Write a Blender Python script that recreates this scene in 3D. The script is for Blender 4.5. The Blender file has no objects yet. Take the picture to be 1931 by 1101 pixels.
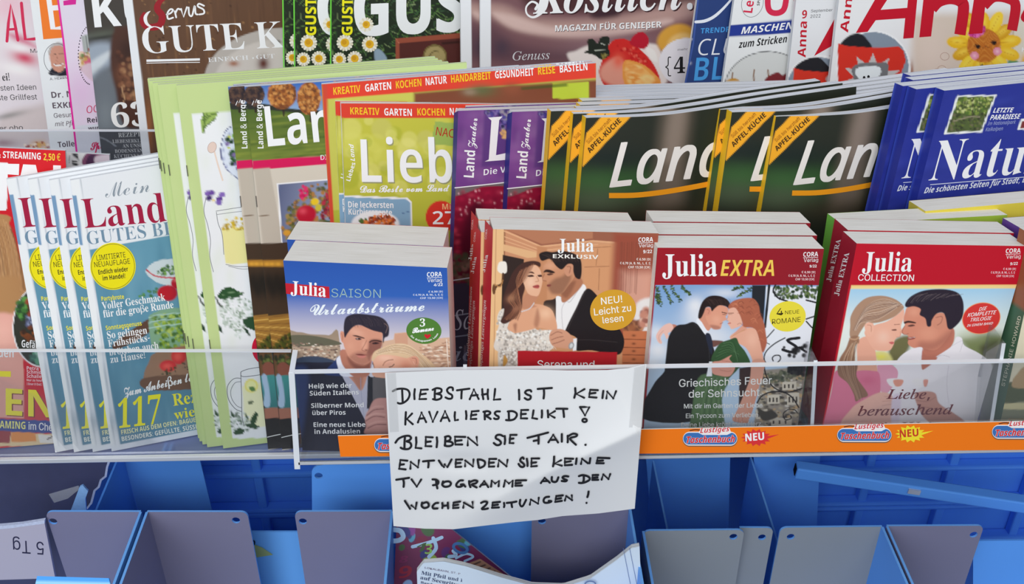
import bpy, bmesh, math, os, random
import numpy as np
from mathutils import Vector, Matrix, Euler
from mathutils.geometry import tessellate_polygon

SC = bpy.context.scene
COL = SC.collection
random.seed(7)
RNG = np.random.default_rng(7)
R_ = math.radians

# ------------------------------------------------------------------ camera
F_PX, CX, CY = 2000.0, 965.5, 550.5            # focal length and centre for the 1931 x 1101 frame
CAM = np.array([0.0, 0.0, 1.30])
EUL = Euler((R_(90 - 33), 0, R_(-1.5)), 'XYZ')
cam_d = bpy.data.cameras.new('camera')
cam_d.sensor_width = 36.0
cam_d.lens = 36.0 * F_PX / 1931.0
cam_d.clip_start = 0.02
cam = bpy.data.objects.new('camera', cam_d)
cam.location = CAM
cam.rotation_euler = EUL
COL.objects.link(cam)
SC.camera = cam
RM = np.array(EUL.to_matrix())

# ------------------------------------------------------------------ light
SC.view_settings.view_transform = 'Standard'
SC.view_settings.look = 'None'
SC.view_settings.gamma = 1.0
SC.view_settings.use_curve_mapping = False
SC.view_settings.exposure = -0.22
SC.cycles.transparent_max_bounces = 24
wd = bpy.data.worlds.new('shop_daylight')
SC.world = wd
wd.use_nodes = True
wd.node_tree.nodes['Background'].inputs[0].default_value = (0.93, 0.97, 1.0, 1)
wd.node_tree.nodes['Background'].inputs[1].default_value = 0.40


def area(name, loc, target, sx, sy, power, col=(1, 1, 1)):
    d = bpy.data.lights.new(name, 'AREA')
    d.shape = 'RECTANGLE'
    d.size, d.size_y, d.energy, d.color = sx, sy, power, col
    o = bpy.data.objects.new(name, d)
    o.location = loc
    o.rotation_euler = (Vector(target) - Vector(loc)).to_track_quat('-Z', 'Y').to_euler()
    COL.objects.link(o)
    return o


area('ceiling_tube_light', (-0.2, -1.6, 2.5), (0.0, 0.75, 0.7), 2.6, 1.0, 40, (1.0, 0.99, 0.97))
area('ceiling_tube_light', (0.4, 0.0, 2.75), (0.1, 0.75, 0.9), 2.2, 0.6, 12, (1.0, 0.98, 0.95))
area('shop_window_light', (-1.1, -1.5, 1.75), (0.0, 0.75, 0.45), 1.8, 1.4, 26, (0.82, 0.91, 1.0))

# ------------------------------------------------------------------ materials
GAIN = 1.12                                      # printed colour -> albedo


def lin(c):
    c = np.asarray(c, float) / 255.0
    return np.where(c <= 0.04045, c / 12.92, ((c + 0.055) / 1.055) ** 2.4)


def mat(name, col=None, rough=0.5, spec=0.3, attr=False, metal=0.0, noise=0.0, nscale=30.0, bump=0.0):
    m = bpy.data.materials.new(name)
    m.use_nodes = True
    nt = m.node_tree
    b = nt.nodes['Principled BSDF']
    b.inputs['Roughness'].default_value = rough
    b.inputs['Specular IOR Level'].default_value = spec
    b.inputs['Metallic'].default_value = metal
    if attr:
        a = nt.nodes.new('ShaderNodeAttribute')
        a.attribute_name = 'print'
        src = a.outputs['Color']
    else:
        r = nt.nodes.new('ShaderNodeRGB')
        r.outputs[0].default_value = (*lin(col), 1)
        src = r.outputs[0]
    if noise or bump:
        tc = nt.nodes.new('ShaderNodeTexCoord')
        n = nt.nodes.new('ShaderNodeTexNoise')
        n.inputs['Scale'].default_value = nscale
        n.inputs['Detail'].default_value = 4
        nt.links.new(tc.outputs['Object'], n.inputs['Vector'])
        if noise:
            mr = nt.nodes.new('ShaderNodeMapRange')
            mr.inputs['To Min'].default_value = 1 - noise
            mr.inputs['To Max'].default_value = 1 + noise
            nt.links.new(n.outputs['Fac'], mr.inputs['Value'])
            mx = nt.nodes.new('ShaderNodeVectorMath')
            mx.operation = 'SCALE'
            nt.links.new(src, mx.inputs[0])
            nt.links.new(mr.outputs['Result'], mx.inputs['Scale'])
            src = mx.outputs[0]
        if bump:
            bp = nt.nodes.new('ShaderNodeBump')
            bp.inputs['Strength'].default_value = bump
            bp.inputs['Distance'].default_value = 0.002
            nt.links.new(n.outputs['Fac'], bp.inputs['Height'])
            nt.links.new(bp.outputs['Normal'], b.inputs['Normal'])
    nt.links.new(src, b.inputs['Base Color'])
    return m


def pages_mat(name, c1, c2, sx=3.0, sy=26.0):
    m = mat(name, (200, 200, 200), 0.85, 0.1)
    nt = m.node_tree
    b = nt.nodes['Principled BSDF']
    tc = nt.nodes.new('ShaderNodeTexCoord')
    mp = nt.nodes.new('ShaderNodeMapping')
    mp.inputs['Scale'].default_value = (sx, sy, 1)
    n = nt.nodes.new('ShaderNodeTexNoise')
    n.inputs['Scale'].default_value = 1.0
    n.inputs['Detail'].default_value = 3
    r = nt.nodes.new('ShaderNodeValToRGB')
    r.color_ramp.elements[0].position = 0.34
    r.color_ramp.elements[1].position = 0.56
    r.color_ramp.elements[0].color = (*lin(c2), 1)
    r.color_ramp.elements[1].color = (*lin(c1), 1)
    nt.links.new(tc.outputs['UV'], mp.inputs['Vector'])
    nt.links.new(mp.outputs['Vector'], n.inputs['Vector'])
    nt.links.new(n.outputs['Fac'], r.inputs['Fac'])
    nt.links.new(r.outputs['Color'], b.inputs['Base Color'])
    return m


def acrylic_mat():
    m = bpy.data.materials.new('clear_acrylic')
    m.use_nodes = True
    nt = m.node_tree
    nt.nodes.clear()
    o = nt.nodes.new('ShaderNodeOutputMaterial')
    t = nt.nodes.new('ShaderNodeBsdfTransparent')
    t.inputs['Color'].default_value = (0.93, 0.94, 0.95, 1)
    g = nt.nodes.new('ShaderNodeBsdfGlossy')
    g.inputs['Roughness'].default_value = 0.08
    fr = nt.nodes.new('ShaderNodeFresnel')
    fr.inputs['IOR'].default_value = 1.45
    mx = nt.nodes.new('ShaderNodeMixShader')
    ml = nt.nodes.new('ShaderNodeMath')
    ml.operation = 'MULTIPLY'
    ml.inputs[1].default_value = 0.3
    nt.links.new(fr.outputs[0], ml.inputs[0])
    nt.links.new(ml.outputs[0], mx.inputs[0])
    nt.links.new(t.outputs[0], mx.inputs[1])
    nt.links.new(g.outputs[0], mx.inputs[2])
    nt.links.new(mx.outputs[0], o.inputs['Surface'])
    return m


M = {}
M['print'] = mat('glossy_print', attr=True, rough=0.42, spec=0.28)
M['matte'] = mat('matte_print', attr=True, rough=0.8, spec=0.1)
M['pages'] = pages_mat('magazine_page_edges', (228, 231, 234), (186, 190, 194), 2.0, 7.0)
M['book'] = pages_mat('paperback_page_edges', (236, 234, 226), (214, 210, 198), 6.0, 30.0)
M['green_pages'] = pages_mat('pale_green_page_edges', (222, 230, 190), (186, 202, 140), 2.0, 6.0)
M['acrylic'] = acrylic_mat()
M['acrylic_edge'] = mat('acrylic_edge_highlight', (222, 226, 232), 0.25, 0.6)  # pale opaque colour paints in the highlight along acrylic edges
M['blue'] = mat('blue_painted_steel', (98, 168, 255), 0.45, 0.35, noise=0.05, nscale=9)
M['blue_plastic'] = mat('blue_plastic', (84, 152, 250), 0.4, 0.4, noise=0.06, nscale=14)
M['rim'] = mat('light_blue_rim', (120, 185, 255), 0.4, 0.4)
M['grey'] = mat('grey_painted_steel', (126, 124, 150), 0.4, 0.4, noise=0.06, nscale=7)
M['grey_green'] = mat('grey_green_painted_steel', (142, 148, 154), 0.4, 0.4, noise=0.06, nscale=7)
M['shelf'] = mat('blue_grey_shelf_metal', (120, 135, 190), 0.5, 0.4, noise=0.1, nscale=40)
M['dark'] = mat('painted_hollow_shade', (22, 24, 34), 0.9, 0.1)  # painted shade for the hollow of the square tube
M['steel'] = mat('bright_steel_edge', (205, 208, 214), 0.3, 0.6, metal=0.3)
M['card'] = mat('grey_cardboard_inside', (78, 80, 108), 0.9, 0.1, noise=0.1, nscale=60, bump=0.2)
M['tape'] = mat('clear_tape', (205, 206, 208), 0.3, 0.4)
M['tape'].node_tree.nodes['Principled BSDF'].inputs['Alpha'].default_value = 0.3
M['strip_back'] = mat('label_backing_card', (226, 226, 224), 0.7, 0.2)
M['wire'] = mat('staple_wire', (110, 110, 105), 0.35, 0.5, metal=0.6)
M['wall'] = mat('plain_wall', (196, 196, 196), 0.8, 0.2, noise=0.03, nscale=6)
M['floor'] = mat('shop_floor_tiles', (120, 122, 130), 0.6, 0.3, noise=0.1, nscale=8)

# ------------------------------------------------------------------ geometry helpers


def ray(x, y):
    x = np.asarray(x, float)
    y = np.asarray(y, float)
    d = np.stack([(x - CX) / F_PX, -(y - CY) / F_PX, -np.ones_like(x)], -1)
    return d @ RM.T


def frame(yaw, lean):
    a, l = R_(yaw), R_(lean)
    e = np.array([math.cos(a), math.sin(a), 0.0])
    w = np.array([-math.sin(a) * math.sin(l), math.cos(a) * math.sin(l), math.cos(l)])
    return e, w, np.cross(e, w)


class Plane:
    def __init__(s, p, n):
        s.p, s.n = np.asarray(p, float), np.asarray(n, float) / np.linalg.norm(n)

    def hit(s, x, y, off=0.0):
        d = ray(x, y)
        t = ((s.p - CAM) @ s.n + off) / (d @ s.n)
        return CAM + d * np.asarray(t)[..., None]


def row(px, py, axial, lean):
    return Plane(CAM + ray(px, py) * axial, frame(0, lean)[2])


def vplane(Y):                                   # upright plane across the shelf, Y metres in front of the camera
    return Plane((0, Y, 0), (0, -1, 0))


def zplane(Z):
    return Plane((0, 0, Z), (0, 0, 1))


R1 = row(1200, 640, 0.70, 8)                     # paperbacks in the front pocket
R2 = row(600, 550, 0.82, 8)                      # magazines on the shelf
R3 = row(900, 100, 0.95, 8)                      # magazines in the row behind


def spline(pts, closed=True, k=5):
    P = np.asarray(pts, float)
    n = len(P)
    if n < 3:
        return P
    out = []
    rng = range(n) if closed else range(n - 1)
    for i in rng:
        if closed:
            a, b, c, d = P[(i - 1) % n], P[i], P[(i + 1) % n], P[(i + 2) % n]
        else:
            a, b, c, d = P[max(i - 1, 0)], P[i], P[i + 1], P[min(i + 2, n - 1)]
        for t in np.arange(k) / k:
            out.append(0.5 * (2 * b + (c - a) * t + (2 * a - 5 * b + 4 * c - d) * t * t + (3 * b - a - 3 * c + d) * t ** 3))
    if not closed:
        out.append(P[-1])
    return np.array(out)


# ---- lettering
FD = bpy.utils.system_resource('DATAFILES', path='fonts') or ''
_fonts = {}


def font(fn):
    if fn not in _fonts:
        try:
            _fonts[fn] = bpy.data.fonts.load(os.path.join(FD, fn))
        except Exception:
            _fonts[fn] = None
    return _fonts[fn]


STY = {'serifb': (0x1D400, 0x1D41A, 0x1D7CE), 'serifi': (0x1D434, 0x1D44E, 0x1D7CE), 'serifbi': (0x1D468, 0x1D482, 0x1D7CE),
       'script': (0x1D4D0, 0x1D4EA, None), 'sansb': (0x1D5D4, 0x1D5EE, 0x1D7EC), 'sansi': (0x1D608, 0x1D622, 0x1D7E2),
       'sansbi': (0x1D63C, 0x1D656, 0x1D7EC), 'math': None, 'sans': None}
UML = {'ä': 'a', 'ö': 'o', 'ü': 'u', 'Ä': 'A', 'Ö': 'O', 'Ü': 'U'}


def restyle(s, style):
    st = STY.get(style)
    out, dots = '', []
    for i, c in enumerate(s):
        if st and c in UML:
            dots.append(i)
            c = UML[c]
        if st and style == 'serifi' and c == 'h':
            c = '\u210e'
        elif st and 'A' <= c <= 'Z':
            c = chr(st[0] + ord(c) - 65)
        elif st and 'a' <= c <= 'z':
            c = chr(st[1] + ord(c) - 97)
        elif st and c.isdigit() and st[2]:
            c = chr(st[2] + ord(c) - 48)
        elif st and c == 'ß':
            c = '\U0001D771' if style.startswith('sans') else '\U0001D6C3'
        out += c
    return out, dots


_tc = {}


def glyphs(s, style, off=0.0):
    key = (s, style, off)
    if key in _tc:
        return _tc[key]
    c = bpy.data.curves.new('lettering', 'FONT')
    f = font('Inter.woff2') if style == 'sans' else font('NotoSansMath-Regular.woff2')
    if f:
        c.font = f
    g = font('Inter.woff2')
    if g:
        c.font_bold = g
    body, dots = restyle(s, style)
    c.resolution_u = 3
    c.offset = off

    def mesh(b):
        c.body = b
        if '€' in b:
            for i, ch in enumerate(b):
                if ch == '€':
                    c.body_format[i].use_bold = True
        o = bpy.data.objects.new('lettering', c)
        m = bpy.data.meshes.new_from_object(o)
        v = np.zeros(len(m.vertices) * 3)
        m.vertices.foreach_get('co', v)
        v = v.reshape(-1, 3)[:, :2]
        fs = [tuple(p.vertices) for p in m.polygons]
        bpy.data.objects.remove(o)
        bpy.data.meshes.remove(m)
        return v, fs
    v, fs = mesh(body)
    cap = mesh(restyle('H', style)[0])[0][:, 1].max()
    for i in dots:
        x1 = mesh(body[:i + 1])[0][:, 0].max()
        gv = mesh(body[i])[0]
        gw = gv[:, 0].max() - gv[:, 0].min()
        top = gv[:, 1].max()
        r = cap * (0.09 if 'b' in style else 0.065)
        for sx in (-0.24, 0.24):
            cx_, cy_ = x1 - gw / 2 + sx * gw, top + cap * 0.17
            k0 = len(v)
            v = np.vstack([v, [(cx_ + r * math.cos(a), cy_ + r * math.sin(a)) for a in np.arange(10) * math.pi / 5]])
            fs.append(tuple(range(k0, k0 + 10)))
    bpy.data.curves.remove(c)
    _tc[key] = (v, fs, cap)
    return _tc[key]


class Sheet:
    """A printed sheet: a fine grid of ink (vertex colours) plus crisp shapes and lettering laid on it."""

    def __init__(s, quad, plane, step=3.0, bend=None, top=None, base=(230, 230, 230), up=None, lift=0.00006):
        s.q = np.asarray(quad, float)            # TL TR BR BL
        s.pl, s.bend, s.top = plane, bend, top
        w = max(np.linalg.norm(s.q[1] - s.q[0]), np.linalg.norm(s.q[2] - s.q[3]))
        h = max(np.linalg.norm(s.q[3] - s.q[0]), np.linalg.norm(s.q[2] - s.q[1]))
        s.nu, s.nv = max(2, int(w / step)), max(2, int(h / step))
        u, v = np.meshgrid(np.linspace(0, 1, s.nu + 1), np.linspace(0, 1, s.nv + 1))
        s.U, s.V = u, v
        s.X, s.Y = s.px(u, v)
        s.C = np.empty(u.shape + (3,))
        s.C[:] = lin(base)
        s.xv, s.xf, s.xc, s.n, s.lift = [], [], [], 0, lift
        d = s.q[0] - s.q[3]
        s.up = np.array(up if up is not None else d / np.linalg.norm(d), float)
        s.o, s.k = np.zeros(2), 1.0

    def px(s, u, v):
        q = s.q
        P = (q[0] * ((1 - u) * (1 - v))[..., None] + q[1] * (u * (1 - v))[..., None]
             + q[2] * (u * v)[..., None] + q[3] * ((1 - u) * v)[..., None])
        X, Y = P[..., 0], P[..., 1]
        if s.top is not None:
            Y = Y + np.interp(u, s.top[0], s.top[1]) * (1 - v) ** 2
        return X, Y

    def uv(s, x, y):
        q = s.q
        u = np.full(np.shape(x), 0.5)
        v = np.full(np.shape(x), 0.5)
        for _ in range(6):
            a = q[0] * (1 - u)[..., None] + q[1] * u[..., None]
            b = q[3] * (1 - u)[..., None] + q[2] * u[..., None]
            v = (y - a[..., 1]) / (b[..., 1] - a[..., 1])
            l = q[0] * (1 - v)[..., None] + q[3] * v[..., None]
            r = q[1] * (1 - v)[..., None] + q[2] * v[..., None]
            u = (x - l[..., 0]) / (r[..., 0] - l[..., 0])
        return u, v

    def world(s, x, y, off=0.0):
        x = np.asarray(x, float)
        y = np.asarray(y, float)
        if s.bend is not None:
            u, v = s.uv(x, y)
            off = off + s.bend(np.clip(u, 0, 1), np.clip(v, 0, 1))
        return s.pl.hit(x, y, off)

    # ---- coordinates read off an enlargement
    def zoom(s, ox=0, oy=0, k=1.0):
        s.o, s.k = np.array([ox, oy], float), float(k)

    def T(s, pts):
        return np.asarray(pts, float) / s.k + s.o

    # ---- ink
    def ink(s, mask, col, sl=None):
        m = mask[..., None]
        if sl is None:
            s.C[:] = s.C * (1 - m) + lin(col) * m
        else:
            s.C[sl] = s.C[sl] * (1 - m) + lin(col) * m

    def near(s, P, pad):
        lo, hi = P.min(0) - pad, P.max(0) + pad
        idx = np.where((s.X >= lo[0]) & (s.X <= hi[0]) & (s.Y >= lo[1]) & (s.Y <= hi[1]))
        return idx

    def fill(s, pts, col, soft=1.2, smooth=True, alpha=1.0, col2=None, axis=None):
        P = s.T(pts)
        if smooth:
            P = spline(P)
        soft = soft * min(1.0, 2.2 / s.k) if soft >= 6 else max(0.5, soft * 0.45)
        idx = s.near(P, soft + 1)
        if len(idx[0]) == 0:
            return
        x, y = s.X[idx], s.Y[idx]
        ins = np.zeros(x.shape, bool)
        dm = np.full(x.shape, 1e9)
        for (x0, y0), (x1, y1) in zip(P, np.roll(P, -1, 0)):
            c = ((y0 > y) != (y1 > y)) & (x < (x1 - x0) * (y - y0) / ((y1 - y0) or 1e-9) + x0)
            ins ^= c
            ex, ey = x1 - x0, y1 - y0
            L = ex * ex + ey * ey
            if L < 1e-12:
                continue
            t = np.clip(((x - x0) * ex + (y - y0) * ey) / L, 0, 1)
            dm = np.minimum(dm, (x - x0 - t * ex) ** 2 + (y - y0 - t * ey) ** 2)
        sd = np.sqrt(dm) * np.where(ins, 1, -1)
        m = np.clip(0.5 + sd / (2 * max(soft, 0.3)), 0, 1)
        m = (m * m * (3 - 2 * m) * alpha)[:, None]
        cc = lin(col)
        if col2 is not None:
            a, b = s.T(axis[0]), s.T(axis[1])
            t = np.clip(((x - a[0]) * (b - a)[0] + (y - a[1]) * (b - a)[1]) / ((b - a) @ (b - a)), 0, 1)[:, None]
            cc = cc * (1 - t) + lin(col2) * t
        s.C[idx] = s.C[idx] * (1 - m) + cc * m

    def blob(s, x, y, rx, ry, col, alpha=1.0, rot=0.0, hard=0.0):
        p = s.T((x, y))
        rx, ry = rx / s.k, ry / s.k
        r = max(rx, ry) * (1.2 if hard else 2.2)
        idx = s.near(np.array([p]), r)
        dx, dy = s.X[idx] - p[0], s.Y[idx] - p[1]
        c, n = math.cos(R_(rot)), math.sin(R_(rot))
        q = ((dx * c + dy * n) / rx) ** 2 + ((-dx * n + dy * c) / ry) ** 2
        m = np.exp(-q) if not hard else np.clip((1 - np.sqrt(q)) / hard, 0, 1)
        m = (m * alpha)[:, None]
        s.C[idx] = s.C[idx] * (1 - m) + lin(col) * m

    def line(s, pts, w, col, alpha=1.0, soft=0.8, smooth=True):
        P = s.T(pts)
        w = w / s.k
        if alpha < 0.6:                          # loose strands
            P = P + RNG.normal(0, 0.9, 2) + RNG.normal(0, 0.5, P.shape)
            alpha *= RNG.uniform(0.6, 1.3)
        if smooth:
            P = spline(P, False, 4)
        idx = s.near(P, w + soft + 1)
        x, y = s.X[idx], s.Y[idx]
        dm = np.full(x.shape, 1e9)
        for (x0, y0), (x1, y1) in zip(P[:-1], P[1:]):
            ex, ey = x1 - x0, y1 - y0
            L = ex * ex + ey * ey or 1e-9
            t = np.clip(((x - x0) * ex + (y - y0) * ey) / L, 0, 1)
            dm = np.minimum(dm, (x - x0 - t * ex) ** 2 + (y - y0 - t * ey) ** 2)
        m = np.clip((w / 2 + soft / 2 - np.sqrt(dm)) / soft, 0, 1) * alpha
        s.C[idx] = s.C[idx] * (1 - m[:, None]) + lin(col) * m[:, None]

    def grad(s, stops, vert=True):                # stops [(v, colour)] down the sheet
        t = s.V if vert else s.U
        xs = [a for a, _ in stops]
        cs = np.array([lin(c) for _, c in stops])
        for i in range(3):
            s.C[..., i] = np.interp(t, xs, cs[:, i])

    def speckle(s, pts, cols, n, r, alpha=0.8, asp=1.0, soft=0.5):
        P = s.T(pts)
        lo, hi = P.min(0), P.max(0)
        k, o = s.k, s.o.copy()
        s.zoom()
        got = 0
        for _ in range(n * 6):
            if got >= n:
                break
            x, y = RNG.uniform(lo, hi)
            ins = False
            for (x0, y0), (x1, y1) in zip(P, np.roll(P, -1, 0)):
                if (y0 > y) != (y1 > y) and x < (x1 - x0) * (y - y0) / ((y1 - y0) or 1e-9) + x0:
                    ins = not ins
            if ins:
                got += 1
                rr = r * RNG.uniform(0.5, 1.4)
                s.blob(x, y, rr * asp, rr, cols[int(RNG.integers(len(cols)))], alpha, RNG.uniform(0, 180) if asp == 1 else RNG.uniform(-15, 15), soft)
        s.o, s.k = o, k

    def blades(s, pts, cols, n, ln, w, alpha=0.8, ang=(-180, 180)):
        P = s.T(pts)
        lo, hi = P.min(0), P.max(0)
        k, o = s.k, s.o.copy()
        s.zoom()
        for _ in range(n):
            x, y = RNG.uniform(lo, hi)
            a = R_(RNG.uniform(*ang))
            l = ln * RNG.uniform(0.5, 1.3)
            s.line([(x, y), (x + l * math.cos(a), y + l * math.sin(a))], w, cols[int(RNG.integers(len(cols)))], alpha, 0.8, False)
        s.o, s.k = o, k

    # ---- crisp shapes
    def add(s, V, faces, col):
        s.n += 1
        k = sum(len(a) for a in s.xv)
        off = s.lift + s.n * 0.000004
        s.xv.append(s.world(V[:, 0], V[:, 1], off))
        s.xf += [tuple(i + k for i in f) for f in faces]
        s.xc.append(np.tile(lin(col), (len(V), 1)))

    def poly(s, pts, col, smooth=False, k=6):
        P = s.T(pts)
        if smooth:
            P = spline(P, True, k)
        tri = tessellate_polygon([[Vector((a, b, 0)) for a, b in P]])
        s.add(P, [tuple(t) for t in tri], col)

    def disc(s, x, y, rx, ry, col, rot=0.0, n=48):
        a = np.arange(n) * 2 * math.pi / n
        c, d = math.cos(R_(rot)), math.sin(R_(rot))
        s.poly(np.stack([x + rx * np.cos(a) * c - ry * np.sin(a) * d, y + rx * np.cos(a) * d + ry * np.sin(a) * c], 1), col)

    def ring(s, x, y, rx, ry, w, col, rot=0.0, n=56, a0=0, a1=360):
        a = np.radians(np.linspace(a0, a1, n))
        c, d = math.cos(R_(rot)), math.sin(R_(rot))
        s.ribbon(np.stack([x + rx * np.cos(a) * c - ry * np.sin(a) * d, y + rx * np.cos(a) * d + ry * np.sin(a) * c], 1), w, col, smooth=False, cap=False)

    def ribbon(s, pts, w, col, smooth=True, cap=True, taper=None):
        P = s.T(pts)
        w = w / s.k
        if smooth and len(P) > 2:
            P = spline(P, False, 5)
        n = len(P)
        d = np.gradient(P, axis=0)
        d /= np.maximum(np.linalg.norm(d, axis=1), 1e-9)[:, None]
        nn = np.stack([-d[:, 1], d[:, 0]], 1)
        ww = np.full(n, w / 2)
        if taper is not None:
            ww = ww * np.interp(np.linspace(0, 1, n), np.linspace(0, 1, len(taper)), taper)
        L, Rr = P + nn * ww[:, None], P - nn * ww[:, None]
        V = np.vstack([L, Rr])
        fs = [(i, i + 1, n + i + 1, n + i) for i in range(n - 1)]
        if cap:
            for e, sgn, i in ((P[0], -1, 0), (P[-1], 1, n - 1)):
                a0 = math.atan2(d[i, 1] * sgn, d[i, 0] * sgn)
                k0 = len(V)
                V = np.vstack([V, [(e[0] + ww[i] * math.cos(a0 + t), e[1] + ww[i] * math.sin(a0 + t)) for t in np.linspace(-math.pi / 2, math.pi / 2, 7)]])
                fs.append(tuple(range(k0, k0 + 7)))
        s.add(V, fs, col)

    def text(s, t, x0, y0, x1, y1, h, col, style='sans', up=None, off=0.0, lean=0.0):
        if off > 0:                              # heavier pen: the word drawn several times, side by side
            e = off * h * (4 if style == 'script' else 1.6)
            for dx, dy in ((-e, -e / 2), (e, -e / 2), (-e, e / 2), (e, e / 2)):
                s.text(t, x0 + dx, y0 + dy, x1 + dx, y1 + dy, h, col, style, up, 0.0, lean)
            return
        v, fs, cap = glyphs(t, style, off)
        a, b = s.T((x0, y0)), s.T((x1, y1))
        h = h / s.k
        upv = np.array(up if up is not None else s.up, float)
        x_a, x_b = v[:, 0].min(), v[:, 0].max()
        bd = (b - a) / (x_b - x_a)
        ln = np.linalg.norm(b - a)
        P = a + (v[:, :1] - x_a) * bd + (v[:, 1:] / cap * h) * (upv + lean * (b - a) / ln)
        s.add(P, fs, col)

    # ---- mesh data
    def data(s, origin):
        g = s.pl.hit(s.X, s.Y, s.bend(s.U, s.V) if s.bend is not None else 0.0).reshape(-1, 3)
        n0 = len(g)
        w = s.nu + 1
        i = (np.arange(s.nv)[:, None] * w + np.arange(s.nu)[None]).ravel()
        fs = [tuple(t) for t in np.stack([i, i + w, i + w + 1, i + 1], 1).tolist()]
        V, Cc = [g], [s.C.reshape(-1, 3)]
        if s.xv:
            V += s.xv
            Cc += s.xc
            fs += [tuple(k + n0 for k in f) for f in s.xf]
        return np.vstack(V) - origin, fs, np.vstack(Cc)


def make_mesh(name, V, F, colors=None, material=None, uv=None):
    me = bpy.data.meshes.new(name)
    me.from_pydata([tuple(p) for p in np.asarray(V).tolist()], [], F)
    if colors is not None:
        a = me.color_attributes.new('print', 'FLOAT_COLOR', 'POINT')
        c = np.ones((len(V), 4))
        c[:, :3] = np.clip(colors * GAIN, 0, 0.92)
        a.data.foreach_set('color', c.astype(np.float32).ravel())
    if uv is not None:
        l = me.uv_layers.new(name='UVMap')
        vi = np.zeros(len(me.loops), int)
        me.loops.foreach_get('vertex_index', vi)
        l.data.foreach_set('uv', np.asarray(uv, np.float32)[vi].ravel())
    if material:
        me.materials.append(material)
    me.update()
    return me


def obj(name, me, parent=None, loc=None):
    o = bpy.data.objects.new(name, me)
    COL.objects.link(o)
    if loc is not None:
        o.location = loc
    if parent is not None:
        o.parent = parent
    return o


def tag(o, label=None, cat=None, group=None, kind=None):
    if label:
        o['label'] = label
    if cat:
        o['category'] = cat
    if group:
        o['group'] = group
    if kind:
        o['kind'] = kind
    return o


def thing(name, label, cat, loc, group=None):
    return tag(obj(name, None, None, tuple(loc)), label, cat, group)


def copy_tree(o, delta, label, rotz=0.0):
    c = o.copy()
    COL.objects.link(c)
    c.location = Vector(o.location) + Vector(delta)
    c.rotation_euler = (0, 0, R_(rotz))
    c['label'] = label
    for ch in o.children:
        d = ch.copy()
        COL.objects.link(d)
        d.parent = c
    return c


def solid(V, F, t, n):
    """thicken a flat outline: V (k,3) loop, extruded by t along n; returns closed solid"""
    V = np.asarray(V, float)
    k = len(V)
    n = np.asarray(n, float)
    W = np.vstack([V, V + n * t])
    Fs = [tuple(range(k)), tuple(range(2 * k - 1, k - 1, -1))]
    Fs += [(i, i + k, (i + 1) % k + k, (i + 1) % k) for i in range(k)]
    return W, Fs


def box_data(lo, hi):
    x0, y0, z0 = lo
    x1, y1, z1 = hi
    V = [(x0, y0, z0), (x1, y0, z0), (x1, y1, z0), (x0, y1, z0), (x0, y0, z1), (x1, y0, z1), (x1, y1, z1), (x0, y1, z1)]
    F = [(0, 3, 2, 1), (4, 5, 6, 7), (0, 1, 5, 4), (1, 2, 6, 5), (2, 3, 7, 6), (3, 0, 4, 7)]
    return np.array(V, float), F


def bevel(o, w, seg=2):
    b = o.modifiers.new('bevel', 'BEVEL')
    b.width, b.segments, b.limit_method = w, seg, 'ANGLE'
    return o

def project(P):
    d = (np.asarray(P, float) - CAM) @ RM
    return np.stack([CX + F_PX * d[..., 0] / -d[..., 2], CY - F_PX * d[..., 1] / -d[..., 2]], -1)


class Patch(Sheet):
    """a narrow printed strip between four corners in space (a spine)"""

    def __init__(s, corners, base=(200, 200, 200), nu=3, nv=40):
        s.K = np.asarray(corners, float)          # TL TR BR BL in space
        s.q = project(s.K)
        s.pl, s.bend, s.top = None, None, None
        s.nu, s.nv = nu, nv
        u, v = np.meshgrid(np.linspace(0, 1, nu + 1), np.linspace(0, 1, nv + 1))
        s.U, s.V = u, v
        s.X, s.Y = s.px(u, v)
        s.C = np.empty(u.shape + (3,))
        s.C[:] = lin(base)
        s.xv, s.xf, s.xc, s.n, s.lift = [], [], [], 0, 0.00006
        d = s.q[0] - s.q[3]
        s.up = d / np.linalg.norm(d)
        s.o, s.k = np.zeros(2), 1.0
        n = np.cross(s.K[3] - s.K[0], s.K[1] - s.K[0])
        n = n / np.linalg.norm(n)
        s.nrm = n

    def at(s, u, v, off=0.0):
        K = s.K
        u, v = np.asarray(u)[..., None], np.asarray(v)[..., None]
        return K[0] * (1 - u) * (1 - v) + K[1] * u * (1 - v) + K[2] * u * v + K[3] * (1 - u) * v + s.nrm * off

    def world(s, x, y, off=0.0):
        u, v = s.uv(np.asarray(x, float), np.asarray(y, float))
        return s.at(u, v, off)

    def data(s, origin):
        g = s.at(s.U, s.V).reshape(-1, 3)
        n0, w = len(g), s.nu + 1
        i = (np.arange(s.nv)[:, None] * w + np.arange(s.nu)[None]).ravel()
        fs = [tuple(t) for t in np.stack([i, i + w, i + w + 1, i + 1], 1).tolist()]
        V, Cc = [g], [s.C.reshape(-1, 3)]
        if s.xv:
            V += s.xv
            Cc += s.xc
            fs += [tuple(k + n0 for k in f) for f in s.xf]
        return np.vstack(V) - origin, fs, np.vstack(Cc)


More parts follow.
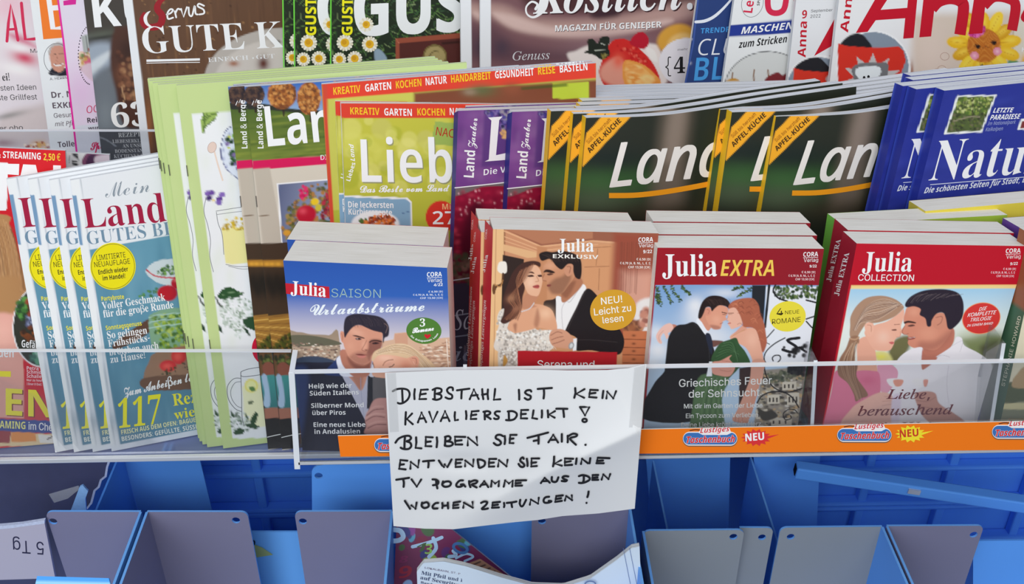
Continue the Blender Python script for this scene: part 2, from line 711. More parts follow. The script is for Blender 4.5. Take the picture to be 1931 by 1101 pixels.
def sheet_for(R, quad, yaw, near=0.0, **kw):
    """a cover standing in row R: its left edge touches the row's plane (near = metres in front of it)"""
    m = (np.array(quad[0], float) + np.array(quad[3], float)) / 2
    n = frame(yaw, 8)[2]
    P = Plane(R.hit(m[0], m[1], near), n)
    q = [np.array(c, float) for c in quad]
    z0, y0, sl = {id(R1): (Z1, Y1, TILT), id(R2): (Z2, Y2, TILT), id(R3): (Z3, Y3, 0.0)}[id(R)]
    z0 += kw.pop('lift_z', 0.0012)
    for a, b in ((0, 3), (1, 2)):                # stand the lower corners on the shelf
        A, B = P.hit(*q[a]), P.hit(*q[b])
        f = lambda P_: P_[2] - (z0 - (P_[1] - y0) * sl)      # height above the sloping shelf
        q[b] = project(A + (B - A) * (f(A) / (f(A) - f(B))))
    return Sheet(q, P, **kw)


def make_spine(sh, t, edge=None, base=(200, 200, 200), nv=40):
    A, B = sh.world(*sh.q[0]), sh.world(*sh.q[3])
    if edge is None:
        a, b = A - sh.pl.n * t, B - sh.pl.n * t
    else:
        a, b = sh.pl.hit(*(sh.q[0] + edge[0]), -t), sh.pl.hit(*(sh.q[3] + edge[1]), -t)
    return Patch([a, A, B, b], base, nv=nv)


def book(name, label, cat, sh, t, spine=None, pages='pages', group=None, back=(225, 225, 225), wire=None, sink=0.0):
    org = sh.world(*((sh.q[2] + sh.q[3]) / 2)) - sh.pl.n * t / 2
    root = thing(name, label, cat, org, group)
    V, F, Cc = sh.data(org)
    # back cover
    nc, nr = (12, 4) if sh.bend is None else (60, 16)
    u, v = np.meshgrid(np.linspace(0, 1, nc + 1), np.linspace(0, 1, nr + 1))
    X, Y = sh.px(u, v)
    bd = sh.bend(u, v) if sh.bend is not None else 0.0
    fr = sh.pl.hit(X, Y, bd)
    bk = fr - sh.pl.n * t
    k = len(V)
    i = (np.arange(nr)[:, None] * (nc + 1) + np.arange(nc)[None]).ravel()
    bq = np.stack([i, i + 1, i + nc + 2, i + nc + 1], 1) + k
    V = np.vstack([V, bk.reshape(-1, 3) - org])
    F = F + [tuple(q) for q in bq.tolist()]
    Cc = np.vstack([Cc, np.tile(lin(back), (bk.size // 3, 1))])
    obj('cover', make_mesh('cover', V, F, Cc, M['print']), root)
    # page block
    a = (fr - sh.pl.n * (0.0003 if sh.bend is None else 0.0008))
    b = (fr - sh.pl.n * (t - 0.0003))
    a[:, 0] += (a[:, 1] - a[:, 0]) * 0.01
    b[:, 0] += (b[:, 1] - b[:, 0]) * 0.01
    ring = [(0, c) for c in range(nc + 1)] + [(r, nc) for r in range(1, nr + 1)] + [(nr, c) for c in range(nc - 1, -1, -1)] + [(r, 0) for r in range(nr - 1, 0, -1)]
    pa, pb = [a[r, c] for r, c in ring], [b[r, c] for r, c in ring]
    L = np.cumsum([0] + [np.linalg.norm(pa[j + 1] - pa[j]) for j in range(len(ring) - 1)])
    m_ = len(ring)
    PV = np.array(pa + pb) - org
    PU = np.array([(x * 5, 0.0) for x in L] + [(x * 5, t * 100) for x in L])
    PF = [(j, (j + 1) % m_, (j + 1) % m_ + m_, j + m_) for j in range(m_)]
    ga, gb = len(PV), len(PV) + a.size // 3
    PV = np.vstack([PV, a.reshape(-1, 3) - org, b.reshape(-1, 3) - org])
    PU = np.vstack([PU, np.zeros((2 * (a.size // 3), 2))])
    fq = np.stack([i, i + nc + 1, i + nc + 2, i + 1], 1)
    PF += [tuple(q) for q in (fq + ga).tolist()] + [tuple(q[::-1]) for q in (fq + gb).tolist()]
    obj('page_block', make_mesh('page_block', PV, PF, None, M[pages], PU), root)
    if spine is not None:
        V, F, Cc = spine.data(org)
        obj('spine', make_mesh('spine', V, F, Cc, M['print']), root)
    for v0 in (wire or []):
        e0, e1 = sh.px(np.array([0.0, 0.0]), np.array([v0, v0 + 0.03]))
        p = sh.world(np.array(e0), np.array(e1), 0.0003)
        d = (sh.world(*sh.q[1]) - sh.world(*sh.q[0]))
        d = d / np.linalg.norm(d)
        loop = np.array([p[0] - d * 0.0003, p[0] + d * 0.0002, p[1] + d * 0.0002, p[1] - d * 0.0003]) - org
        W, Fs = solid(loop, None, 0.0005, sh.pl.n)
        obj('staple', make_mesh('staple', W, Fs, None, M['wire']), root)
    root['t'] = t
    del root['t']
    return root


def shift(sh, t, k, px, ref=None):
    """offset that brings the cover's top-left corner to pixel px, k thicknesses further back"""
    ref = sh.q[0] if ref is None else ref
    d = sh.pl.hit(px[0], px[1], -k * (t + 0.0004)) - sh.pl.hit(ref[0], ref[1])
    return d


def fan(sh, t, k, x, dz=None):
    """like shift(), for a copy in a stack: pixel column x, raised by dz"""
    y = sh.q[0][1] - 10 * k
    dz = -k * t * math.sin(R_(8)) if dz is None else dz
    for _ in range(25):
        y += (shift(sh, t, k, (x, y))[2] - dz) * 1500
    return shift(sh, t, k, (x, y))


W_, K_ = (240, 240, 240), (30, 30, 32)

# ------------------------------------------------------------------ the setting
def slab(name, lo, hi, m, parent=None, bw=0.0, kind=None, label=None, cat=None, group=None):
    V, F = box_data(lo, hi)
    c = (np.array(lo) + np.array(hi)) / 2
    c[2] = lo[2]
    o = obj(name, make_mesh(name, V - c, F, None, M[m]), parent, tuple(c) if parent is None else tuple(c - np.array(parent.location)))
    if bw:
        bevel(o, bw)
    return tag(o, label, cat, group, kind)


slab('floor', (-3, -2.5, -0.06), (3, 1.6, 0.0), 'floor', kind='structure')
slab('wall_back', (-3, 1.30, 0.0), (3, 1.40, 2.9), 'wall', kind='structure')

Z2 = float(R2.hit(210, 848)[2]) - 0.001           # the shelf the magazines stand on
Z3 = float(R3.hit(900, 335)[2]) - 0.002           # ledge of the row behind
TILT = math.tan(R_(8))
Y2 = float(zplane(Z2).hit(300, 852)[1])
Y1 = float(R1.hit(1200, 846)[1]) - 0.012
Z1 = float(vplane(Y1).hit(1200, 860)[2])          # floor of the paperback pocket
Y3 = float(R3.hit(900, 335)[1]) - 0.02

# magazine rack: plates, back panels
rk = thing('magazine_rack', 'blue grey metal magazine rack with three stepped tiers of magazines', 'rack', (0, 0.9, 0.0))
def sloped(name, x0, x1, ya, yb, z, th, m, parent):
    o = np.array(parent.location)
    V = np.array([(x, y, z - (y - ya) * TILT - d) for d in (th, 0) for x, y in ((x0, ya), (x1, ya), (x1, yb), (x0, yb))])
    return obj(name, make_mesh(name, V - o, box_data((0, 0, 0), (1, 1, 1))[1], None, M[m]), parent)


sloped('shelf_plate', -1.1, 1.1, Y2 - 0.0035, 0.93, Z2 + 0.0005, 0.004, 'shelf', rk)
slab('shelf_plate', (-1.1, Y3 - 0.03, Z3 - 0.006), (1.1, 1.06, Z3), 'shelf', rk, 0.001)
slab('riser_panel', (-1.1, 0.93, Z2 - 0.05), (1.1, 0.936, Z3 - 0.006), 'shelf', rk)
slab('back_panel', (-1.1, 1.06, Z2 - 0.3), (1.1, 1.07, 1.75), 'shelf', rk)
slab('front_rail', (-1.1, Y2 - 0.0075, Z2 - 0.004), (1.1, Y2 - 0.0035, Z2 + 0.0008), 'steel', rk, 0.0008)
slab('upright_post', (-1.16, 0.93, 0.0), (-1.1, 1.07, 1.75), 'shelf', rk, 0.002)
slab('upright_post', (1.1, 0.93, 0.0), (1.16, 1.07, 1.75), 'shelf', rk, 0.002)


def pane(name, Yp, x0, x1, ytop, ybot, label, th=0.0025, zb=None):
    """upright acrylic sheet at depth Yp between two pixel columns, with a top edge whose highlight is painted pale"""
    P = vplane(Yp)
    a, b = P.hit(x0[0], ytop[0]), P.hit(x1[0], ytop[1])
    c, d = P.hit(x1[1], ybot[1]), P.hit(x0[1], ybot[0])
    if zb is not None:
        c[2] = d[2] = zb
    loop = np.array([a, b, c, d])
    o = (c + d) / 2
    root = thing(name, label, 'acrylic front', o)
    V, F = solid(loop - o, None, th, (0, 1, 0))
    obj('clear_pane', make_mesh('clear_pane', V, F, None, M['acrylic']), root)
    e = np.array([0, 0, 0.0009])
    V, F = solid(np.array([a + e, b + e, b, a]) - o + [0, -0.0003, 0], None, th + 0.0006, (0, 1, 0))
    obj('polished_edge', make_mesh('polished_edge', V, F, None, M['acrylic_edge']), root)
    return root


pane('acrylic_shelf_front', Y2 - 0.0035, (-420, -420), (549, 549), (663, 664), (855, 855), 'clear acrylic front holding the lower left row of magazines', zb=Z2 + 0.0005)
pane('acrylic_shelf_front', Y3 - 0.008, (-420, -420), (1935, 1935), (248, 248), (300, 300), 'clear acrylic strip in front of the row of magazines at the back', zb=Z3 + 0.0005)

# paperback pocket: clear tray
xl, xr = float(vplane(Y1).hit(561, 860)[0]), 1.05
pk = thing('acrylic_book_pocket', 'clear acrylic tray holding the row of romance paperbacks', 'acrylic tray', ((xl + xr) / 2, Y1, Z1))


def sub(name, loop, t, n, m):
    o = np.array(pk.location)
    V, F = solid(np.asarray(loop, float) - o, None, t, n)
    return obj(name, make_mesh(name, V, F, None, M[m]), pk)


YB = Y1 + 0.098
P1 = vplane(Y1)
fa, fb = P1.hit(554, 705), P1.hit(1931, 684)
fb = fa + (fb - fa) * ((xr - fa[0]) / (fb[0] - fa[0]))
sub('front_pane', [fa, fb, (xr, Y1, Z1), (xl, Y1, Z1)], 0.0025, (0, 1, 0), 'acrylic')
e = np.array([0, 0, 0.0012])
sub('polished_edge', [fa + e, fb + e, fb, fa], 0.0031, (0, 1, 0), 'acrylic_edge')
sloped('base_plate', xl, xr, Y1, YB, Z1, 0.003, 'acrylic', pk)
sub('base_edge', [(xl, Y1 - 0.0004, Z1), (xr, Y1 - 0.0004, Z1), (xr, Y1 - 0.0004, Z1 - 0.0022), (xl, Y1 - 0.0004, Z1 - 0.0022)], 0.0016, (0, 1, 0), 'steel')
sub('side_pane', [(fa[0], Y1, fa[2]), (fa[0] - 0.001, Y1 + 0.026, fa[2] + 0.001), (xl, YB, Z1 + 0.03), (xl, YB, Z1), (xl, Y1, Z1)], 0.0025, (-1, 0, 0), 'acrylic')
ed = np.array([(fa[0] - 0.0032, Y1 - 0.0004, fa[2] + 0.001), (fa[0] + 0.0006, Y1 - 0.0004, fa[2] + 0.001), (xl + 0.0006, Y1 - 0.0004, Z1 - 0.006), (xl - 0.0032, Y1 - 0.0004, Z1 - 0.006)])
sub('side_edge', ed, 0.0012, (0, 1, 0), 'acrylic_edge')
sub('side_edge', [(fa[0] - 0.0030, Y1, fa[2] + 0.0012), (fa[0] + 0.0004, Y1, fa[2] + 0.0012), (fa[0] - 0.0006, Y1 + 0.026, fa[2] + 0.0022), (fa[0] - 0.0040, Y1 + 0.026, fa[2] + 0.0022)], 0.001, (0, 0, -1), 'acrylic_edge')
for xt, yt, xb in ((874, 640, 868), (1537, 632, 1529), (1893, 600, 1862)):
    a = P1.hit(xt, yt + 55)
    b = P1.hit(xb, 850)
    sub('divider', [(a[0], Y1 + 0.003, a[2] + 0.001), (a[0], Y1 + 0.024, a[2] + 0.001), (b[0], Y1 + 0.034, Z1), (b[0], Y1 + 0.003, Z1)], 0.002, (1, 0, 0), 'acrylic')
    sub('divider_edge', [(a[0] - 0.0002, Y1 + 0.0028, a[2] + 0.001), (a[0] + 0.0022, Y1 + 0.0028, a[2] + 0.001), (b[0] + 0.0022, Y1 + 0.0028, Z1), (b[0] - 0.0002, Y1 + 0.0028, Z1)], 0.0004, (0, 1, 0), 'acrylic_edge')

# ------------------------------------------------------------------ magazines on the shelf
# white and blue bread magazine, four copies
def art_bread():
    s = sheet_for(R2, [(132, 340), (525, 272), (590, 790), (210, 847)], 20, step=2.2, base=(226, 228, 231))
    s.zoom(0, 240, 3.44)
    # photograph panel
    s.fill([(578, 797), (1830, 560), (2050, 1800), (778, 2060)], (98, 148, 170), 0.8, False, 1, (84, 130, 152), ((900, 800), (1000, 2000)))
    for _ in range(60):
        x, y = RNG.uniform(600, 1250), RNG.uniform(800, 2000)
        s.blob(x, y, RNG.uniform(10, 50), RNG.uniform(40, 160), (128, 174, 190) if RNG.random() < .5 else (70, 118, 142), .22, -6)
    s.fill([(0 + 455, 330), (512, 330), (735, 2060), (700, 2064)], (232, 234, 236), 1, False)
    s.fill([(462, 440), (496, 443), (540, 765), (503, 760)], (118, 152, 184), 0.8, False)
    s.line([(522, 334), (745, 2060)], 4, (176, 182, 188), .8, 1, False)
    # bowl
    s.fill([(945, 930), (1010, 870), (1130, 855), (1240, 900), (1250, 960), (1180, 1030), (1060, 1020), (985, 985)], (196, 206, 210), 1)
    s.line([(950, 925), (1010, 965), (1130, 975), (1240, 950)], 9, (190, 60, 70))
    s.speckle([(990, 930), (1090, 895), (1200, 905), (1190, 955), (1050, 965)], [(70, 110, 50), (110, 150, 70), (40, 80, 40)], 60, 3, .9)
    s.speckle([(880, 1090), (930, 1070), (1010, 1040), (1060, 1060), (960, 1110)], [(60, 110, 60), (90, 140, 70)], 20, 3, .9)
    for x, y, r in ((1095, 1075, 62), (1150, 1010, 45)):
        s.blob(x, y, r, r * .92, (170, 24, 44), 1, 0, .2)
        s.blob(x - 12, y - 18, r * .3, r * .25, (226, 120, 120), .7)
    s.zoom(0, 540, 3.3375)
    s.blob(1040, 40, 55, 48, (178, 26, 40), 1, 0, .2)
    s.fill([(705, 375), (750, 330), (900, 225), (960, 200), (980, 250), (880, 330), (740, 395)], (92, 66, 52), 2)
    s.fill([(935, 215), (960, 170), (1060, 140), (1170, 145), (1190, 250), (1190, 380), (1050, 410), (960, 380)], (124, 160, 130), 2)
    s.speckle([(960, 190), (1180, 160), (1190, 390), (1000, 400)], [(130, 160, 50), (96, 130, 40), (60, 96, 36), (168, 186, 90)], 170, 4, .9)
    for yy in (175, 210, 245):
        s.line([(938, yy + 20), (1000, yy + 5), (1170, yy - 12)], 8, (176, 206, 206), .6)
    s.fill([(905, 560), (935, 480), (985, 415), (1230, 380), (1260, 600), (1180, 645), (930, 622)], (150, 116, 92), 1.5)
    s.fill([(908, 575), (1240, 560), (1240, 640), (930, 650)], (110, 80, 62), 2)
    for x, y, rx, ry in ((1058, 500, 58, 40), (1125, 440, 52, 55), (1215, 400, 50, 50)):
        s.blob(x, y, rx, ry, (198, 34, 40), 1, 0, .2)
        s.blob(x - 6, y + 2, rx * .6, ry * .55, (232, 96, 84), .8)
    s.speckle([(1010, 530), (1180, 470), (1190, 520), (1020, 560)], [(60, 70, 40), (50, 50, 40)], 24, 2.2, .9)
    # lettering
    s.zoom(0, 240, 3.44)
    s.text('Mein', 685, 458, 972, 418, 92, (140, 150, 160), 'script', off=-.006)
    s.text('Land', 552, 655, 1082, 612, 190, (160, 26, 62), 'serifb', off=-.004)
    s.text('GUTES BROT', 570, 762, 1310, 672, 84, (112, 140, 162), 'serifb', off=-.006)
    s.zoom()
    s.disc(213, 502, 43, 44.5, (244, 220, 20))
    s.ring(213, 502, 40.6, 42, 1.0, (120, 112, 40))
    s.zoom(0, 240, 3.44)
    s.text('LIMITIERTE', 628, 864, 816, 842, 34, K_)
    s.text('NEUAUFLAGE', 614, 908, 845, 884, 34, K_)
    s.text('Endlich wieder', 640, 955, 832, 933, 30, K_, 'sansb')
    s.text('im Handel!', 668, 994, 815, 977, 30, K_, 'sansb')
    s.zoom(0, 540, 3.3375)
    Yl = (240, 222, 60)
    s.text('Partybrote', 640, 92, 782, 77, 28, Yl, 'sansb')
    s.text('Voller Geschmack', 645, 146, 1042, 88, 46, W_, 'serifb')
    s.text('für die große Runde', 653, 196, 1094, 135, 46, W_, 'serifb')
    s.text('Sonntagsgenuss', 668, 276, 893, 245, 28, Yl, 'sansb')
    s.text('So gelingen', 677, 330, 928, 296, 46, W_, 'serifb')
    s.text('Frühstücks-', 684, 382, 945, 342, 44, W_, 'serifb')
    s.text('brötchen auch', 690, 436, 1000, 390, 44, W_, 'serifb')
    s.text('zu Hause!', 697, 482, 915, 450, 44, W_, 'serifb')
    s.text('Zum Anbeißen lecker', 780, 695, 1310, 570, 54, W_, 'script', off=.004)
    s.text('117', 742, 893, 1010, 862, 175, (246, 226, 40), 'serifb', lean=.16)
    s.text('Rezepte', 1092, 752, 1420, 700, 74, (246, 226, 60), 'serifb')
    s.text('wie vom', 1100, 838, 1420, 780, 60, (246, 226, 60), 'serifb')
    s.text('FRISCH AUS DEM OFEN: BAGUETTES, BROTE', 765, 932, 1420, 820, 28, (236, 230, 170), 'sansb')
    s.text('BESONDERS: GEFÜLLTE, SÜSSE UND', 768, 974, 1330, 880, 28, (236, 236, 220), 'sansb')
    return s


s = art_bread()
T = 0.0034
b = book('magazine', 'white and blue bread magazine with full yellow disc in view, frontmost of its four copies', 'magazine', s, T, group='white and blue bread magazines', sink=0)
for k, x, y, l in ((1, 92, 340, 'white and blue bread magazine directly behind the frontmost copy'),
                   (2, 52, 339, 'third white and blue bread magazine counting back from the frontmost copy'),
                   (3, 12, 338, 'rearmost white and blue bread magazine, against the red television magazine')):
    copy_tree(b, shift(s, T, k * 0.92, (x, y)), l)

# pale green herb booklets
s = sheet_for(R2, [(332, 161), (880, 118), (900, 800), (421, 845)], 12, step=3.0, base=(190, 207, 140))
s.zoom(270, 120, 3.057)
s.fill([(280, 292), (1900, 165), (1930, 2120), (516, 2162)], (229, 230, 230), 0.8, False)
for x in range(40):
    s.blob(RNG.uniform(190, 520), RNG.uniform(120, 2200), 30, 60, (200, 216, 152), .12)
s.fill([(345, 400), (330, 350), (345, 290), (380, 280), (430, 285), (400, 330), (370, 350)], (150, 176, 90), .8)
for p in ([(348, 398), (352, 340), (345, 288)], [(350, 370), (400, 330), (412, 318)], [(350, 340), (385, 300), (428, 284)], [(340, 330), (365, 300), (370, 288)]):
    s.line(p, 9, (84, 110, 50), .9)
s.ribbon([(410, 505), (430, 580), (458, 672)], 9, (228, 206, 190))
s.disc(397, 483, 24, 32, (222, 198, 184), 20)
s.ring(397, 483, 24, 32, 2, (170, 140, 130), 20)
# plate of salad
s.fill([(445, 500), (465, 410), (510, 360), (600, 340), (720, 400), (760, 520), (720, 640), (600, 690), (510, 640), (460, 570)], (216, 222, 232), .8)
s.line([(445, 500), (465, 410), (510, 360), (600, 340)], 5, (84, 88, 130))
s.line([(445, 500), (462, 575), (512, 640), (600, 690)], 5, (84, 88, 130))
for i in range(12):
    a = R_(150 + i * 18)
    s.blob(600 + 140 * math.cos(a), 515 + 160 * math.sin(a), 7, 12, (110, 116, 170), .7)
s.speckle([(480, 430), (540, 390), (660, 400), (680, 560), (600, 640), (500, 590)], [(40, 84, 36), (76, 130, 44), (120, 170, 50), (190, 200, 60), (30, 60, 34), (130, 110, 160)], 120, 5, 1)
# violets
for x, y, c in ((372, 748, (126, 94, 170)), (395, 745, (104, 70, 150)), (380, 775, (66, 44, 104)), (440, 780, (92, 60, 140)), (455, 755, (130, 100, 176)), (436, 800, (120, 92, 170))):
    s.blob(x, y, 22, 18, c, 1, RNG.uniform(-30, 30), .3)
s.blob(405, 790, 8, 8, (230, 200, 90), 1, 0, .4)
gl = (118, 120, 124)
s.ribbon([(362, 775), (350, 850), (372, 930), (388, 1020), (384, 1110), (405, 1200)], 3, gl)
s.ribbon([(420, 850), (580, 826), (760, 815)], 3, gl)
s.ribbon([(422, 856), (432, 920), (455, 985), (465, 1100)], 3, gl)
s.ribbon([(425, 870), (560, 852), (760, 840)], 2.4, gl)
s.zoom(300, 440, 2.56)
s.fill([(302, -20), (440, -40), (560, -40), (560, 150), (440, 145), (322, 148)], (228, 220, 150), 1.2, False)
s.speckle([(296, -60), (440, -85), (540, -85), (540, -20), (310, -15)], [(196, 166, 40), (220, 190, 60), (170, 140, 40)], 60, 3.4, 1)
s.ribbon([(322, 150), (380, 160), (450, 158), (560, 150)], 2.4, gl)
s.ribbon([(335, 158), (400, 172), (460, 168)], 2, gl)
# elder leaves and blossom
s.fill([(285, 295), (310, 268), (345, 260), (385, 280), (410, 290), (370, 312), (320, 320), (290, 315)], (44, 80, 44), 1)
s.line([(290, 305), (345, 285), (405, 290)], 2.5, (110, 140, 100))
s.speckle([(290, 340), (330, 310), (420, 315), (465, 350), (470, 420), (420, 470), (390, 510), (350, 470), (300, 430), (285, 380)], [(206, 214, 206), (240, 242, 240), (170, 184, 168), (120, 140, 116)], 260, 3, .9)
s.fill([(404, 420), (440, 402), (472, 405), (500, 420), (480, 470), (450, 465), (420, 450)], (40, 72, 44), 1)
s.fill([(288, 445), (300, 455), (308, 482), (292, 470)], (36, 60, 40), .8)
s.fill([(410, 455), (430, 470), (440, 498), (420, 480)], (36, 60, 40), .8)
s.line([(275, 310), (285, 335), (300, 350)], 7, (50, 56, 44))
s.disc(540, 555, 92, 88, (206, 22, 56))
# jug of lemonade
s.ribbon([(395, 668), (430, 655), (500, 645), (560, 650)], 3, gl)
s.ribbon([(395, 668), (400, 690), (450, 688), (520, 676)], 3, gl)
s.ribbon([(394, 672), (398, 780), (400, 880), (410, 930)], 3, gl)
s.ribbon([(396, 700), (360, 702), (330, 740), (335, 800), (366, 845), (398, 860)], 3, gl)
s.ribbon([(396, 716), (366, 722), (346, 760), (352, 800), (375, 832), (398, 842)], 2.4, gl)
s.fill([(402, 740), (520, 715), (560, 715), (560, 930), (470, 935), (412, 920)], (236, 232, 190), 3, False)
s.blob(445, 735, 36, 36, (232, 222, 120), 1, 0, .15)
s.blob(445, 735, 26, 26, (242, 236, 170), .9, 0, .2)
s.fill([(435, 742), (452, 738), (466, 752), (448, 764)], (90, 130, 70), .8)
s.fill([(430, 820), (440, 806), (456, 810), (445, 825)], (110, 120, 90), .8)
s.speckle([(345, 880), (395, 860), (430, 885), (440, 940), (390, 970), (350, 940)], [(214, 220, 214), (242, 243, 240), (170, 184, 168), (90, 110, 90)], 120, 3, .9)
for p in ([(442, 900), (462, 864), (476, 872), (470, 905), (452, 925)], [(420, 925), (440, 918), (482, 930), (470, 942), (440, 940)], [(357, 960), (385, 940), (414, 950), (400, 970), (370, 972)], [(412, 866), (424, 876), (430, 896), (418, 886)], [(342, 852), (356, 866), (360, 890), (348, 876)]):
    s.fill(p, (44, 74, 44), .8)
T = 0.0034
b = book('booklet', 'pale green booklet with drawn herbs and glasses, frontmost of its copies', 'booklet', s, T, pages='green_pages', group='pale green herb booklets', back=(190, 207, 140), wire=(0.22, 0.70))
for k, x, y, l in ((1.3, 297, 160, 'pale green booklet directly behind the frontmost green copy'),
                   (2.6, 287, 157, 'third pale green booklet counting back from the frontmost green copy'),
                   (3.8, 281, 153, 'fourth pale green booklet counting back from the frontmost green copy'),
                   (5.0, 278, 149, 'rearmost pale green booklet, next to the frontmost bread magazine')):
    copy_tree(b, shift(s, T, k, (x, y)), l)

# autumn tree country magazine, two copies
s = sheet_for(R2, [(461, 164), (1003, 127), (1010, 800), (532, 846)], 13, near=0.004, step=2.2, base=(205, 196, 180))
s.zoom(270, 120, 3.057)
s.fill([(560, 90), (2500, -80), (2500, 430), (620, 560)], (60, 104, 176), 1, False, 1, (150, 176, 205), ((900, 120), (900, 300)))
s.fill([(580, 240), (760, 250), (1000, 285), (2500, 200), (2500, 440), (620, 560)], (74, 96, 40), 3, False, 1, (112, 128, 52), ((800, 260), (800, 540)))
for _ in range(90):
    x, y = RNG.uniform(600, 1200), RNG.uniform(290, 540)
    s.blob(x, y, RNG.uniform(20, 90), RNG.uniform(3, 9), [(60, 84, 34), (140, 150, 60), (90, 112, 44)][int(RNG.integers(3))], .5, -6)
s.fill([(590, 225), (720, 235), (860, 260), (1080, 275), (1080, 292), (860, 280), (700, 265), (600, 262)], (44, 48, 40), 3)
for cx_, cy_, rx, ry in ((640, 180, 60, 62), (800, 180, 84, 82), (955, 200, 68, 95), (1130, 190, 80, 90), (1320, 170, 90, 90)):
    s.line([(cx_ + 8, cy_ + 40), (cx_ + 10, cy_ + ry + 38)], 11, (48, 36, 30))
    el = [(cx_ + rx * math.cos(a), cy_ + ry * math.sin(a)) for a in np.arange(10) * math.pi / 5]
    s.fill(el, (150, 88, 40) if cx_ > 700 else (70, 52, 46), 3)
    s.speckle(el, [(190, 120, 56), (120, 66, 34), (206, 146, 80), (96, 56, 34)] if cx_ > 700 else [(60, 46, 46), (96, 70, 56), (40, 34, 40)], 170, 3.2, .8)
s.fill([(628, 560), (2500, 430), (2500, 480), (632, 612)], (206, 22, 84), .8, False)
s.fill([(560, 614), (730, 600), (820, 1100), (690, 1036), (640, 620)], (186, 176, 160), 4, False)
s.fill([(770, 690), (1600, 620), (1600, 1500), (830, 1500)], (238, 238, 236), .8, False)
s.fill([(780, 697), (1590, 630), (1590, 1500), (836, 1500)], (92, 100, 130), .8, False, 1, (140, 148, 172), ((800, 700), (1050, 760)))
el = [(800, 940), (830, 850), (900, 760), (960, 700), (1050, 690), (1180, 740), (1250, 850), (1250, 1000), (820, 1010)]
s.speckle(el, [(110, 110, 60), (150, 130, 70), (80, 84, 46), (170, 120, 60), (120, 90, 60)], 420, 4.5, .95)
s.speckle([(890, 740), (930, 695), (960, 760), (920, 780)], [(190, 30, 84), (214, 50, 104)], 26, 3.6, 1)
s.speckle([(1030, 800), (1080, 700), (1150, 760), (1120, 900), (1030, 900)], [(150, 40, 60), (176, 50, 66), (110, 40, 50)], 90, 3.6, 1)
s.blob(990, 795, 28, 24, (226, 190, 40), 1, 0, .3)
s.blob(1010, 830, 22, 24, (196, 180, 60), 1, 0, .3)
s.blob(940, 868, 64, 58, (178, 22, 46), 1, 0, .2)
s.blob(920, 850, 22, 18, (226, 84, 100), .7)
s.blob(1060, 930, 40, 30, (40, 84, 44), 1, 0, .3)
s.blob(830, 975, 26, 20, (210, 150, 50), 1, 0, .4)
s.fill([(664, 1040), (800, 1030), (830, 1320), (700, 1320)], (66, 50, 36), 1, False)
s.line([(665, 876), (728, 876)], 5, (120, 100, 80))
s.zoom(300, 440, 2.56)
s.fill([(490, 55), (900, 20), (1000, 900), (585, 1040)], (66, 50, 36), 1, False)
s.fill([(495, 130), (900, 120), (900, 165), (500, 160)], (170, 120, 44), 4, False)
for x in (520, 545, 575):
    s.blob(x, 148, 14, 9, (230, 170, 60), .8, 0)
for i in range(9):
    s.blob(525 + i * 14, 230 + (i % 3) * 20, 20, 44, (34, 30, 24), .9)
s.fill([(520, 400), (700, 380), (720, 560), (550, 560)], (160, 116, 50), 3, False)
for i in range(9):
    s.line([(525, 410 + i * 14), (690, 380 + i * 26)], 5, (220, 176, 90) if i % 2 else (120, 80, 40), .7, 1, False)
s.speckle([(545, 530), (640, 480), (650, 570), (560, 575)], [(40, 44, 24), (80, 84, 30)], 70, 4, .9)
s.fill([(552, 575), (700, 560), (720, 690), (560, 690)], (120, 84, 50), 2, False)
s.speckle([(552, 590), (650, 580), (650, 640), (560, 640)], [(60, 70, 30), (120, 130, 60), (40, 44, 24)], 60, 4, .9)
s.fill([(570, 640), (600, 620), (640, 655), (630, 685), (580, 680)], (150, 86, 66), 1.5)
s.fill([(560, 690), (900, 660), (900, 850), (580, 850)], (74, 156, 150), 1, False, 1, (58, 120, 120), ((600, 690), (620, 850)))
s.fill([(566, 690), (590, 690), (606, 800), (600, 840), (575, 830), (578, 770)], (176, 200, 222), 2)
s.fill([(578, 845), (900, 830), (900, 905), (582, 905)], (170, 112, 90), 2, False)
s.fill([(580, 895), (900, 880), (900, 1020), (590, 1045)], (38, 36, 34), 1.5, False)
s.ribbon([(592, 985), (662, 970), (800, 950)], 4, (225, 225, 220))
s.zoom(270, 120, 3.057)
s.text('Land & Berge', 694, 488, 682, 210, 34, W_, 'sansb', up=(-1, 0.02))
s.ribbon([(628, 238), (638, 214), (646, 226), (655, 205), (664, 222)], 4, W_, smooth=False)
s.text('Land', 720, 478, 1240, 430, 232, W_, 'sansb')
s.text('DIE', 1024, 555, 1085, 550, 28, W_, 'sans')
T = 0.0034
b = book('magazine', 'country magazine with two orange autumn trees and a pink band, front copy', 'magazine', s, T, group='autumn tree country magazines', back=(150, 160, 180), wire=(0.30, 0.72))
copy_tree(b, fan(s, T, 1.05, 430), 'country magazine with autumn trees, rear copy showing only a narrow strip beside the green booklets')
copy_tree(b, fan(s, T, 2.1, 440), 'country magazine hidden behind the autumn tree copies, only its pale top edge showing')

# yellow green magazine with red headline band: rear copy and two front copies
def band(s, words, base):
    for i, (w, x0, y0, x1, y1, h) in enumerate(words):
        s.text(w, x0, y0, x1, y1, h, (246, 190, 40) if i % 2 == base else W_, 'sansb')


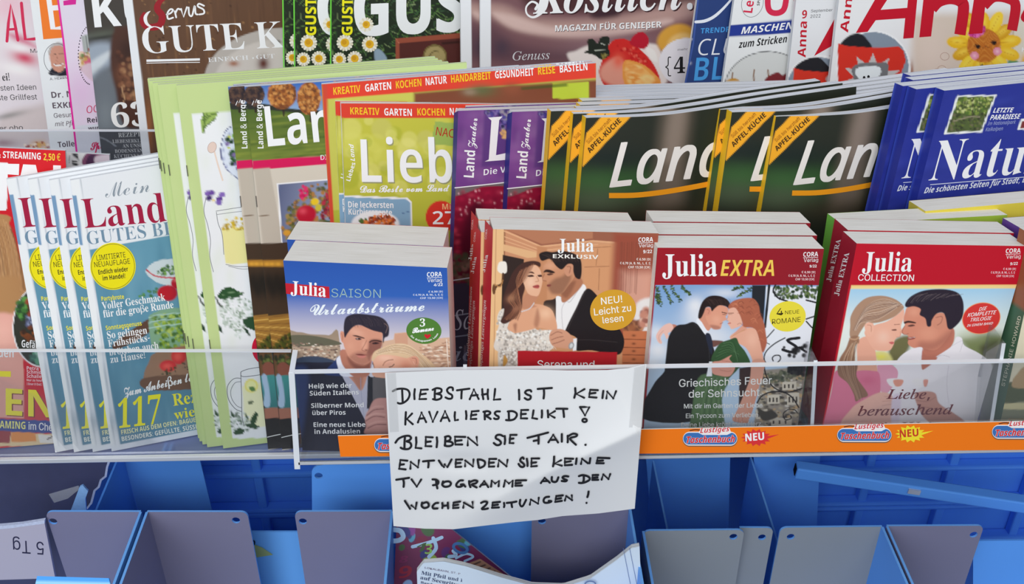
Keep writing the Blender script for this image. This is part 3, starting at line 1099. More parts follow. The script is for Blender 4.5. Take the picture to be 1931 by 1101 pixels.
s = sheet_for(R2, [(606, 159), (1124, 119), (1120, 800), (650, 842)], 10, near=-0.004, step=3, base=(170, 176, 60))
s.zoom(590, 110, 3.145)
s.fill([(50, 150), (1680, 20), (1680, 125), (60, 246)], (214, 62, 44), .8, False)
s.fill([(60, 246), (1680, 115), (1700, 900), (100, 900)], (190, 188, 84), 2, False)
s.fill([(600, 205), (900, 180), (1690, 125), (1690, 400), (600, 400)], (120, 66, 44), 6, False)
s.blob(1000, 190, 90, 40, (90, 96, 60), .9)
s.blob(1180, 180, 60, 40, (136, 74, 50), .9)
s.fill([(1420, 150), (1640, 135), (1640, 240), (1420, 240)], (176, 190, 56), .8, False)
s.blob(930, 200, 40, 20, (150, 130, 110), .7)
s.fill([(50, 150), (80, 150), (125, 1010), (104, 1010)], (200, 70, 50), .8, False)
s.zoom()
band(s, [('KREATIV', 629, 179, 680, 174, 14), ('GARTEN', 689, 173, 738, 168, 14), ('KOCHEN', 747, 167, 795, 162, 14), ('NATUR', 803, 161, 843, 157, 14),
         ('HANDARBEIT', 851, 156, 926, 149, 14), ('GESUNDHEIT', 934, 148, 1007, 142, 14), ('REISE', 1015, 141, 1047, 138, 14), ('BASTELN', 1056, 137, 1108, 132, 14)], 0)
s.line([(985, 167), (1068, 160)], 5, (60, 76, 30), .7, 2, False)
T = 0.005
b0 = book('magazine', 'yellow green magazine standing tallest with its whole red headline band in view', 'magazine', s, T, group='yellow green magazines with red headline band')
copy_tree(b0, fan(s, T, 1.05, 602), 'yellow green magazine with red edge, rearmost copy behind the tall one')

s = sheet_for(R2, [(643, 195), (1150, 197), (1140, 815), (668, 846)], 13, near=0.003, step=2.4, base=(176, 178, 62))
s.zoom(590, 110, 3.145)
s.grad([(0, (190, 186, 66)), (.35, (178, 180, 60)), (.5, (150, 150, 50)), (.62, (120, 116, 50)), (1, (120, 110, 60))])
for _ in range(70):
    x, y, r = RNG.uniform(180, 1100), RNG.uniform(360, 830), RNG.uniform(25, 75)
    s.blob(x, y, r, r, [(206, 204, 96), (222, 216, 130), (150, 160, 40), (196, 190, 120)][int(RNG.integers(4))], .38, 0, .25)
s.fill([(160, 262), (1800, 262), (1800, 362), (165, 352)], (212, 62, 44), .8, False)
s.fill([(725, 375), (1000, 395), (1000, 530), (700, 510)], (150, 172, 84), 1, False)
s.fill([(176, 812), (560, 826), (585, 850), (590, 1020), (180, 1020)], (240, 240, 238), 1, False)
s.fill([(178, 822), (552, 836), (576, 856), (580, 1020), (182, 1020)], (128, 164, 190), 1, False)
s.blob(370, 985, 150, 85, (232, 234, 236), 1, 0, .1)
s.speckle([(262, 1010), (300, 960), (370, 935), (450, 925), (490, 960), (480, 1010)], [(190, 84, 40), (226, 130, 60), (150, 60, 36), (110, 60, 40)], 130, 4, 1)
s.speckle([(275, 965), (300, 940), (320, 960), (290, 975)], [(80, 110, 50)], 14, 3, 1)
s.line([(530, 920), (580, 905)], 4, (80, 110, 150))
s.blob(760, 940, 92, 98, (206, 52, 40), 1, 0, .04)
s.line([(178, 350), (186, 1010)], 5, (150, 150, 60), .6, 1, False)
band(s, [('KREATIV', 222, 332, 396, 336, 42), ('GARTEN', 424, 338, 588, 342, 42), ('KOCHEN', 620, 338, 784, 340, 42), ('NATUR', 812, 336, 945, 338, 42)], 0)
s.text('NACH', 728, 455, 880, 478, 50, (176, 36, 28), 'sansi')
s.text('Liebes', 221, 730, 254, 618, 26, W_, 'sansbi', up=(-1, -.05))
s.text('Land', 250, 610, 240, 508, 26, W_, 'sansbi', up=(-1, -.05))
sh_ = (150, 150, 110)
s.text('Liebe', 297, 744, 1000, 748, 256, sh_, 'sansb', off=-.006)
s.text('Liebe', 291, 736, 994, 740, 256, W_, 'sansb', off=-.006)
s.text('Das Beste vom Land', 282, 796, 812, 788, 40, W_, 'script', off=.006)
s.text('Die leckersten', 210, 884, 478, 888, 36, W_, 'sansb')
s.text('Kürbisrezepte', 212, 926, 470, 932, 36, W_, 'sansb')
s.text('Mit', 768, 896, 840, 896, 34, (236, 170, 120), 'sansb')
s.text('27', 712, 985, 850, 985, 78, W_, 'sansb', off=-.008)
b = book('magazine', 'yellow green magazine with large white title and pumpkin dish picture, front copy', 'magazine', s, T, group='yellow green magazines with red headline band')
copy_tree(b, shift(s, T, 1.1, (632, 191)), 'yellow green magazine directly behind the front copy with the large white title')
copy_tree(b, fan(s, T, 2.2, 645), 'yellow green magazine with only its white top edge showing above the front copies')

# purple garden magazine, built at the left copy
s = sheet_for(R2, [(864, 209), (1360, 192), (1335, 815), (842, 846)], 14, near=-0.002, lift_z=0.004, step=2.2, base=(112, 62, 130))
s.zoom(840, 140, 3.67)
s.fill([(80, 240), (1900, 90), (1900, 600), (60, 790)], (112, 62, 132), 1, False)
for _ in range(60):
    s.blob(RNG.uniform(80, 500), RNG.uniform(250, 760), RNG.uniform(15, 60), RNG.uniform(20, 60), [(140, 84, 150), (84, 46, 110), (150, 110, 160)][int(RNG.integers(3))], .3)
s.fill([(270, 240), (600, 200), (600, 620), (250, 640)], (92, 56, 120), 6, False)
s.speckle([(270, 250), (445, 235), (450, 440), (390, 440), (380, 310), (280, 290)], [(52, 44, 104), (74, 64, 140), (120, 100, 160), (150, 140, 150), (36, 34, 70)], 110, 4, .9)
s.speckle([(380, 390), (420, 380), (420, 445), (385, 440)], [(220, 170, 110), (200, 150, 90)], 14, 3, 1)
s.fill([(60, 792), (1900, 560), (1900, 1500), (20, 1500)], (140, 18, 50), 1, False, 1, (96, 14, 40), ((200, 800), (200, 1200)))
s.fill([(60, 792), (600, 730), (600, 770), (290, 775), (200, 800), (120, 830), (60, 840)], (110, 100, 100), 3)
for _ in range(120):
    x, y = RNG.uniform(40, 520), RNG.uniform(800, 1300)
    s.blob(x, y, RNG.uniform(10, 26), RNG.uniform(8, 20), [(176, 30, 64), (110, 10, 40), (190, 60, 84)][int(RNG.integers(3))], .5)
for _ in range(34):
    s.blob(RNG.uniform(60, 500), RNG.uniform(800, 1000), 5, 7, (232, 170, 180), .9)
s.fill([(150, 950), (260, 920), (260, 1300), (100, 1400)], (80, 12, 34), 16)
s.fill([(10, 1450), (1900, 1350), (1900, 2400), (-20, 2600)], (52, 44, 62), 4, False)
s.speckle([(20, 1250), (200, 1250), (200, 1450), (20, 1450)], [(90, 70, 60), (60, 70, 50), (120, 90, 80)], 60, 6, .8)
s.ribbon([(66, 786), (420, 748), (900, 690)], 7, W_)
s.ribbon([(30, 1430), (190, 1405)], 8, (170, 170, 180))
s.ribbon([(30, 1675), (200, 1650)], 10, (120, 124, 140))
s.ribbon([(30, 1820), (200, 1800)], 10, (120, 124, 140))
s.text('Land', 196, 716, 206, 530, 70, W_, 'sansb', up=(-1, -.08))
s.text('Zauber', 200, 512, 222, 305, 46, W_, 'script', up=(-1, -.08), off=.002)
s.poly([(272, 604), (300, 590), (318, 320), (295, 300), (395, 292), (372, 318), (350, 560), (420, 545), (470, 520), (450, 590)], (232, 226, 226))
s.text('Die Vielfalt', 264, 700, 600, 652, 42, W_, 'sansb', off=-.006)
s.zoom(840, 380, 3.239)
s.text('Sch', 45, 785, 230, 770, 120, (170, 172, 186), 'serifi')
s.text('ic', 55, 975, 180, 970, 90, (140, 144, 160), 'serifi')
T = 0.007
sp = make_spine(s, T, ((-8, 4), (-6, 0)), (48, 44, 120))
sp.zoom()
b = book('magazine', 'purple garden magazine with lavender and red raspberries, left copy', 'magazine', s, T, sp, group='purple raspberry garden magazines')
copy_tree(b, shift(s, T, -1.1, (966, 211)), 'purple garden magazine with raspberries, right copy beside the dark apple magazines')
copy_tree(b, fan(s, T, 1.05, 880), 'purple garden magazine directly behind the left copy, only its white top edge showing')

# dark country magazine with a yellow spine and corner banner
tu, td = [0, .16, .3, .39, .49, .7, 1], [0, 9, 13, 12, 10, 4, 0]


ap_u = np.linspace(0, 1, 200)
ap_d = np.convolve(np.pad(np.interp(ap_u, tu, td), 12, 'edge'), np.ones(25) / 25, 'valid')


def art_apple():
    bend = lambda u, v: 0.00082 * np.interp(u, ap_u, ap_d) * (1 - v) ** 2
    s = sheet_for(R2, [(1105, 221.5), (1615, 163), (1585, 815), (1051, 848)], 15, near=0.020, lift_z=0.004, step=2.4, bend=bend, base=(38, 42, 34))
    s.top = (ap_u, ap_d)
    s.X, s.Y = s.px(s.U, s.V)
    s.lift = 0.00035
    s.zoom(1060, 130, 3.5525)
    s.blob(280, 760, 330, 120, (58, 96, 52), .9)
    s.blob(480, 740, 200, 60, (50, 84, 46), .7)
    s.blob(300, 600, 300, 90, (24, 34, 34), .8)
    s.blob(250, 880, 260, 90, (84, 96, 74), .6)
    s.fill([(700, 250), (860, 220), (830, 600), (800, 900), (600, 950), (640, 620)], (104, 92, 80), 34)
    s.fill([(740, 250), (830, 240), (790, 560), (690, 600)], (142, 126, 114), 22, True, .7)
    s.blob(1000, 560, 120, 300, (36, 44, 32), .8)
    s.blob(640, 960, 300, 80, (58, 48, 34), .6)
    for x, y, r in ((1750, 900, 60), (1600, 1200, 90), (300, 1500, 120), (900, 1500, 160)):
        s.blob(x, y, r, r, (150, 60, 40), .8)
    # flower and leaves low on the right
    s.speckle([(1600, 620), (1700, 560), (1760, 700), (1680, 830), (1600, 760)], [(196, 170, 50), (220, 190, 60), (150, 120, 40)], 80, 6, .9)
    s.zoom(1060, 130, 3.5525)
    s.fill([(160, 434), (284, 300), (480, 300), (456, 322), (132, 664)], (240, 164, 40), .6, False)
    s.text('APFEL-KÜCHE', 186, 565, 398, 352, 34, (60, 40, 20), 'sansb', up=(-.66, -.75))
    s.text('Süß bis herzhaft', 176, 502, 330, 345, 24, (150, 96, 30), 'sans', up=(-.66, -.75))
    s.text('Land', 322, 792, 1120, 702, 292, (226, 220, 214), 'sansi', off=.012, up=(.08, -.995))
    s.ribbon([(314, 848), (480, 846), (640, 830), (800, 805), (1000, 767), (1200, 722), (1420, 668)], 35, (232, 150, 30), cap=False)
    return s


s = art_apple()
T = 0.0082
sp = make_spine(s, T, None, (240, 186, 40))
b = book('magazine', 'dark country magazine with orange corner banner, its title fully shown left of the yellow spines', 'magazine', s, T, sp, group='dark apple country magazines', back=(150, 120, 60))
copy_tree(b, shift(s, T, 1.02, (1081, 214)), 'dark country magazine with orange banner, middle one of the three left copies')
copy_tree(b, shift(s, T, 2.06, (1039, 209)), 'dark country magazine with orange banner, leftmost copy beside the purple magazine')
copy_tree(b, shift(s, T, -3.1, (1463, 219)), 'dark country magazine with orange banner, rightmost copy beside the blue magazines')
copy_tree(b, shift(s, T, -2.05, (1380, 211)), 'dark country magazine with orange banner, second from the right')
copy_tree(b, shift(s, T, -1.05, (1358, 206)), 'dark country magazine with orange banner, only its corner banner peeping between two yellow spines')
WB = 'dark magazine, %s white page top band '
s = sheet_for(R2, [(1090, 206), (1600, 190), (1585, 815), (1051, 848)], 13, near=0.020 - 3.0 * T, step=6, base=(38, 42, 34))
s.fill([(1082, 262), (1140, 190), (1200, 184), (1076, 330)], (240, 164, 40), .6, False)
T = 0.0095
sp = make_spine(s, T, None, (240, 186, 40))
b = book('magazine', WB % 'first' + 'back from the left dark covers', 'magazine', s, T, sp, group='dark apple country magazines', back=(200, 200, 196))
for k, x, w in ((1, 1094, 'second'), (2, 1098, 'third'), (3, 1088, 'fourth'), (4, 1075, 'fifth'), (5, 1064, 'sixth'), (6, 1052, 'seventh')):
    copy_tree(b, fan(s, T, k, x), WB % w + 'back from the left dark covers')
s = sheet_for(R2, [(1312, 219), (1822, 151), (1780, 815), (1262, 848)], 16, near=-0.0125, step=6, base=(38, 42, 34))
s.fill([(1300, 275), (1362, 205), (1422, 198), (1290, 340)], (240, 164, 40), .6, False)
sp = make_spine(s, T, None, (240, 186, 40))
b = book('magazine', WB % 'first' + 'above the rightmost dark cover beside blue ones', 'magazine', s, T, sp, group='dark apple country magazines', back=(200, 200, 196))
for k, x, w in ((1, 1308, 'second'), (2, 1306, 'third'), (3, 1302, 'fourth')):
    copy_tree(b, fan(s, T, k, x), WB % w + 'above the rightmost dark cover beside blue ones')

# royal blue nature magazine
s = sheet_for(R2, [(1781, 171), (2290, 120), (2080, 830), (1610, 846)], 15, near=0.030, lift_z=0.006, step=2.4, base=(40, 50, 140))
s.zoom(1400, 120, 3.058)
for _ in range(60):
    s.blob(RNG.uniform(1000, 1900), RNG.uniform(150, 1000), RNG.uniform(20, 90), RNG.uniform(10, 40), [(58, 72, 164), (32, 42, 120)][int(RNG.integers(2))], .35, -14)
s.fill([(1238, 183), (1466, 180), (1380, 396), (1162, 408)], (226, 228, 226), .7, False)
s.fill([(1248, 192), (1452, 189), (1372, 386), (1176, 397)], (78, 92, 50), .7, False)
s.speckle([(1250, 195), (1450, 191), (1410, 290), (1215, 290)], [(120, 140, 60), (160, 170, 90), (80, 110, 44), (60, 70, 40), (190, 196, 130)], 150, 3, .9)
s.speckle([(1215, 290), (1410, 290), (1374, 382), (1180, 394)], [(70, 76, 50), (110, 104, 80), (50, 56, 36), (96, 110, 50)], 100, 3, .9)
s.line([(1330, 200), (1325, 320)], 5, (60, 56, 40))
s.line([(1220, 330), (1300, 310), (1370, 305)], 7, (150, 140, 116), .8)
s.fill([(1606, 320), (1800, 305), (1760, 380), (1586, 382)], (226, 228, 226), .7, False)
s.fill([(1616, 330), (1800, 318), (1760, 372), (1598, 374)], (120, 50, 50), .7, False)
s.text('LETZTE', 1444, 283, 1560, 280, 28, W_, 'sansbi', up=(.25, -.97))
s.text('PARADIESE', 1426, 325, 1600, 317, 30, W_, 'sansbi', up=(.25, -.97))
s.text('Im Nationalpark', 1412, 356, 1574, 346, 22, (150, 160, 200), 'sansi', up=(.25, -.97))
s.text('Kalkalpen', 1400, 390, 1500, 384, 22, (150, 160, 200), 'sansi', up=(.25, -.97))
s.text('Natur', 1072, 676, 1720, 628, 240, (225, 225, 228), 'serifb', up=(.26, -.96), off=-.005)
s.ribbon([(1084, 698), (1350, 676), (1800, 640)], 4, (200, 204, 220))
s.text('Die schönsten Seiten für Stadt, Land', 1046, 748, 1700, 676, 34, (215, 218, 228), 'sansbi', up=(.25, -.97))
T = 0.010
sp = make_spine(s, T, None, (34, 46, 140))
sp.C[:, 0] = lin((60, 80, 180))
b = book('magazine', 'royal blue nature magazine with white title and framed forest picture, front copy', 'magazine', s, T, sp, group='royal blue nature magazines', back=(40, 50, 140))
copy_tree(b, fan(s, T, 1.05, 1728), 'royal blue nature magazine directly behind the front copy, partly showing its forest picture')
copy_tree(b, fan(s, T, 2.1, 1703), 'royal blue nature magazine seen only as a blue spine beside the dark magazine')
copy_tree(b, fan(s, T, 3.13, 1722), 'royal blue nature magazine right behind the blue covers, showing just its white page tops')
copy_tree(b, fan(s, T, 4.16, 1718), 'royal blue nature magazine rearmost in the stack, its page tops below the orange toy flower')

# television magazine
s = sheet_for(R2, [(-330, 264), (123, 284), (150, 836), (-270, 846)], 8, near=0.006, step=2.4, base=(205, 24, 40))
s.zoom(0, 240, 3.44)
s.fill([(-1200, 210), (52, 225), (45, 535), (-1200, 540)], (232, 232, 232), .8, False)
s.fill([(-1100, 530), (110, 530), (105, 1300), (-1100, 1300)], (202, 22, 38), .8, False)
s.zoom(0, 240, 3.44)
s.fill([(-900, 560), (-20, 560), (60, 640), (110, 790), (170, 1010), (185, 1120), (60, 1130), (-900, 1130)], (176, 130, 84), 3)
for i in range(60):
    x = RNG.uniform(-120, 150)
    s.line([(x - 60, 600 + RNG.uniform(0, 80)), (x - 10, 800), (x + 30, 1060)], 8, [(206, 164, 116), (140, 96, 60), (186, 140, 96), (120, 78, 48)][int(RNG.integers(4))], .5)
s.zoom(0, 540, 3.3375)
s.fill([(-900, 100), (70, 100), (90, 190), (150, 330), (160, 640), (-900, 640)], (222, 160, 146), 4, False)
s.blob(20, 300, 90, 130, (236, 180, 164), .8)
s.fill([(-100, -20), (120, -60), (100, 150), (30, 165), (-60, 140)], (176, 130, 84), 8)
s.fill([(148, 440), (420, 470), (420, 850), (140, 860)], (196, 26, 44), 1, False)
s.fill([(-900, 640), (400, 640), (400, 850), (-900, 800)], (196, 30, 44), 2, False)
s.fill([(-900, 520), (150, 520), (150, 830), (-900, 800)], (222, 160, 146), 3, False)
s.blob(265, 250, 188, 262, (235, 235, 235), 1, 0, .02)
s.blob(265, 250, 181, 254, (50, 52, 44), 1, 0, .02)
s.speckle([(100, 110), (160, 60), (200, 200), (120, 210)], [(60, 110, 50), (90, 150, 70), (40, 70, 40)], 70, 5, .9)
s.speckle([(160, 90), (290, 80), (290, 190), (170, 190)], [(120, 40, 30), (150, 70, 50), (80, 30, 26)], 60, 5, .9)
s.speckle([(160, 180), (290, 180), (290, 250), (170, 250)], [(150, 160, 190), (90, 96, 130), (60, 60, 70)], 50, 5, .9)
s.speckle([(130, 260), (290, 250), (280, 340), (150, 340)], [(110, 60, 34), (150, 84, 40), (60, 40, 30)], 50, 5, .9)
s.speckle([(170, 420), (290, 420), (270, 490), (200, 470)], [(90, 150, 120), (150, 190, 170), (60, 100, 90)], 30, 5, .9)
s.fill([(-900, 800), (320, 845), (365, 850), (360, 925), (-900, 885)], (30, 62, 140), .8, False)
s.fill([(-900, 890), (360, 930), (390, 1010), (-900, 990)], (226, 200, 150), 1, False)
s.fill([(-900, 890), (70, 910), (60, 985), (-900, 985)], (150, 40, 40), 2, False)
s.fill([(72, 915), (220, 920), (230, 975), (70, 980)], (226, 140, 56), 2, False)
s.fill([(240, 930), (380, 945), (380, 985), (250, 985)], (232, 228, 216), 2, False)
s.line([(300, 960), (330, 945)], 8, (70, 36, 30))
s.zoom(0, 240, 3.44)
s.fill([(-1200, 80), (425, 145), (428, 240), (-1200, 200)], (206, 26, 36), .8, False)
s.text('FILME & STREAMING', -160, 190, 264, 210, 44, W_, 'sansb', up=(0, -1))
s.text('2,50 €', 282, 213, 392, 217, 44, (244, 206, 60), 'sansb', up=(0, -1))
s.poly([(50, 300), (52, 325), (420, 325), (425, 240), (130, 232)], (206, 26, 36))
s.poly([(-400, 228), (125, 238), (122, 310), (50, 305), (40, 540), (-400, 540)], (236, 236, 236))
s.poly([(150, 240), (232, 244), (300, 540), (80, 540)], (236, 236, 236))
s.poly([(345, 246), (395, 248), (400, 540), (340, 540)], (236, 236, 236))
s.zoom(0, 540, 3.3375)
s.text('Gefährlich', 136, 382, 330, 398, 46, W_, 'sansb', up=(0, -1))
s.text('bluen', -60, 444, 86, 446, 56, W_, 'sansb', up=(0, -1))
s.poly([(-200, 528), (68, 534), (68, 570), (-200, 560)], (250, 222, 30))
for i, (t, y, h) in enumerate((('Petra', 526, 22), ('Schmidt-', 550, 22), ('Schaller', 576, 22), ('Nur zu kaufen', 598, 15), ('„Oner 8 Out“', 622, 15))):
    s.text(t, 168, y - 2, 168 + (74, 112, 106, 120, 96)[i], y + 2, h, (246, 200, 206), 'sansb', up=(0, -1))
s.text('HEN', -150, 804, 345, 832, 168, (120, 30, 20), 'sansb', up=(0, -1))
s.text('HEN', -158, 798, 338, 826, 168, (250, 222, 30), 'sansb', up=(0, -1))
s.text('STREAMING', -110, 886, 160, 898, 46, (230, 226, 130), 'sansb', up=(0, -1))
s.text('im Check', 180, 900, 385, 912, 46, W_, 'sans', up=(0, -1), off=.01)
book('magazine', 'red television magazine with yellow lettering and blonde hair at left edge of the shelf', 'magazine', s, 0.003)

s = sheet_for(R2, [(-150, 272), (206, 292), (225, 836), (-120, 842)], 3, near=-0.037, step=2.4, base=(222, 222, 222))
s.zoom(0, 240, 3.44)
for i, w in enumerate((7, 4, 9, 4, 6, 10, 4, 7, 5)):
    y = 172 + i * 9
    s.fill([(470, y), (512, y - 2), (502, y + w * .6), (466, y + w * .6)], (50, 50, 54), .5, False)
s.text('4 190001', 452, 232, 456, 182, 8, (60, 60, 64), 'sans', up=(-1, 0))
s.fill([(560, 170), (640, 160), (715, 178), (715, 250), (540, 245)], (120, 70, 100), 3)
s.fill([(575, 185), (620, 180), (610, 240), (560, 240)], (70, 40, 70), 2)
s.fill([(620, 190), (720, 180), (720, 240), (625, 240)], (190, 176, 186), 4)
book('magazine', 'white magazine with barcode corner showing behind the red television magazine', 'magazine', s, 0.003)

# ------------------------------------------------------------------ row at the back
def r3(quad, yaw=8, near=0.0, **kw):
    kw.setdefault('step', 2.4)
    return sheet_for(R3, quad, yaw, near, **kw)


# pink dessert magazine
s = r3([(-340, -230), (90, -255), (170, 312), (-262, 335)], near=-.004, base=(222, 212, 214))
s.zoom(0, 0, 3.67)
s.blob(60, 40, 160, 120, (226, 180, 190), .8)
s.fill([(60, 230), (160, 250), (260, 330), (170, 320), (90, 270)], (206, 120, 140), 14)
s.blob(170, 400, 90, 50, (204, 70, 96), 1, 18)
s.blob(140, 330, 90, 30, (236, 230, 228), .9, 10)
s.blob(120, 480, 120, 40, (238, 232, 228), .9, 12)
s.fill([(0, 820), (90, 760), (200, 740), (330, 740), (320, 1000), (0, 1000)], (206, 192, 188), 16)
s.blob(60, 800, 120, 20, (130, 128, 124), .7, -12)
s.blob(20, 990, 90, 30, (150, 120, 124), .8)
s.blob(270, 1000, 50, 26, (214, 160, 90), 1)
s.speckle([(170, 1000), (330, 970), (340, 1030), (180, 1040)], [(150, 40, 30), (220, 170, 90), (240, 220, 200)], 26, 3, .9)
c = (206, 36, 78)
s.ribbon([(-30, 20), (-34, 200), (-60, 280), (-110, 285), (-130, 200)], 24, c)
s.ribbon([(48, 285), (58, 160), (75, 32), (100, 150), (124, 278)], 20, c, smooth=False)
s.ribbon([(52, 205), (112, 200)], 17, c)
s.ribbon([(148, 22), (160, 150), (175, 272), (232, 270), (280, 262)], 21, c, smooth=False)
s.text('MAI', 212, 366, 300, 362, 28, (70, 66, 70))
s.text('Kein ei!', -110, 566, 68, 556, 50, (50, 48, 50), 'serifb')
s.text('die besten Ideen', -140, 632, 252, 620, 38, (70, 68, 70), 'sans')
s.text('für das beste Grillfest', -260, 700, 258, 688, 38, (70, 68, 70), 'sans')
s.text('aber oho', -66, 908, 160, 898, 34, (70, 68, 70), 'sans')
book('magazine', 'pale magazine with thin pink capital letters at far left of the back row', 'magazine', s, .004)

# white magazine with an orange logo box
s = r3([(23, -250), (445, -280), (520, 300), (102, 332)], base=(226, 226, 224))
s.zoom(0, 0, 3.67)
s.fill([(200, -40), (1200, -120), (1200, 1000), (340, 1030)], (224, 226, 226), 1, False)
s.poly([(236, -300), (700, -330), (740, 236), (300, 272)], (236, 120, 34))
s.ribbon([(318, -150), (366, 196), (460, 188)], 36, W_, smooth=False, cap=False)
s.ribbon([(330, 58), (440, 50)], 36, W_, cap=False)
s.ribbon([(310, -150), (440, -160)], 36, W_, cap=False)
s.ring(392, 406, 88, 106, 3, (90, 90, 96))
s.fill([(350, 480), (372, 470), (410, 480), (470, 470), (520, 520), (350, 520)], (30, 30, 40), 2)
s.fill([(340, 360), (350, 320), (385, 302), (430, 304), (460, 340), (462, 420), (440, 480), (410, 500), (370, 480), (348, 430)], (196, 140, 118), 1.2)
s.fill([(336, 380), (340, 330), (380, 298), (430, 296), (470, 330), (466, 370), (448, 330), (400, 316), (360, 330), (346, 372)], (178, 172, 168), 1.2)
s.line([(362, 382), (385, 376)], 6, (90, 60, 50))
s.line([(410, 376), (436, 374)], 6, (90, 60, 50))
s.line([(398, 390), (392, 420), (404, 424)], 5, (160, 104, 84))
s.line([(376, 446), (404, 456), (436, 440)], 9, (232, 226, 220))
s.line([(374, 442), (404, 448), (438, 436)], 3, (120, 60, 56))
s.text('A. HERRMANN', 346, 556, 530, 538, 18, (80, 80, 84))
g = (92, 80, 88)
s.text('Dr. Natur', 358, 678, 640, 662, 42, g, 'sansb')
s.text('EXKLUSIV', 366, 750, 650, 738, 40, g, 'sansb')
s.text('Gesund', 374, 816, 530, 806, 32, g)
s.text('mit Pflanzen', 382, 874, 620, 862, 32, g, 'sansi')
s.text('Tolle', 402, 1020, 518, 1012, 38, g, 'sansb')
book('magazine', 'white magazine with orange logo box and round portrait of a grey haired man', 'magazine', s, .004)

# lavender magazine with a magenta edge
s = r3([(78, -250), (500, -280), (572, 300), (152, 330)], near=.004, base=(218, 204, 218))
s.zoom(0, 0, 3.67)
s.fill([(400, 0), (700, 0), (700, 250), (430, 250)], (216, 208, 220), 40, False)
s.blob(560, 640, 120, 160, (214, 170, 206), .6)
s.fill([(525, 870), (800, 850), (800, 1200), (560, 1200)], (206, 206, 214), 3, False)
s.ribbon([(270, -1000), (402, 0), (440, 290), (528, 1030), (560, 1300)], 13, (220, 40, 150), smooth=False, cap=False)
s.poly([(440, 38), (525, 30), (528, -20), (500, -60), (470, -20), (500, -4), (438, 6)], (206, 28, 140))
a = np.linspace(R_(100), R_(262), 26)
for t in a:
    s.disc(630 + 88 * math.cos(t), 380 - 205 * math.sin(t - .0), 4, 5, (60, 50, 60), n=8)
s.fill([(560, 250), (620, 230), (640, 360), (580, 370)], (170, 174, 170), 2, False)
for x in (565, 580, 596):
    s.line([(x, 250), (x + 14, 360)], 4, (90, 92, 90))
s.speckle([(550, 370), (620, 340), (650, 480), (560, 470)], [(190, 150, 80), (200, 90, 120), (90, 120, 60), (220, 200, 170), (150, 70, 60)], 60, 5, .9)
s.fill([(560, 470), (640, 440), (660, 560), (610, 540)], (206, 180, 190), 4)
c = (196, 40, 90)
s.text('OO', 602, 784, 690, 774, 50, c, 'sansi', off=-.004)
s.text('Reise', 606, 850, 726, 840, 34, (60, 50, 60), 'sansb')
s.text('wunder', 612, 904, 760, 892, 30, (60, 50, 60), 'sansb')
s.text('Spaß', 628, 1040, 760, 1020, 50, c, 'script', off=.006)
s.text('tut!', 660, 1098, 712, 1094, 30, (60, 50, 60), 'sansb')
book('magazine', 'lavender magazine with thin magenta edge left of the dark roast magazine', 'magazine', s, .004)

# dark roast magazine
s = r3([(129, -250), (545, -280), (610, 300), (196, 330)], near=.008, base=(84, 84, 86))
s.zoom(0, 0, 3.67)
s.fill([(500, -200), (1400, -200), (1400, 300), (600, 240)], (64, 58, 52), 10, False)
s.blob(700, 240, 150, 30, (84, 88, 76), .9, -8)
s.blob(700, 260, 140, 12, (40, 40, 36), .8, -8)
s.fill([(600, 330), (760, 300), (780, 430), (640, 560), (620, 520)], (150, 160, 172), 14)
s.fill([(620, 440), (760, 350), (770, 380), (640, 520)], (196, 202, 206), 8)
s.fill([(640, 560), (780, 480), (860, 700), (1000, 900), (680, 1000)], (104, 110, 116), 20)
s.blob(730, 800, 60, 120, (130, 138, 142), .6)
s.fill([(790, 210), (860, 180), (1400, 150), (1400, 900), (900, 900), (800, 620), (760, 400)], (74, 44, 32), 8)
s.blob(880, 350, 60, 80, (52, 30, 22), .8)
s.blob(850, 520, 50, 60, (120, 74, 50), .7)
s.speckle([(800, 360), (930, 340), (960, 700), (850, 700)], [(150, 100, 70), (60, 34, 24), (110, 64, 44), (176, 130, 90)], 60, 6, .5)
s.line([(840, 600), (860, 680), (850, 720)], 8, (190, 150, 110), .8)
s.fill([(660, 900), (1400, 860), (1400, 1300), (700, 1300)], (74, 76, 80), 8, False)
s.line([(690, 950), (740, 970), (800, 1010)], 10, (150, 154, 160), .6)
s.text('KÜCHE', 655, 190, 1720, 120, 250, W_, 'sansb')
s.text('63', 778, 884, 1040, 868, 162, (232, 230, 226), 'serifb')
c = (190, 190, 190)
for t, x0, x1, y, h in (('REZEPTE', 820, 1000, 950, 30), ('LIEBESERKLÄRUNG', 780, 1080, 990, 24), ('AN UNSERE', 850, 1030, 1022, 24), ('BODENSTÄNDIGE', 796, 1070, 1058, 24), ('KÜCHENKULTUR', 790, 1060, 1094, 24)):
    s.text(t, x0, y, x1, y - 8, h, c, 'serifb', off=-.003)
book('magazine', 'dark magazine with white letter K and brown roast meat picture', 'magazine', s, .004)

# brown wood kitchen magazine with a white spine
s = r3([(205, -250), (640, -285), (690, 300), (273, 330)], near=.009, base=(96, 66, 46))
s.zoom(250, 0, 3.67)
for i in range(260):
    x, y = RNG.uniform(-60, 1500), RNG.uniform(-60, 1200)
    s.blob(x, y, RNG.uniform(2, 9), RNG.uniform(30, 160), [(120, 84, 56), (76, 50, 36), (108, 74, 50), (66, 42, 30), (140, 100, 64)][int(RNG.integers(5))], .45, -4)
s.speckle([(60, 0), (1000, 0), (1000, 600), (160, 1100)], [(60, 36, 24), (150, 110, 70)], 90, 2.5, .8)
s.blob(110, 900, 30, 200, (180, 110, 60), .5)
s.blob(1050, 560, 560, 370, (176, 168, 160), 1, 0, .02)
s.blob(1050, 580, 500, 320, (196, 188, 180), 1, 0, .05)
s.blob(700, 440, 36, 20, (150, 90, 60), .9)
s.blob(905, 440, 40, 50, (90, 44, 34), 1)
s.blob(1000, 290, 30, 16, (50, 44, 36), 1)
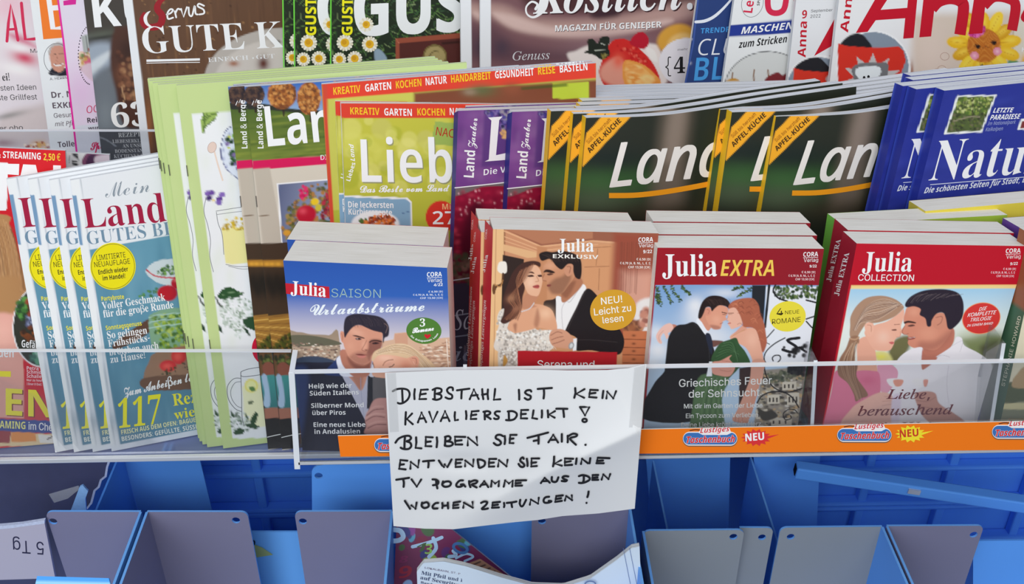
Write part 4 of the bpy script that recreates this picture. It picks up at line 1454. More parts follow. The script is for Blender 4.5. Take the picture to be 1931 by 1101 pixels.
s.fill([(-140, -500), (-60, -500), (0, 0), (68, 560), (124, 1090), (150, 1400), (40, 1400), (0, 1000), (-60, 0)], (226, 228, 230), .8, False)
r = (150, 22, 34)
s.ribbon([(235, -20), (190, 10), (170, 60), (205, 110), (190, 170), (140, 188), (90, 180), (64, 140), (80, 96)], 44, r, taper=[.5, 1, 1.1, 1.1, .9, .6])
s.poly([(124, 76), (96, 88), (76, 120), (84, 160), (110, 184), (138, 188), (108, 160), (100, 124), (110, 96)], W_, True)
w = W_
s.ribbon([(236, 100), (262, 92), (280, 70), (262, 64), (242, 90), (246, 130), (280, 122)], 12, w)
s.ribbon([(292, 78), (302, 120)], 12, w)
s.ribbon([(296, 92), (312, 62), (330, 66)], 12, w)
s.ribbon([(336, 62), (352, 118), (376, 50)], 12, w, smooth=False)
s.ribbon([(388, 52), (392, 100), (412, 108), (430, 40), (436, 92), (450, 100)], 12, w)
s.ribbon([(494, 40), (460, 26), (452, 44), (490, 66), (494, 92), (462, 100)], 12, w)
s.text('GUTE KÜCHE', 78, 370, 1790, 297, 182, W_, 'serifb', off=-.004)
s.ribbon([(96, 420), (280, 416), (466, 411)], 16, W_, cap=False)
s.ribbon([(96, 437), (280, 433), (466, 431)], 5, W_, cap=False)
s.disc(834, 402, 6, 6, (222, 222, 222), n=12)
s.text('EINFACH   GUT', 524, 430, 985, 402, 30, (222, 222, 222), 'serifb', off=-.004)
book('magazine', 'brown wood grain kitchen magazine with white spine and large white serif title', 'magazine', s, .005)

# green grass food magazine, four copies
s = r3([(622, -250), (1060, -285), (1066, 300), (627, 330)], 10, base=(34, 44, 30))
s.zoom(500, 0, 3.67)
s.blades([(455, -200), (1900, -200), (1900, 500), (455, 600)], [(70, 110, 50), (96, 130, 70), (40, 66, 36), (130, 150, 100), (24, 34, 26), (60, 90, 60)], 1100, 16, 1.5, .85)
s.fill([(900, 266), (1335, 228), (1700, 200), (1700, 700), (905, 520)], (150, 76, 56), .8, False)
s.fill([(928, 298), (1335, 262), (1700, 230), (1700, 700), (930, 520)], (84, 40, 36), 1, False)
s.line([(902, 268), (930, 300)], 5, (190, 120, 90))
s.line([(1230, 300), (1340, 292)], 16, (60, 30, 26))
s.blob(1175, 390, 84, 84, (120, 104, 60), 1, 0, .04)
s.blob(1175, 390, 72, 72, (164, 146, 96), 1, 0, .05)
s.line([(1130, 400), (1160, 360), (1200, 356)], 8, (96, 84, 50))
s.fill([(756, 350), (790, 340), (830, 380), (840, 420), (770, 440)], (140, 160, 176), 3)
s.ribbon([(455, -900), (455, 0), (453, 430), (455, 1200)], 9, (110, 210, 70), smooth=False, cap=False)
G = (232, 234, 234)
s.text('GUSTO', 620, 248, 1900, 190, 380, G, 'sansb', up=(0, -1), off=.01)


def daisy(s, x, y, r):
    for i in range(16):
        a = i * math.pi / 8 + .2
        s.poly([(x + r * .3 * math.cos(a - .4), y + r * .3 * math.sin(a - .4)), (x + r * .95 * math.cos(a - .16), y + r * .95 * math.sin(a - .16)),
                (x + r * 1.03 * math.cos(a), y + r * 1.03 * math.sin(a)), (x + r * .95 * math.cos(a + .16), y + r * .95 * math.sin(a + .16)), (x + r * .3 * math.cos(a + .4), y + r * .3 * math.sin(a + .4))], (236, 230, 214) if i % 2 else (222, 214, 190))
    s.disc(x, y, r * .52, r * .52, (226, 176, 40), n=24)
    s.disc(x - r * .08, y - r * .06, r * .3, r * .3, (206, 150, 30), n=20)


for x, y, r in ((700, 170, 50), (552, 296, 58), (724, 306, 55), (514, 410, 48), (620, 405, 52)):
    daisy(s, x, y, r)
s.text('GUSTO', 603, 245, 607, -90, 72, (246, 226, 30), 'sansb', up=(-1, 0), off=.01)
T = .0045
b = book('magazine', 'grass green food magazine with daisies, front copy with its big white title in view', 'magazine', s, T, group='grass green food magazines')
copy_tree(b, shift(s, T, 1.3, (549, -250)), 'grass green food magazine with yellow side title, second copy from the front')
copy_tree(b, shift(s, T, 2.4, (527, -252)), 'grass green food magazine showing a narrow grassy strip, third copy from the front')
copy_tree(b, shift(s, T, 3.5, (521, -254)), 'grass green food magazine rearmost copy, a thin green edge beside the brown wood magazine')

# gourmet magazine with strawberries, white spine, two copies
s = r3([(905, -250), (1335, -285), (1345, 300), (906, 330)], 9, base=(130, 96, 96))
s.zoom(880, 0, 3.67)
s.fill([(90, -300), (1700, -300), (1700, 700), (90, 700)], (120, 84, 88), 1, False)
s.fill([(170, -100), (340, -60), (420, 60), (700, 90), (1100, 90), (1600, 30), (1600, -300), (170, -300)], (74, 44, 46), 20, False)
s.fill([(100, 40), (300, 190), (640, 260), (1000, 250), (1400, 160), (1600, 100), (1600, 0), (1000, 120), (500, 130), (260, 40)], (176, 142, 134), 20)
s.fill([(180, 90), (330, 200), (640, 250), (1000, 245), (1380, 170), (1380, 130), (1000, 200), (600, 190), (330, 110)], (206, 176, 168), 12)
s.fill([(170, 180), (330, 290), (600, 340), (900, 330), (900, 420), (170, 420)], (96, 66, 74), 26)
s.blob(240, 330, 60, 60, (70, 56, 70), .8)
s.blob(1000, 320, 300, 80, (150, 118, 124), .7)
s.fill([(1000, 20), (1060, 60), (1040, 110), (900, 130), (860, 90)], (60, 36, 44), 14)
s.fill([(700, 395), (760, 350), (860, 310), (1000, 300), (1260, 300), (1340, 350), (1360, 600), (900, 600)], (226, 214, 208), 6)
s.blob(1450, 270, 150, 110, (212, 156, 60), 1, -20, .2)
s.blob(1480, 300, 110, 80, (226, 184, 110), 1, -20, .3)
s.fill([(930, 440), (985, 310), (1040, 270), (1110, 275), (1200, 340), (1290, 440), (1340, 560), (1300, 620), (1000, 620), (920, 520)], (202, 40, 36), 2)
s.fill([(1000, 410), (1060, 400), (1100, 470), (1120, 590), (1010, 590), (930, 540), (930, 470)], (222, 150, 130), 8)
s.blob(1050, 420, 40, 50, (226, 96, 74), .9)
s.speckle([(1000, 300), (1200, 340), (1320, 560), (1150, 420)], [(232, 110, 90), (176, 20, 24)], 40, 3, .7)
s.fill([(1085, 430), (1180, 430), (1280, 490), (1340, 590), (1110, 600)], (226, 150, 70), 2)
s.fill([(1100, 440), (1170, 445), (1260, 500), (1310, 590), (1130, 590)], (236, 176, 100), 4)
s.speckle([(1110, 450), (1180, 455), (1300, 580), (1140, 585)], [(246, 200, 130), (222, 140, 60)], 50, 5, .7, 2.2)
s.fill([(1130, 300), (1170, 235), (1220, 222), (1256, 260), (1256, 310), (1220, 340)], (178, 24, 44), 1.5)
s.fill([(836, 280), (870, 268), (905, 300), (925, 262), (960, 254), (990, 262), (982, 330), (992, 380), (930, 410), (880, 380), (806, 362), (840, 345)], (34, 40, 32), 1)
s.line([(890, 350), (960, 340)], 6, (190, 196, 180), .8)
s.line([(930, 300), (955, 310)], 6, (200, 204, 190), .8)
s.speckle([(930, 370), (985, 360), (970, 400), (940, 405)], [(120, 110, 50), (150, 140, 80)], 12, 3, .9)
s.fill([(1240, 330), (1300, 350), (1320, 430), (1270, 400)], (232, 226, 220), 4)
s.fill([(88, -1100), (176, -1100), (170, 0), (172, 1200), (86, 1200), (92, 0)], (228, 229, 232), .8, False)
s.blob(1530, 430, 200, 170, (226, 222, 226), 1, 0, .02)
s.text('Köstlich!', 468, 104, 1572, 70, 240, (58, 30, 34), 'serifbi', up=(0, -1))
s.text('Köstlich!', 460, 96, 1564, 62, 240, W_, 'serifbi', up=(0, -1))
s.ribbon([(560, -40), (540, 60), (470, 118), (420, 100), (412, 50), (450, 12), (490, 30), (478, 62)], 20, W_, taper=[1.4, 1.2, .8, .6, .6, .7, .8, 1])
s.text('MAGAZIN FÜR GENIEßER', 615, 221, 1352, 194, 42, (90, 70, 74), 'sansb', up=(0, -1))
s.text('MAGAZIN FÜR GENIEßER', 612, 217, 1349, 190, 42, W_, 'sansb', up=(0, -1))
s.text('Genuss', 318, 418, 575, 408, 60, (206, 206, 208), 'serifi', up=(0, -1))
s.ribbon([(1412, 396), (1396, 400), (1394, 450), (1378, 464), (1394, 478), (1396, 520), (1412, 524)], 7, K_)
s.text('4', 1434, 508, 1512, 505, 108, K_, 'serifb', up=(0, -1))
s.text('mehr', 1460, 352, 1530, 346, 16, (120, 116, 120), 'sans', up=(0, -1))
T = .0045
b = book('magazine', 'gourmet magazine with strawberry and orange slice picture, front copy', 'magazine', s, T, group='gourmet magazines with strawberry picture')
copy_tree(b, shift(s, T, 1.2, (866, -250)), 'gourmet magazine rear copy, white spine and dark strip beside the grass green magazines')

# blue fashion magazine
s = r3([(1350, -250), (1790, -285), (1690, 300), (1268, 330)], 8, near=.004, base=(40, 62, 116))
s.zoom(1280, 0, 3.67)
s.ribbon([(120, -1000), (133, 0), (100, 300), (48, 560), (-40, 1200)], 12, (60, 84, 150), smooth=False, cap=False)
s.blob(70, 436, 14, 10, (210, 216, 226), 1)
s.blob(92, 272, 6, 6, (200, 206, 220), 1)
s.ribbon([(118, 152), (190, 142), (270, 95), (375, -20), (420, -120)], 22, (220, 224, 232), taper=[.9, 1, .9, .6, .5])
c = (70, 150, 214)
s.text('TRENDFARBE', 150, 232, 480, 212, 36, c, 'sansb', up=(.1, -1))
s.text('CLUB', 134, 384, 500, 372, 112, (226, 228, 234), 'sansi', up=(.02, -1), off=-.006)
s.text('BLAU', 104, 560, 560, 540, 160, c, 'sansb', up=(.12, -1), off=-.006)
book('magazine', 'dark blue magazine with light blue capital lettering beside the gourmet magazine', 'magazine', s, .004)

# white knitting magazine with a blue band
s = r3([(1420, -250), (1860, -285), (1770, 300), (1338, 330)], 8, near=.008, base=(224, 226, 226))
s.zoom(1280, 0, 3.67)
s.fill([(358, 172), (1000, 118), (1000, 210), (345, 256)], (36, 56, 140), .8, False)
s.blob(620, 620, 310, 268, (96, 98, 100), 1, 0, .015)
s.blob(620, 622, 305, 264, (206, 208, 206), 1, 0, .015)
for x, y in ((372, 505), (522, 486), (620, 484)):
    s.line([(x, y), (x - 4, 560)], 9, (130, 90, 60))
s.fill([(600, 545), (680, 500), (720, 520), (770, 480), (800, 430), (830, 600), (620, 600)], (120, 40, 46), 3)
s.fill([(330, 560), (380, 540), (420, 560)], (190, 140, 60), 3)
s.ring(510, 20, 74, 100, 3, (110, 110, 114), 14)
s.text('Lena', 508, 90, 536, -90, 62, (206, 36, 70), 'sansb', up=(-1, -.1))
s.text('SPEZIAL', 558, 40, 576, -80, 18, (60, 60, 60), 'sansb', up=(-1, -.1))
r = (206, 40, 74)
s.ribbon([(622, -120), (616, 30), (640, 84), (700, 86), (736, 40), (752, -120)], 40, r)
s.ribbon([(900, 20), (870, 60), (828, 50), (812, 0)], 36, r)
s.text('MASCHENMODE', 430, 236, 1020, 176, 48, W_, 'sansbi', up=(.08, -1))
s.text('zum Stricken & Häkeln', 414, 333, 1000, 262, 50, K_, 'sansbi', up=(.05, -1))
book('magazine', 'white knitting magazine with dark blue band and red logo letters', 'magazine', s, .004)

# white craft magazine with a large red title, two copies
s = r3([(1610, -250), (2060, -285), (2000, 300), (1545, 330)], 8, near=.014, base=(226, 226, 226))
s.zoom(1580, 0, 3.67)
s.fill([(515, 100), (2000, 60), (2000, 700), (515, 700)], (206, 190, 174), 20, False)
s.blob(650, 380, 140, 200, (220, 200, 186), .8)
s.fill([(1220, 100), (2000, 100), (2000, 700), (1200, 700)], (214, 206, 190), 6, False)
s.line([(1216, 180), (1210, 500)], 6, (170, 150, 120), .7)
s.fill([(1180, 420), (1246, 425), (1250, 500), (1175, 500)], (84, 140, 96), 5)
s.blob(1290, 420, 20, 40, (226, 170, 50), 1)
s.blob(512, 490, 12, 60, (150, 90, 60), .9)
for x, y in ((740, 390), (720, 480), (690, 500)):
    s.ring(x, y, 30, 26, 3, (176, 140, 124))
s.blob(245, 470, 260, 262, (236, 236, 236), 1, 0, .02)
s.blob(245, 470, 247, 250, (130, 142, 156), 1, 0, .015)
el = [(245 + 247 * math.cos(a), 470 + 250 * math.sin(a)) for a in np.arange(40) * math.pi / 20]
s.fill([(20, 300), (80, 246), (150, 232), (200, 270), (226, 340), (20, 340)], (34, 34, 38), 3)
s.fill([(0, 300), (60, 318), (240, 330), (420, 322), (455, 350), (470, 420), (440, 500), (390, 600), (0, 640)], (206, 50, 36), 1.5, False)
pts = []
for i, a in enumerate(np.linspace(200, -25, 15)):
    r = 225 if i % 2 else 130
    pts.append((235 + r * .95 * math.cos(R_(a)), 560 - r * .86 * math.sin(R_(a))))
s.fill(pts + [(430, 640), (30, 640)], (188, 184, 182), 1, False)
s.fill([(96, 480), (130, 446), (200, 436), (290, 432), (320, 430), (350, 450), (345, 520), (330, 600), (130, 600), (110, 540)], (112, 112, 114), 1.5)
s.fill([(118, 490), (160, 462), (230, 456), (290, 466), (296, 510), (250, 560), (190, 576), (140, 540)], (222, 228, 230), 1)
s.disc(182, 538, 9, 12, K_)
s.disc(212, 532, 9, 12, K_)
s.fill([(164, 562), (190, 552), (216, 556), (200, 576), (178, 580)], (20, 20, 22), .8)
r = (190, 22, 42)
s.poly([(124, 228), (290, -60), (560, -120), (524, 262), (452, 268), (466, 126), (262, 140), (206, 220)], r)
s.poly([(296, 68), (480, 54), (490, -60), (380, -60)], (226, 226, 226))
s.poly([(564, 258), (596, -40), (680, -40), (645, 252)], r)
s.ribbon([(650, 60), (700, 10), (780, -10), (850, 10), (870, 60), (845, 240)], 78, r, cap=False)
s.poly([(905, 236), (950, -60), (1030, -60), (1000, 230)], r)
s.ribbon([(1010, 40), (1080, -20), (1180, -10), (1230, 40), (1205, 210)], 70, r, cap=False)
s.ribbon([(1300, 120), (1350, 40), (1420, 20), (1500, 60), (1480, 180)], 70, r)
s.text('Anna 9', 70, 226, 124, -190, 56, r, 'sansb', up=(-1, -.1))
Yf = [(226, 178, 30), (206, 150, 26), (236, 196, 50)]
for i in range(13):
    t = R_(i * 27.7 + 8)
    R0 = 150 if i % 2 else 176
    x, y = 1012 + R0 * 1.02 * math.cos(t), 312 - R0 * math.sin(t)
    s.blob(x, y, 84, 46, Yf[i % 3], 1, -math.degrees(t), .1)
    s.blob(x + 6 * math.cos(t), y - 10, 50, 22, (246, 212, 80), .7, -math.degrees(t))
    s.line([(1012 + 100 * math.cos(t), 312 - 100 * math.sin(t)), (x + 50 * math.cos(t), y - 50 * math.sin(t))], 4, (190, 130, 20), .6)
s.blob(1010, 315, 120, 122, (184, 104, 34), 1, 0, .06)
for r_ in range(20, 112, 11):
    s.line([(1010 + r_ * math.cos(t), 318 + r_ * math.sin(t)) for t in np.linspace(0, 6.28, 26)], 3.5, (216, 144, 60), .6)
for x, y in ((970, 322), (1082, 296)):
    s.blob(x, y, 20, 17, (40, 24, 20), 1, 0, .3)
    s.line([(x - 24, y - 4), (x - 10, y - 18)], 4, (50, 30, 20))
for x, y in ((946, 386), (1104, 356)):
    s.blob(x, y, 30, 30, (222, 140, 160), 1, 0, .1)
    s.blob(x, y, 12, 12, (240, 190, 200), .9)
s.line([(1005, 330), (1025, 322), (1045, 330)], 6, (140, 76, 30))
s.speckle([(910, 235), (960, 190), (1020, 180), (1010, 225), (940, 260)], [(206, 60, 140), (226, 110, 176), (176, 40, 110)], 50, 4, 1)
s.fill([(970, 500), (1000, 440), (1020, 520)], (90, 64, 40), 3)
s.text('Häkeln', 1272, 358, 1420, 352, 30, W_, 'sansb', up=(.1, -1))
s.zoom(1280, 0, 3.67)
T = .0045
b = book('magazine', 'white craft magazine with large red title, lion cushion and crocheted flower, front copy', 'magazine', s, T, group='white craft magazines with red title')
sb = r3([(1528, -250), (1960, -285), (1920, 300), (1466, 330)], 8, near=.009, base=(222, 223, 225))
sb.zoom(1280, 0, 3.67)
sb.blob(970, 620, 240, 240, (236, 236, 236), 1, 0, .02)
sb.blob(970, 624, 228, 230, (130, 142, 156), 1, 0, .02)
sb.fill([(800, 470), (860, 420), (950, 395), (1010, 430), (1040, 500), (830, 490)], (34, 34, 38), 2)
sb.fill([(795, 470), (860, 488), (1000, 498), (1300, 480), (1300, 640), (790, 640)], (206, 52, 36), 1.5, False)
sb.blob(1040, 550, 24, 30, (200, 196, 194), 1, 0, .2)
sb.poly([(936, 388), (1100, 90), (1400, 60), (1380, 380), (1040, 388), (1090, 300)], (190, 22, 42))
sb.poly([(1090, 306), (1240, 240), (1240, 372), (1040, 386)], (222, 223, 225))
sb.text('Anna', 878, 398, 888, 150, 56, (190, 22, 42), 'sansb', up=(-1, -.05))
sb.text('9', 852, 128, 886, 125, 56, (190, 22, 42), 'sansb', up=(.05, -1))
sb.text('September', 914, 86, 1064, 78, 20, (80, 80, 84), 'sans', up=(.1, -1))
sb.text('2022', 910, 124, 980, 120, 22, (80, 80, 84), 'sans', up=(.1, -1))
book('magazine', 'white craft magazine dated September 2022, rear copy beside the knitting magazine', 'magazine', sb, T, group='white craft magazines with red title')

# ------------------------------------------------------------------ romance paperbacks in the clear pocket
CR = (226, 226, 226)
TB = 0.0215


def prices(s, x1, y, k, c, up):
    s.text('CORA', x1 - 30 * k, y, x1, y - 1 * k, 9 * k, c, 'sansb', up=up)
    s.ribbon([(x1 - 30 * k, y + 2.2 * k), (x1, y + 1.2 * k)], 1.0 * k, c, cap=False)
    s.text('Verlag', x1 - 29 * k, y + 11 * k, x1, y + 10 * k, 7.5 * k, c, 'sans', up=up)


# blue paperback: couple by a harbour
s = sheet_for(R1, [(534, 491), (843, 505), (856, 852), (571, 852)], -4, step=1.25, base=(40, 84, 168))
s.zoom()
s.fill([(500, 480), (900, 480), (900, 660), (500, 660)], (38, 80, 162), 1, False, 1, (46, 92, 172), ((600, 490), (600, 560)))
s.fill([(500, 555), (900, 555), (900, 660), (500, 660)], (46, 92, 172), 1, False, 1, (206, 196, 200), ((600, 555), (598, 640)))
s.fill([(500, 632), (560, 626), (585, 630), (620, 632), (640, 640), (640, 870), (500, 870)], (150, 130, 110), 2, True, 1, (176, 150, 130), ((560, 630), (560, 690)))
s.fill([(540, 634), (580, 632), (625, 640), (640, 650), (545, 652)], (96, 92, 74), 2)
s.speckle([(545, 645), (640, 650), (640, 692), (552, 692)], [(206, 184, 160), (120, 96, 84), (220, 206, 190), (90, 74, 66), (170, 130, 110)], 170, 1.6, .9, 2.2)
s.fill([(560, 676), (600, 672), (640, 684), (640, 700), (560, 700)], (60, 70, 90), 3)
s.fill([(720, 644), (742, 640), (744, 628), (770, 626), (800, 640), (848, 636), (860, 720), (720, 720)], (206, 168, 142), 1.5, False)
s.fill([(744, 630), (769, 627), (769, 650), (745, 650)], (200, 150, 124), .8, False)
s.speckle([(790, 650), (848, 645), (850, 700), (800, 700)], [(222, 196, 176), (176, 130, 104), (230, 214, 196), (160, 120, 100)], 120, 1.6, .9, 3)
for y in (660, 668, 676, 684):
    s.line([(800, y), (850, y - 3)], 2, (150, 112, 92), .6)
s.line([(842, 640), (846, 700)], 2, (226, 206, 190))
# lower half: jacket, shirt, hands
s.zoom(540, 690, 5.795)
s.fill([(40, -40), (600, -40), (1300, -40), (1400, 1200), (100, 1200)], (40, 40, 54), 1, False)
s.fill([(60, 80), (240, 60), (180, 700), (120, 700)], (52, 64, 104), 20)
s.fill([(940, 60), (1120, 40), (1140, 380), (940, 380)], (96, 92, 94), 6, False)
s.fill([(540, -60), (620, 130), (720, 320), (870, 610), (930, 300), (940, 0), (940, -80)], (176, 174, 190), 1.5, False)
s.fill([(600, 0), (760, -60), (900, -40), (880, 120), (820, 270), (740, 180), (640, 70)], (196, 138, 116), 3)
s.fill([(700, 60), (830, 60), (815, 250), (760, 200)], (150, 96, 80), 10, True, .6)
s.line([(810, 60), (818, 280), (850, 560)], 7, (150, 152, 172), .8)
s.fill([(890, 110), (940, 90), (945, 440), (880, 470)], (40, 40, 46), 1.5, False)
s.fill([(860, 560), (900, 480), (960, 370), (1080, 350), (1300, 380), (1300, 760), (880, 750), (870, 660)], (190, 140, 132), 3)
for p in ([(880, 540), (960, 480), (1060, 470)], [(870, 600), (960, 550), (1070, 560)], [(890, 680), (980, 640), (1090, 640)]):
    s.line(p, 12, (120, 76, 76), .7)
    s.line([(a + 4, b - 34) for a, b in p], 20, (216, 170, 158), .5)
# man
s.zoom(620, 580, 8.3957)
s.fill([(-60, 1060), (-20, 960), (60, 880), (110, 820), (160, 780), (300, 1010), (340, 1080)], (44, 58, 104), 2)
s.fill([(120, 820), (160, 770), (200, 760), (250, 900), (330, 1010), (420, 1080), (200, 1080), (140, 930)], (220, 220, 230), 2)
s.fill([(640, 1080), (670, 960), (700, 900), (720, 1080)], (206, 206, 216), 2)
s.fill([(215, 660), (200, 860), (300, 1010), (420, 1100), (620, 1080), (660, 940), (640, 780)], (178, 116, 96), 3)
s.fill([(300, 780), (420, 880), (560, 920), (650, 850), (640, 980), (480, 1000), (340, 900)], (124, 74, 64), 14, True, .8)
s.fill([(180, 400), (205, 370), (250, 400), (262, 480), (240, 555), (205, 540), (185, 470)], (206, 140, 116), 2)
s.line([(205, 410), (220, 460), (215, 510)], 14, (150, 92, 76), .6)
s.fill([(245, 440), (300, 370), (420, 280), (560, 290), (720, 350), (845, 395), (850, 480), (838, 600), (800, 680), (720, 740), (660, 850), (610, 890), (545, 908), (470, 890), (380, 845), (310, 770), (268, 680), (230, 560)], (204, 142, 118), 2)
s.blob(430, 390, 130, 60, (222, 166, 142), .7, 20)
s.blob(340, 620, 80, 90, (216, 156, 130), .6)
s.blob(560, 600, 40, 80, (222, 164, 140), .7)
s.fill([(640, 540), (700, 500), (835, 520), (830, 640), (760, 700), (680, 760), (640, 840), (600, 720), (625, 640)], (120, 72, 64), 12, True, .85)
s.fill([(330, 780), (400, 720), (520, 690), (620, 720), (660, 840), (610, 890), (540, 908), (460, 888), (380, 845)], (150, 98, 84), 16, True, .6)
s.fill([(375, 440), (430, 436), (500, 455), (562, 478), (555, 490), (480, 472), (400, 452)], (66, 40, 38), 2)
s.fill([(640, 540), (690, 514), (760, 512), (835, 530), (830, 545), (750, 530), (680, 535), (650, 556)], (44, 26, 28), 2)
s.fill([(420, 488), (470, 476), (520, 495), (490, 512), (440, 508)], (84, 56, 56), 2)
s.blob(482, 494, 16, 15, (40, 30, 34), 1, 0, .3)
s.blob(452, 492, 10, 8, (206, 190, 190), .7)
s.fill([(690, 560), (740, 545), (800, 560), (760, 578), (700, 578)], (60, 36, 38), 2)
s.blob(745, 560, 16, 13, (30, 20, 24), 1, 0, .3)
s.line([(600, 520), (560, 600), (530, 650), (525, 672), (570, 690), (600, 680)], 11, (150, 92, 78), .8)
s.blob(590, 670, 24, 12, (110, 60, 54), .8)
s.fill([(425, 738), (500, 732), (560, 742), (610, 748), (560, 760), (480, 756)], (110, 52, 50), 2)
s.fill([(445, 762), (520, 764), (590, 758), (560, 792), (500, 796)], (196, 120, 110), 3)
s.line([(330, 830), (420, 890), (540, 920)], 14, (150, 96, 84), .5)
s.fill([(245, 450), (236, 300), (262, 170), (330, 118), (440, 96), (620, 110), (780, 136), (890, 196), (948, 290), (955, 380), (938, 450), (885, 480), (870, 550), (855, 540), (850, 410), (790, 385), (700, 362), (600, 320), (500, 276), (420, 286), (350, 340), (290, 420), (262, 470)], (44, 38, 50), 2.2)
for i in range(40):
    x = 300 + i * 15
    s.line([(x, 160 + RNG.uniform(-20, 40)), (x + 40, 220), (x + 70, 300)], 6, (84, 72, 78) if i % 3 else (24, 20, 28), .35)
s.line([(880, 250), (930, 300), (900, 400)], 12, (130, 104, 100), .7)
# woman
s.fill([(690, 800), (780, 740), (960, 720), (1240, 770), (1340, 880), (1400, 1000), (1420, 1100), (740, 1100), (715, 920)], (222, 166, 140), 2)
s.blob(1220, 920, 110, 90, (206, 132, 108), .7)
s.blob(900, 800, 130, 50, (236, 190, 166), .8)
s.fill([(680, 800), (720, 700), (830, 640), (960, 590), (1120, 565), (1260, 590), (1400, 680), (1560, 800), (1680, 920), (1760, 1060), (1500, 1100), (1450, 960), (1420, 800), (1290, 780), (1230, 800), (1080, 765), (920, 745), (780, 760), (700, 850)], (214, 182, 146), 2.5)
for i in range(46):
    t = i / 45
    s.line([(760 + 40 * t, 740 - 60 * t), (1040, 700 - 110 * t), (1300, 760 - 130 * t), (1480 + 60 * t, 900 - 60 * t), (1560 + 130 * t, 1060)], 7, [(240, 220, 190), (170, 130, 96), (226, 196, 160), (150, 110, 84)][i % 4], .5)
s.fill([(1280, 820), (1310, 775), (1380, 770), (1425, 820), (1420, 900), (1390, 960), (1340, 900)], (214, 152, 128), 2)
s.line([(1320, 800), (1380, 810), (1390, 880)], 12, (150, 92, 76), .7)
s.line([(1335, 850), (1360, 900)], 9, (236, 190, 170), .7)
s.blob(1385, 965, 18, 20, (226, 226, 232), 1, 0, .3)
s.blob(1410, 985, 14, 14, (40, 50, 80), 1, 0, .3)
s.line([(858, 915), (890, 862), (950, 832), (1020, 824)], 12, (140, 88, 70), .9)
s.blob(950, 890, 60, 30, (206, 150, 136), .6, -20)
s.line([(955, 940), (1000, 930), (1035, 895)], 12, (60, 36, 36), .95)
s.line([(700, 880), (730, 960), (770, 1010)], 8, (150, 96, 76), .7)
s.blob(800, 985, 40, 24, (120, 70, 60), .8, -20)
# lettering
s.zoom(520, 410, 2.343)
up = (-.06, -1)
s.poly([(42, 290), (236, 306), (238, 357), (46, 337)], (186, 26, 44))
s.text('Julia', 66, 338, 222, 351, 58, W_, 'serifb', up=(0, -1))
s.text('SAISON', 246, 352, 464, 356, 38, (150, 176, 176), 'sans', up=(0, -1), off=-.006)
s.text('Urlaubsträume', 152, 432, 656, 412, 46, (225, 230, 240), 'script', up=(.02, -1), off=.004)
prices(s, 734, 262, 2.2, W_, (0, -1))
s.text('4/22', 698, 304, 738, 302, 12, W_, 'sansb', up=(0, -1))
for i, (t, w) in enumerate((('€ 6,50 [D]', 64), ('€ 6,70 [A, B, NL, L, E, I]', 132), ('CHF 13,50 [CH]', 100))):
    s.text(t, 738 - w, 332 + i * 14, 738, 331 + i * 14, 8, (215, 220, 235), 'sansb', up=(0, -1))
s.zoom(620, 580, 8.3957)
s.disc(1505, 365, 278, 208, (76, 120, 48), 4)
s.text('3', 1440, 300, 1525, 296, 122, W_, 'serifi', up=(0, -1))
s.text('Romane', 1325, 405, 1660, 360, 80, W_, 'script', up=(0, -1), off=.01)
s.poly([(1560, 490), (1515, 450), (1520, 425), (1545, 420), (1562, 434), (1585, 420), (1610, 428), (1612, 452)], (196, 30, 40), True)
for i, ch in enumerate('Zum Entspannen Lesen'):
    if ch != ' ':
        a = R_(150 - i * 6.9)
        x, y = 1505 + 240 * math.cos(a), 365 + 175 * math.sin(a)
        t = (math.sin(a), -math.cos(a) * .75)
        s.text(ch, x - 12 * t[0], y - 12 * t[1], x + 12 * t[0], y + 12 * t[1], 28, W_, 'sansb', up=(-math.cos(a), -math.sin(a)))
s.zoom(540, 690, 5.795)
for t, x0, y0, x1, y1 in (('Heiß wie der', 246, 246, 716, 236), ('Süden Italiens', 256, 324, 792, 310), ('Silberner Mond', 272, 458, 846, 450), ('über Piros', 284, 536, 648, 532), ('Eine neue Liebe', 298, 666, 864, 664), ('in Andalusien', 308, 742, 806, 738)):
    s.text(t, x0, y0, x1, y1, 50, (228, 226, 226), 'sansb', up=(-.04, -1))
TS = 0.034
sp = make_spine(s, TS, None, (180, 30, 46))
b = book('paperback', 'blue paperback with couple by a harbour and green oval badge, front copy', 'paperback book', s, TS, sp, 'book', 'blue harbour romance paperbacks', (200, 60, 70))
copy_tree(b, fan(s, TS, 1.01, 541), 'blue romance paperback behind the harbour couple book, showing its page tops')

# brown paperback: ball gown couple
s = sheet_for(R1, [(929.5, 432), (1242, 440), (1204, 852), (918, 852)], 5, lift_z=.012, step=1.25, base=(200, 144, 104))
s.zoom(840, 380, 3.239)
s.fill([(280, 160), (1320, 185), (1320, 700), (280, 700)], (196, 136, 100), 1, False, 1, (206, 150, 110), ((400, 200), (1200, 600)))
s.fill([(290, 168), (360, 168), (352, 1500), (250, 1500)], (226, 180, 130), 1, False)
s.line([(362, 168), (340, 1500)], 9, (150, 100, 70))
s.line([(310, 168), (286, 1500)], 5, (190, 140, 100))
s.fill([(362, 170), (1320, 190), (1320, 260), (900, 240), (580, 270)], (150, 92, 70), 3, False)
s.fill([(362, 168), (590, 260), (900, 225), (900, 175)], (176, 116, 86), 3, False)
for p, w in (([(360, 180), (585, 275), (900, 240), (1030, 250)], 9), ([(362, 215), (590, 300), (930, 262)], 6), ([(362, 240), (595, 318)], 5)):
    s.line(p, w, (226, 172, 130), .8, 1, False)
s.fill([(352, 260), (560, 310), (560, 340), (500, 345), (355, 300)], (218, 170, 124), 2, False)
s.fill([(350, 325), (480, 352), (440, 900), (330, 1500), (320, 1500)], (50, 36, 32), 2, False)
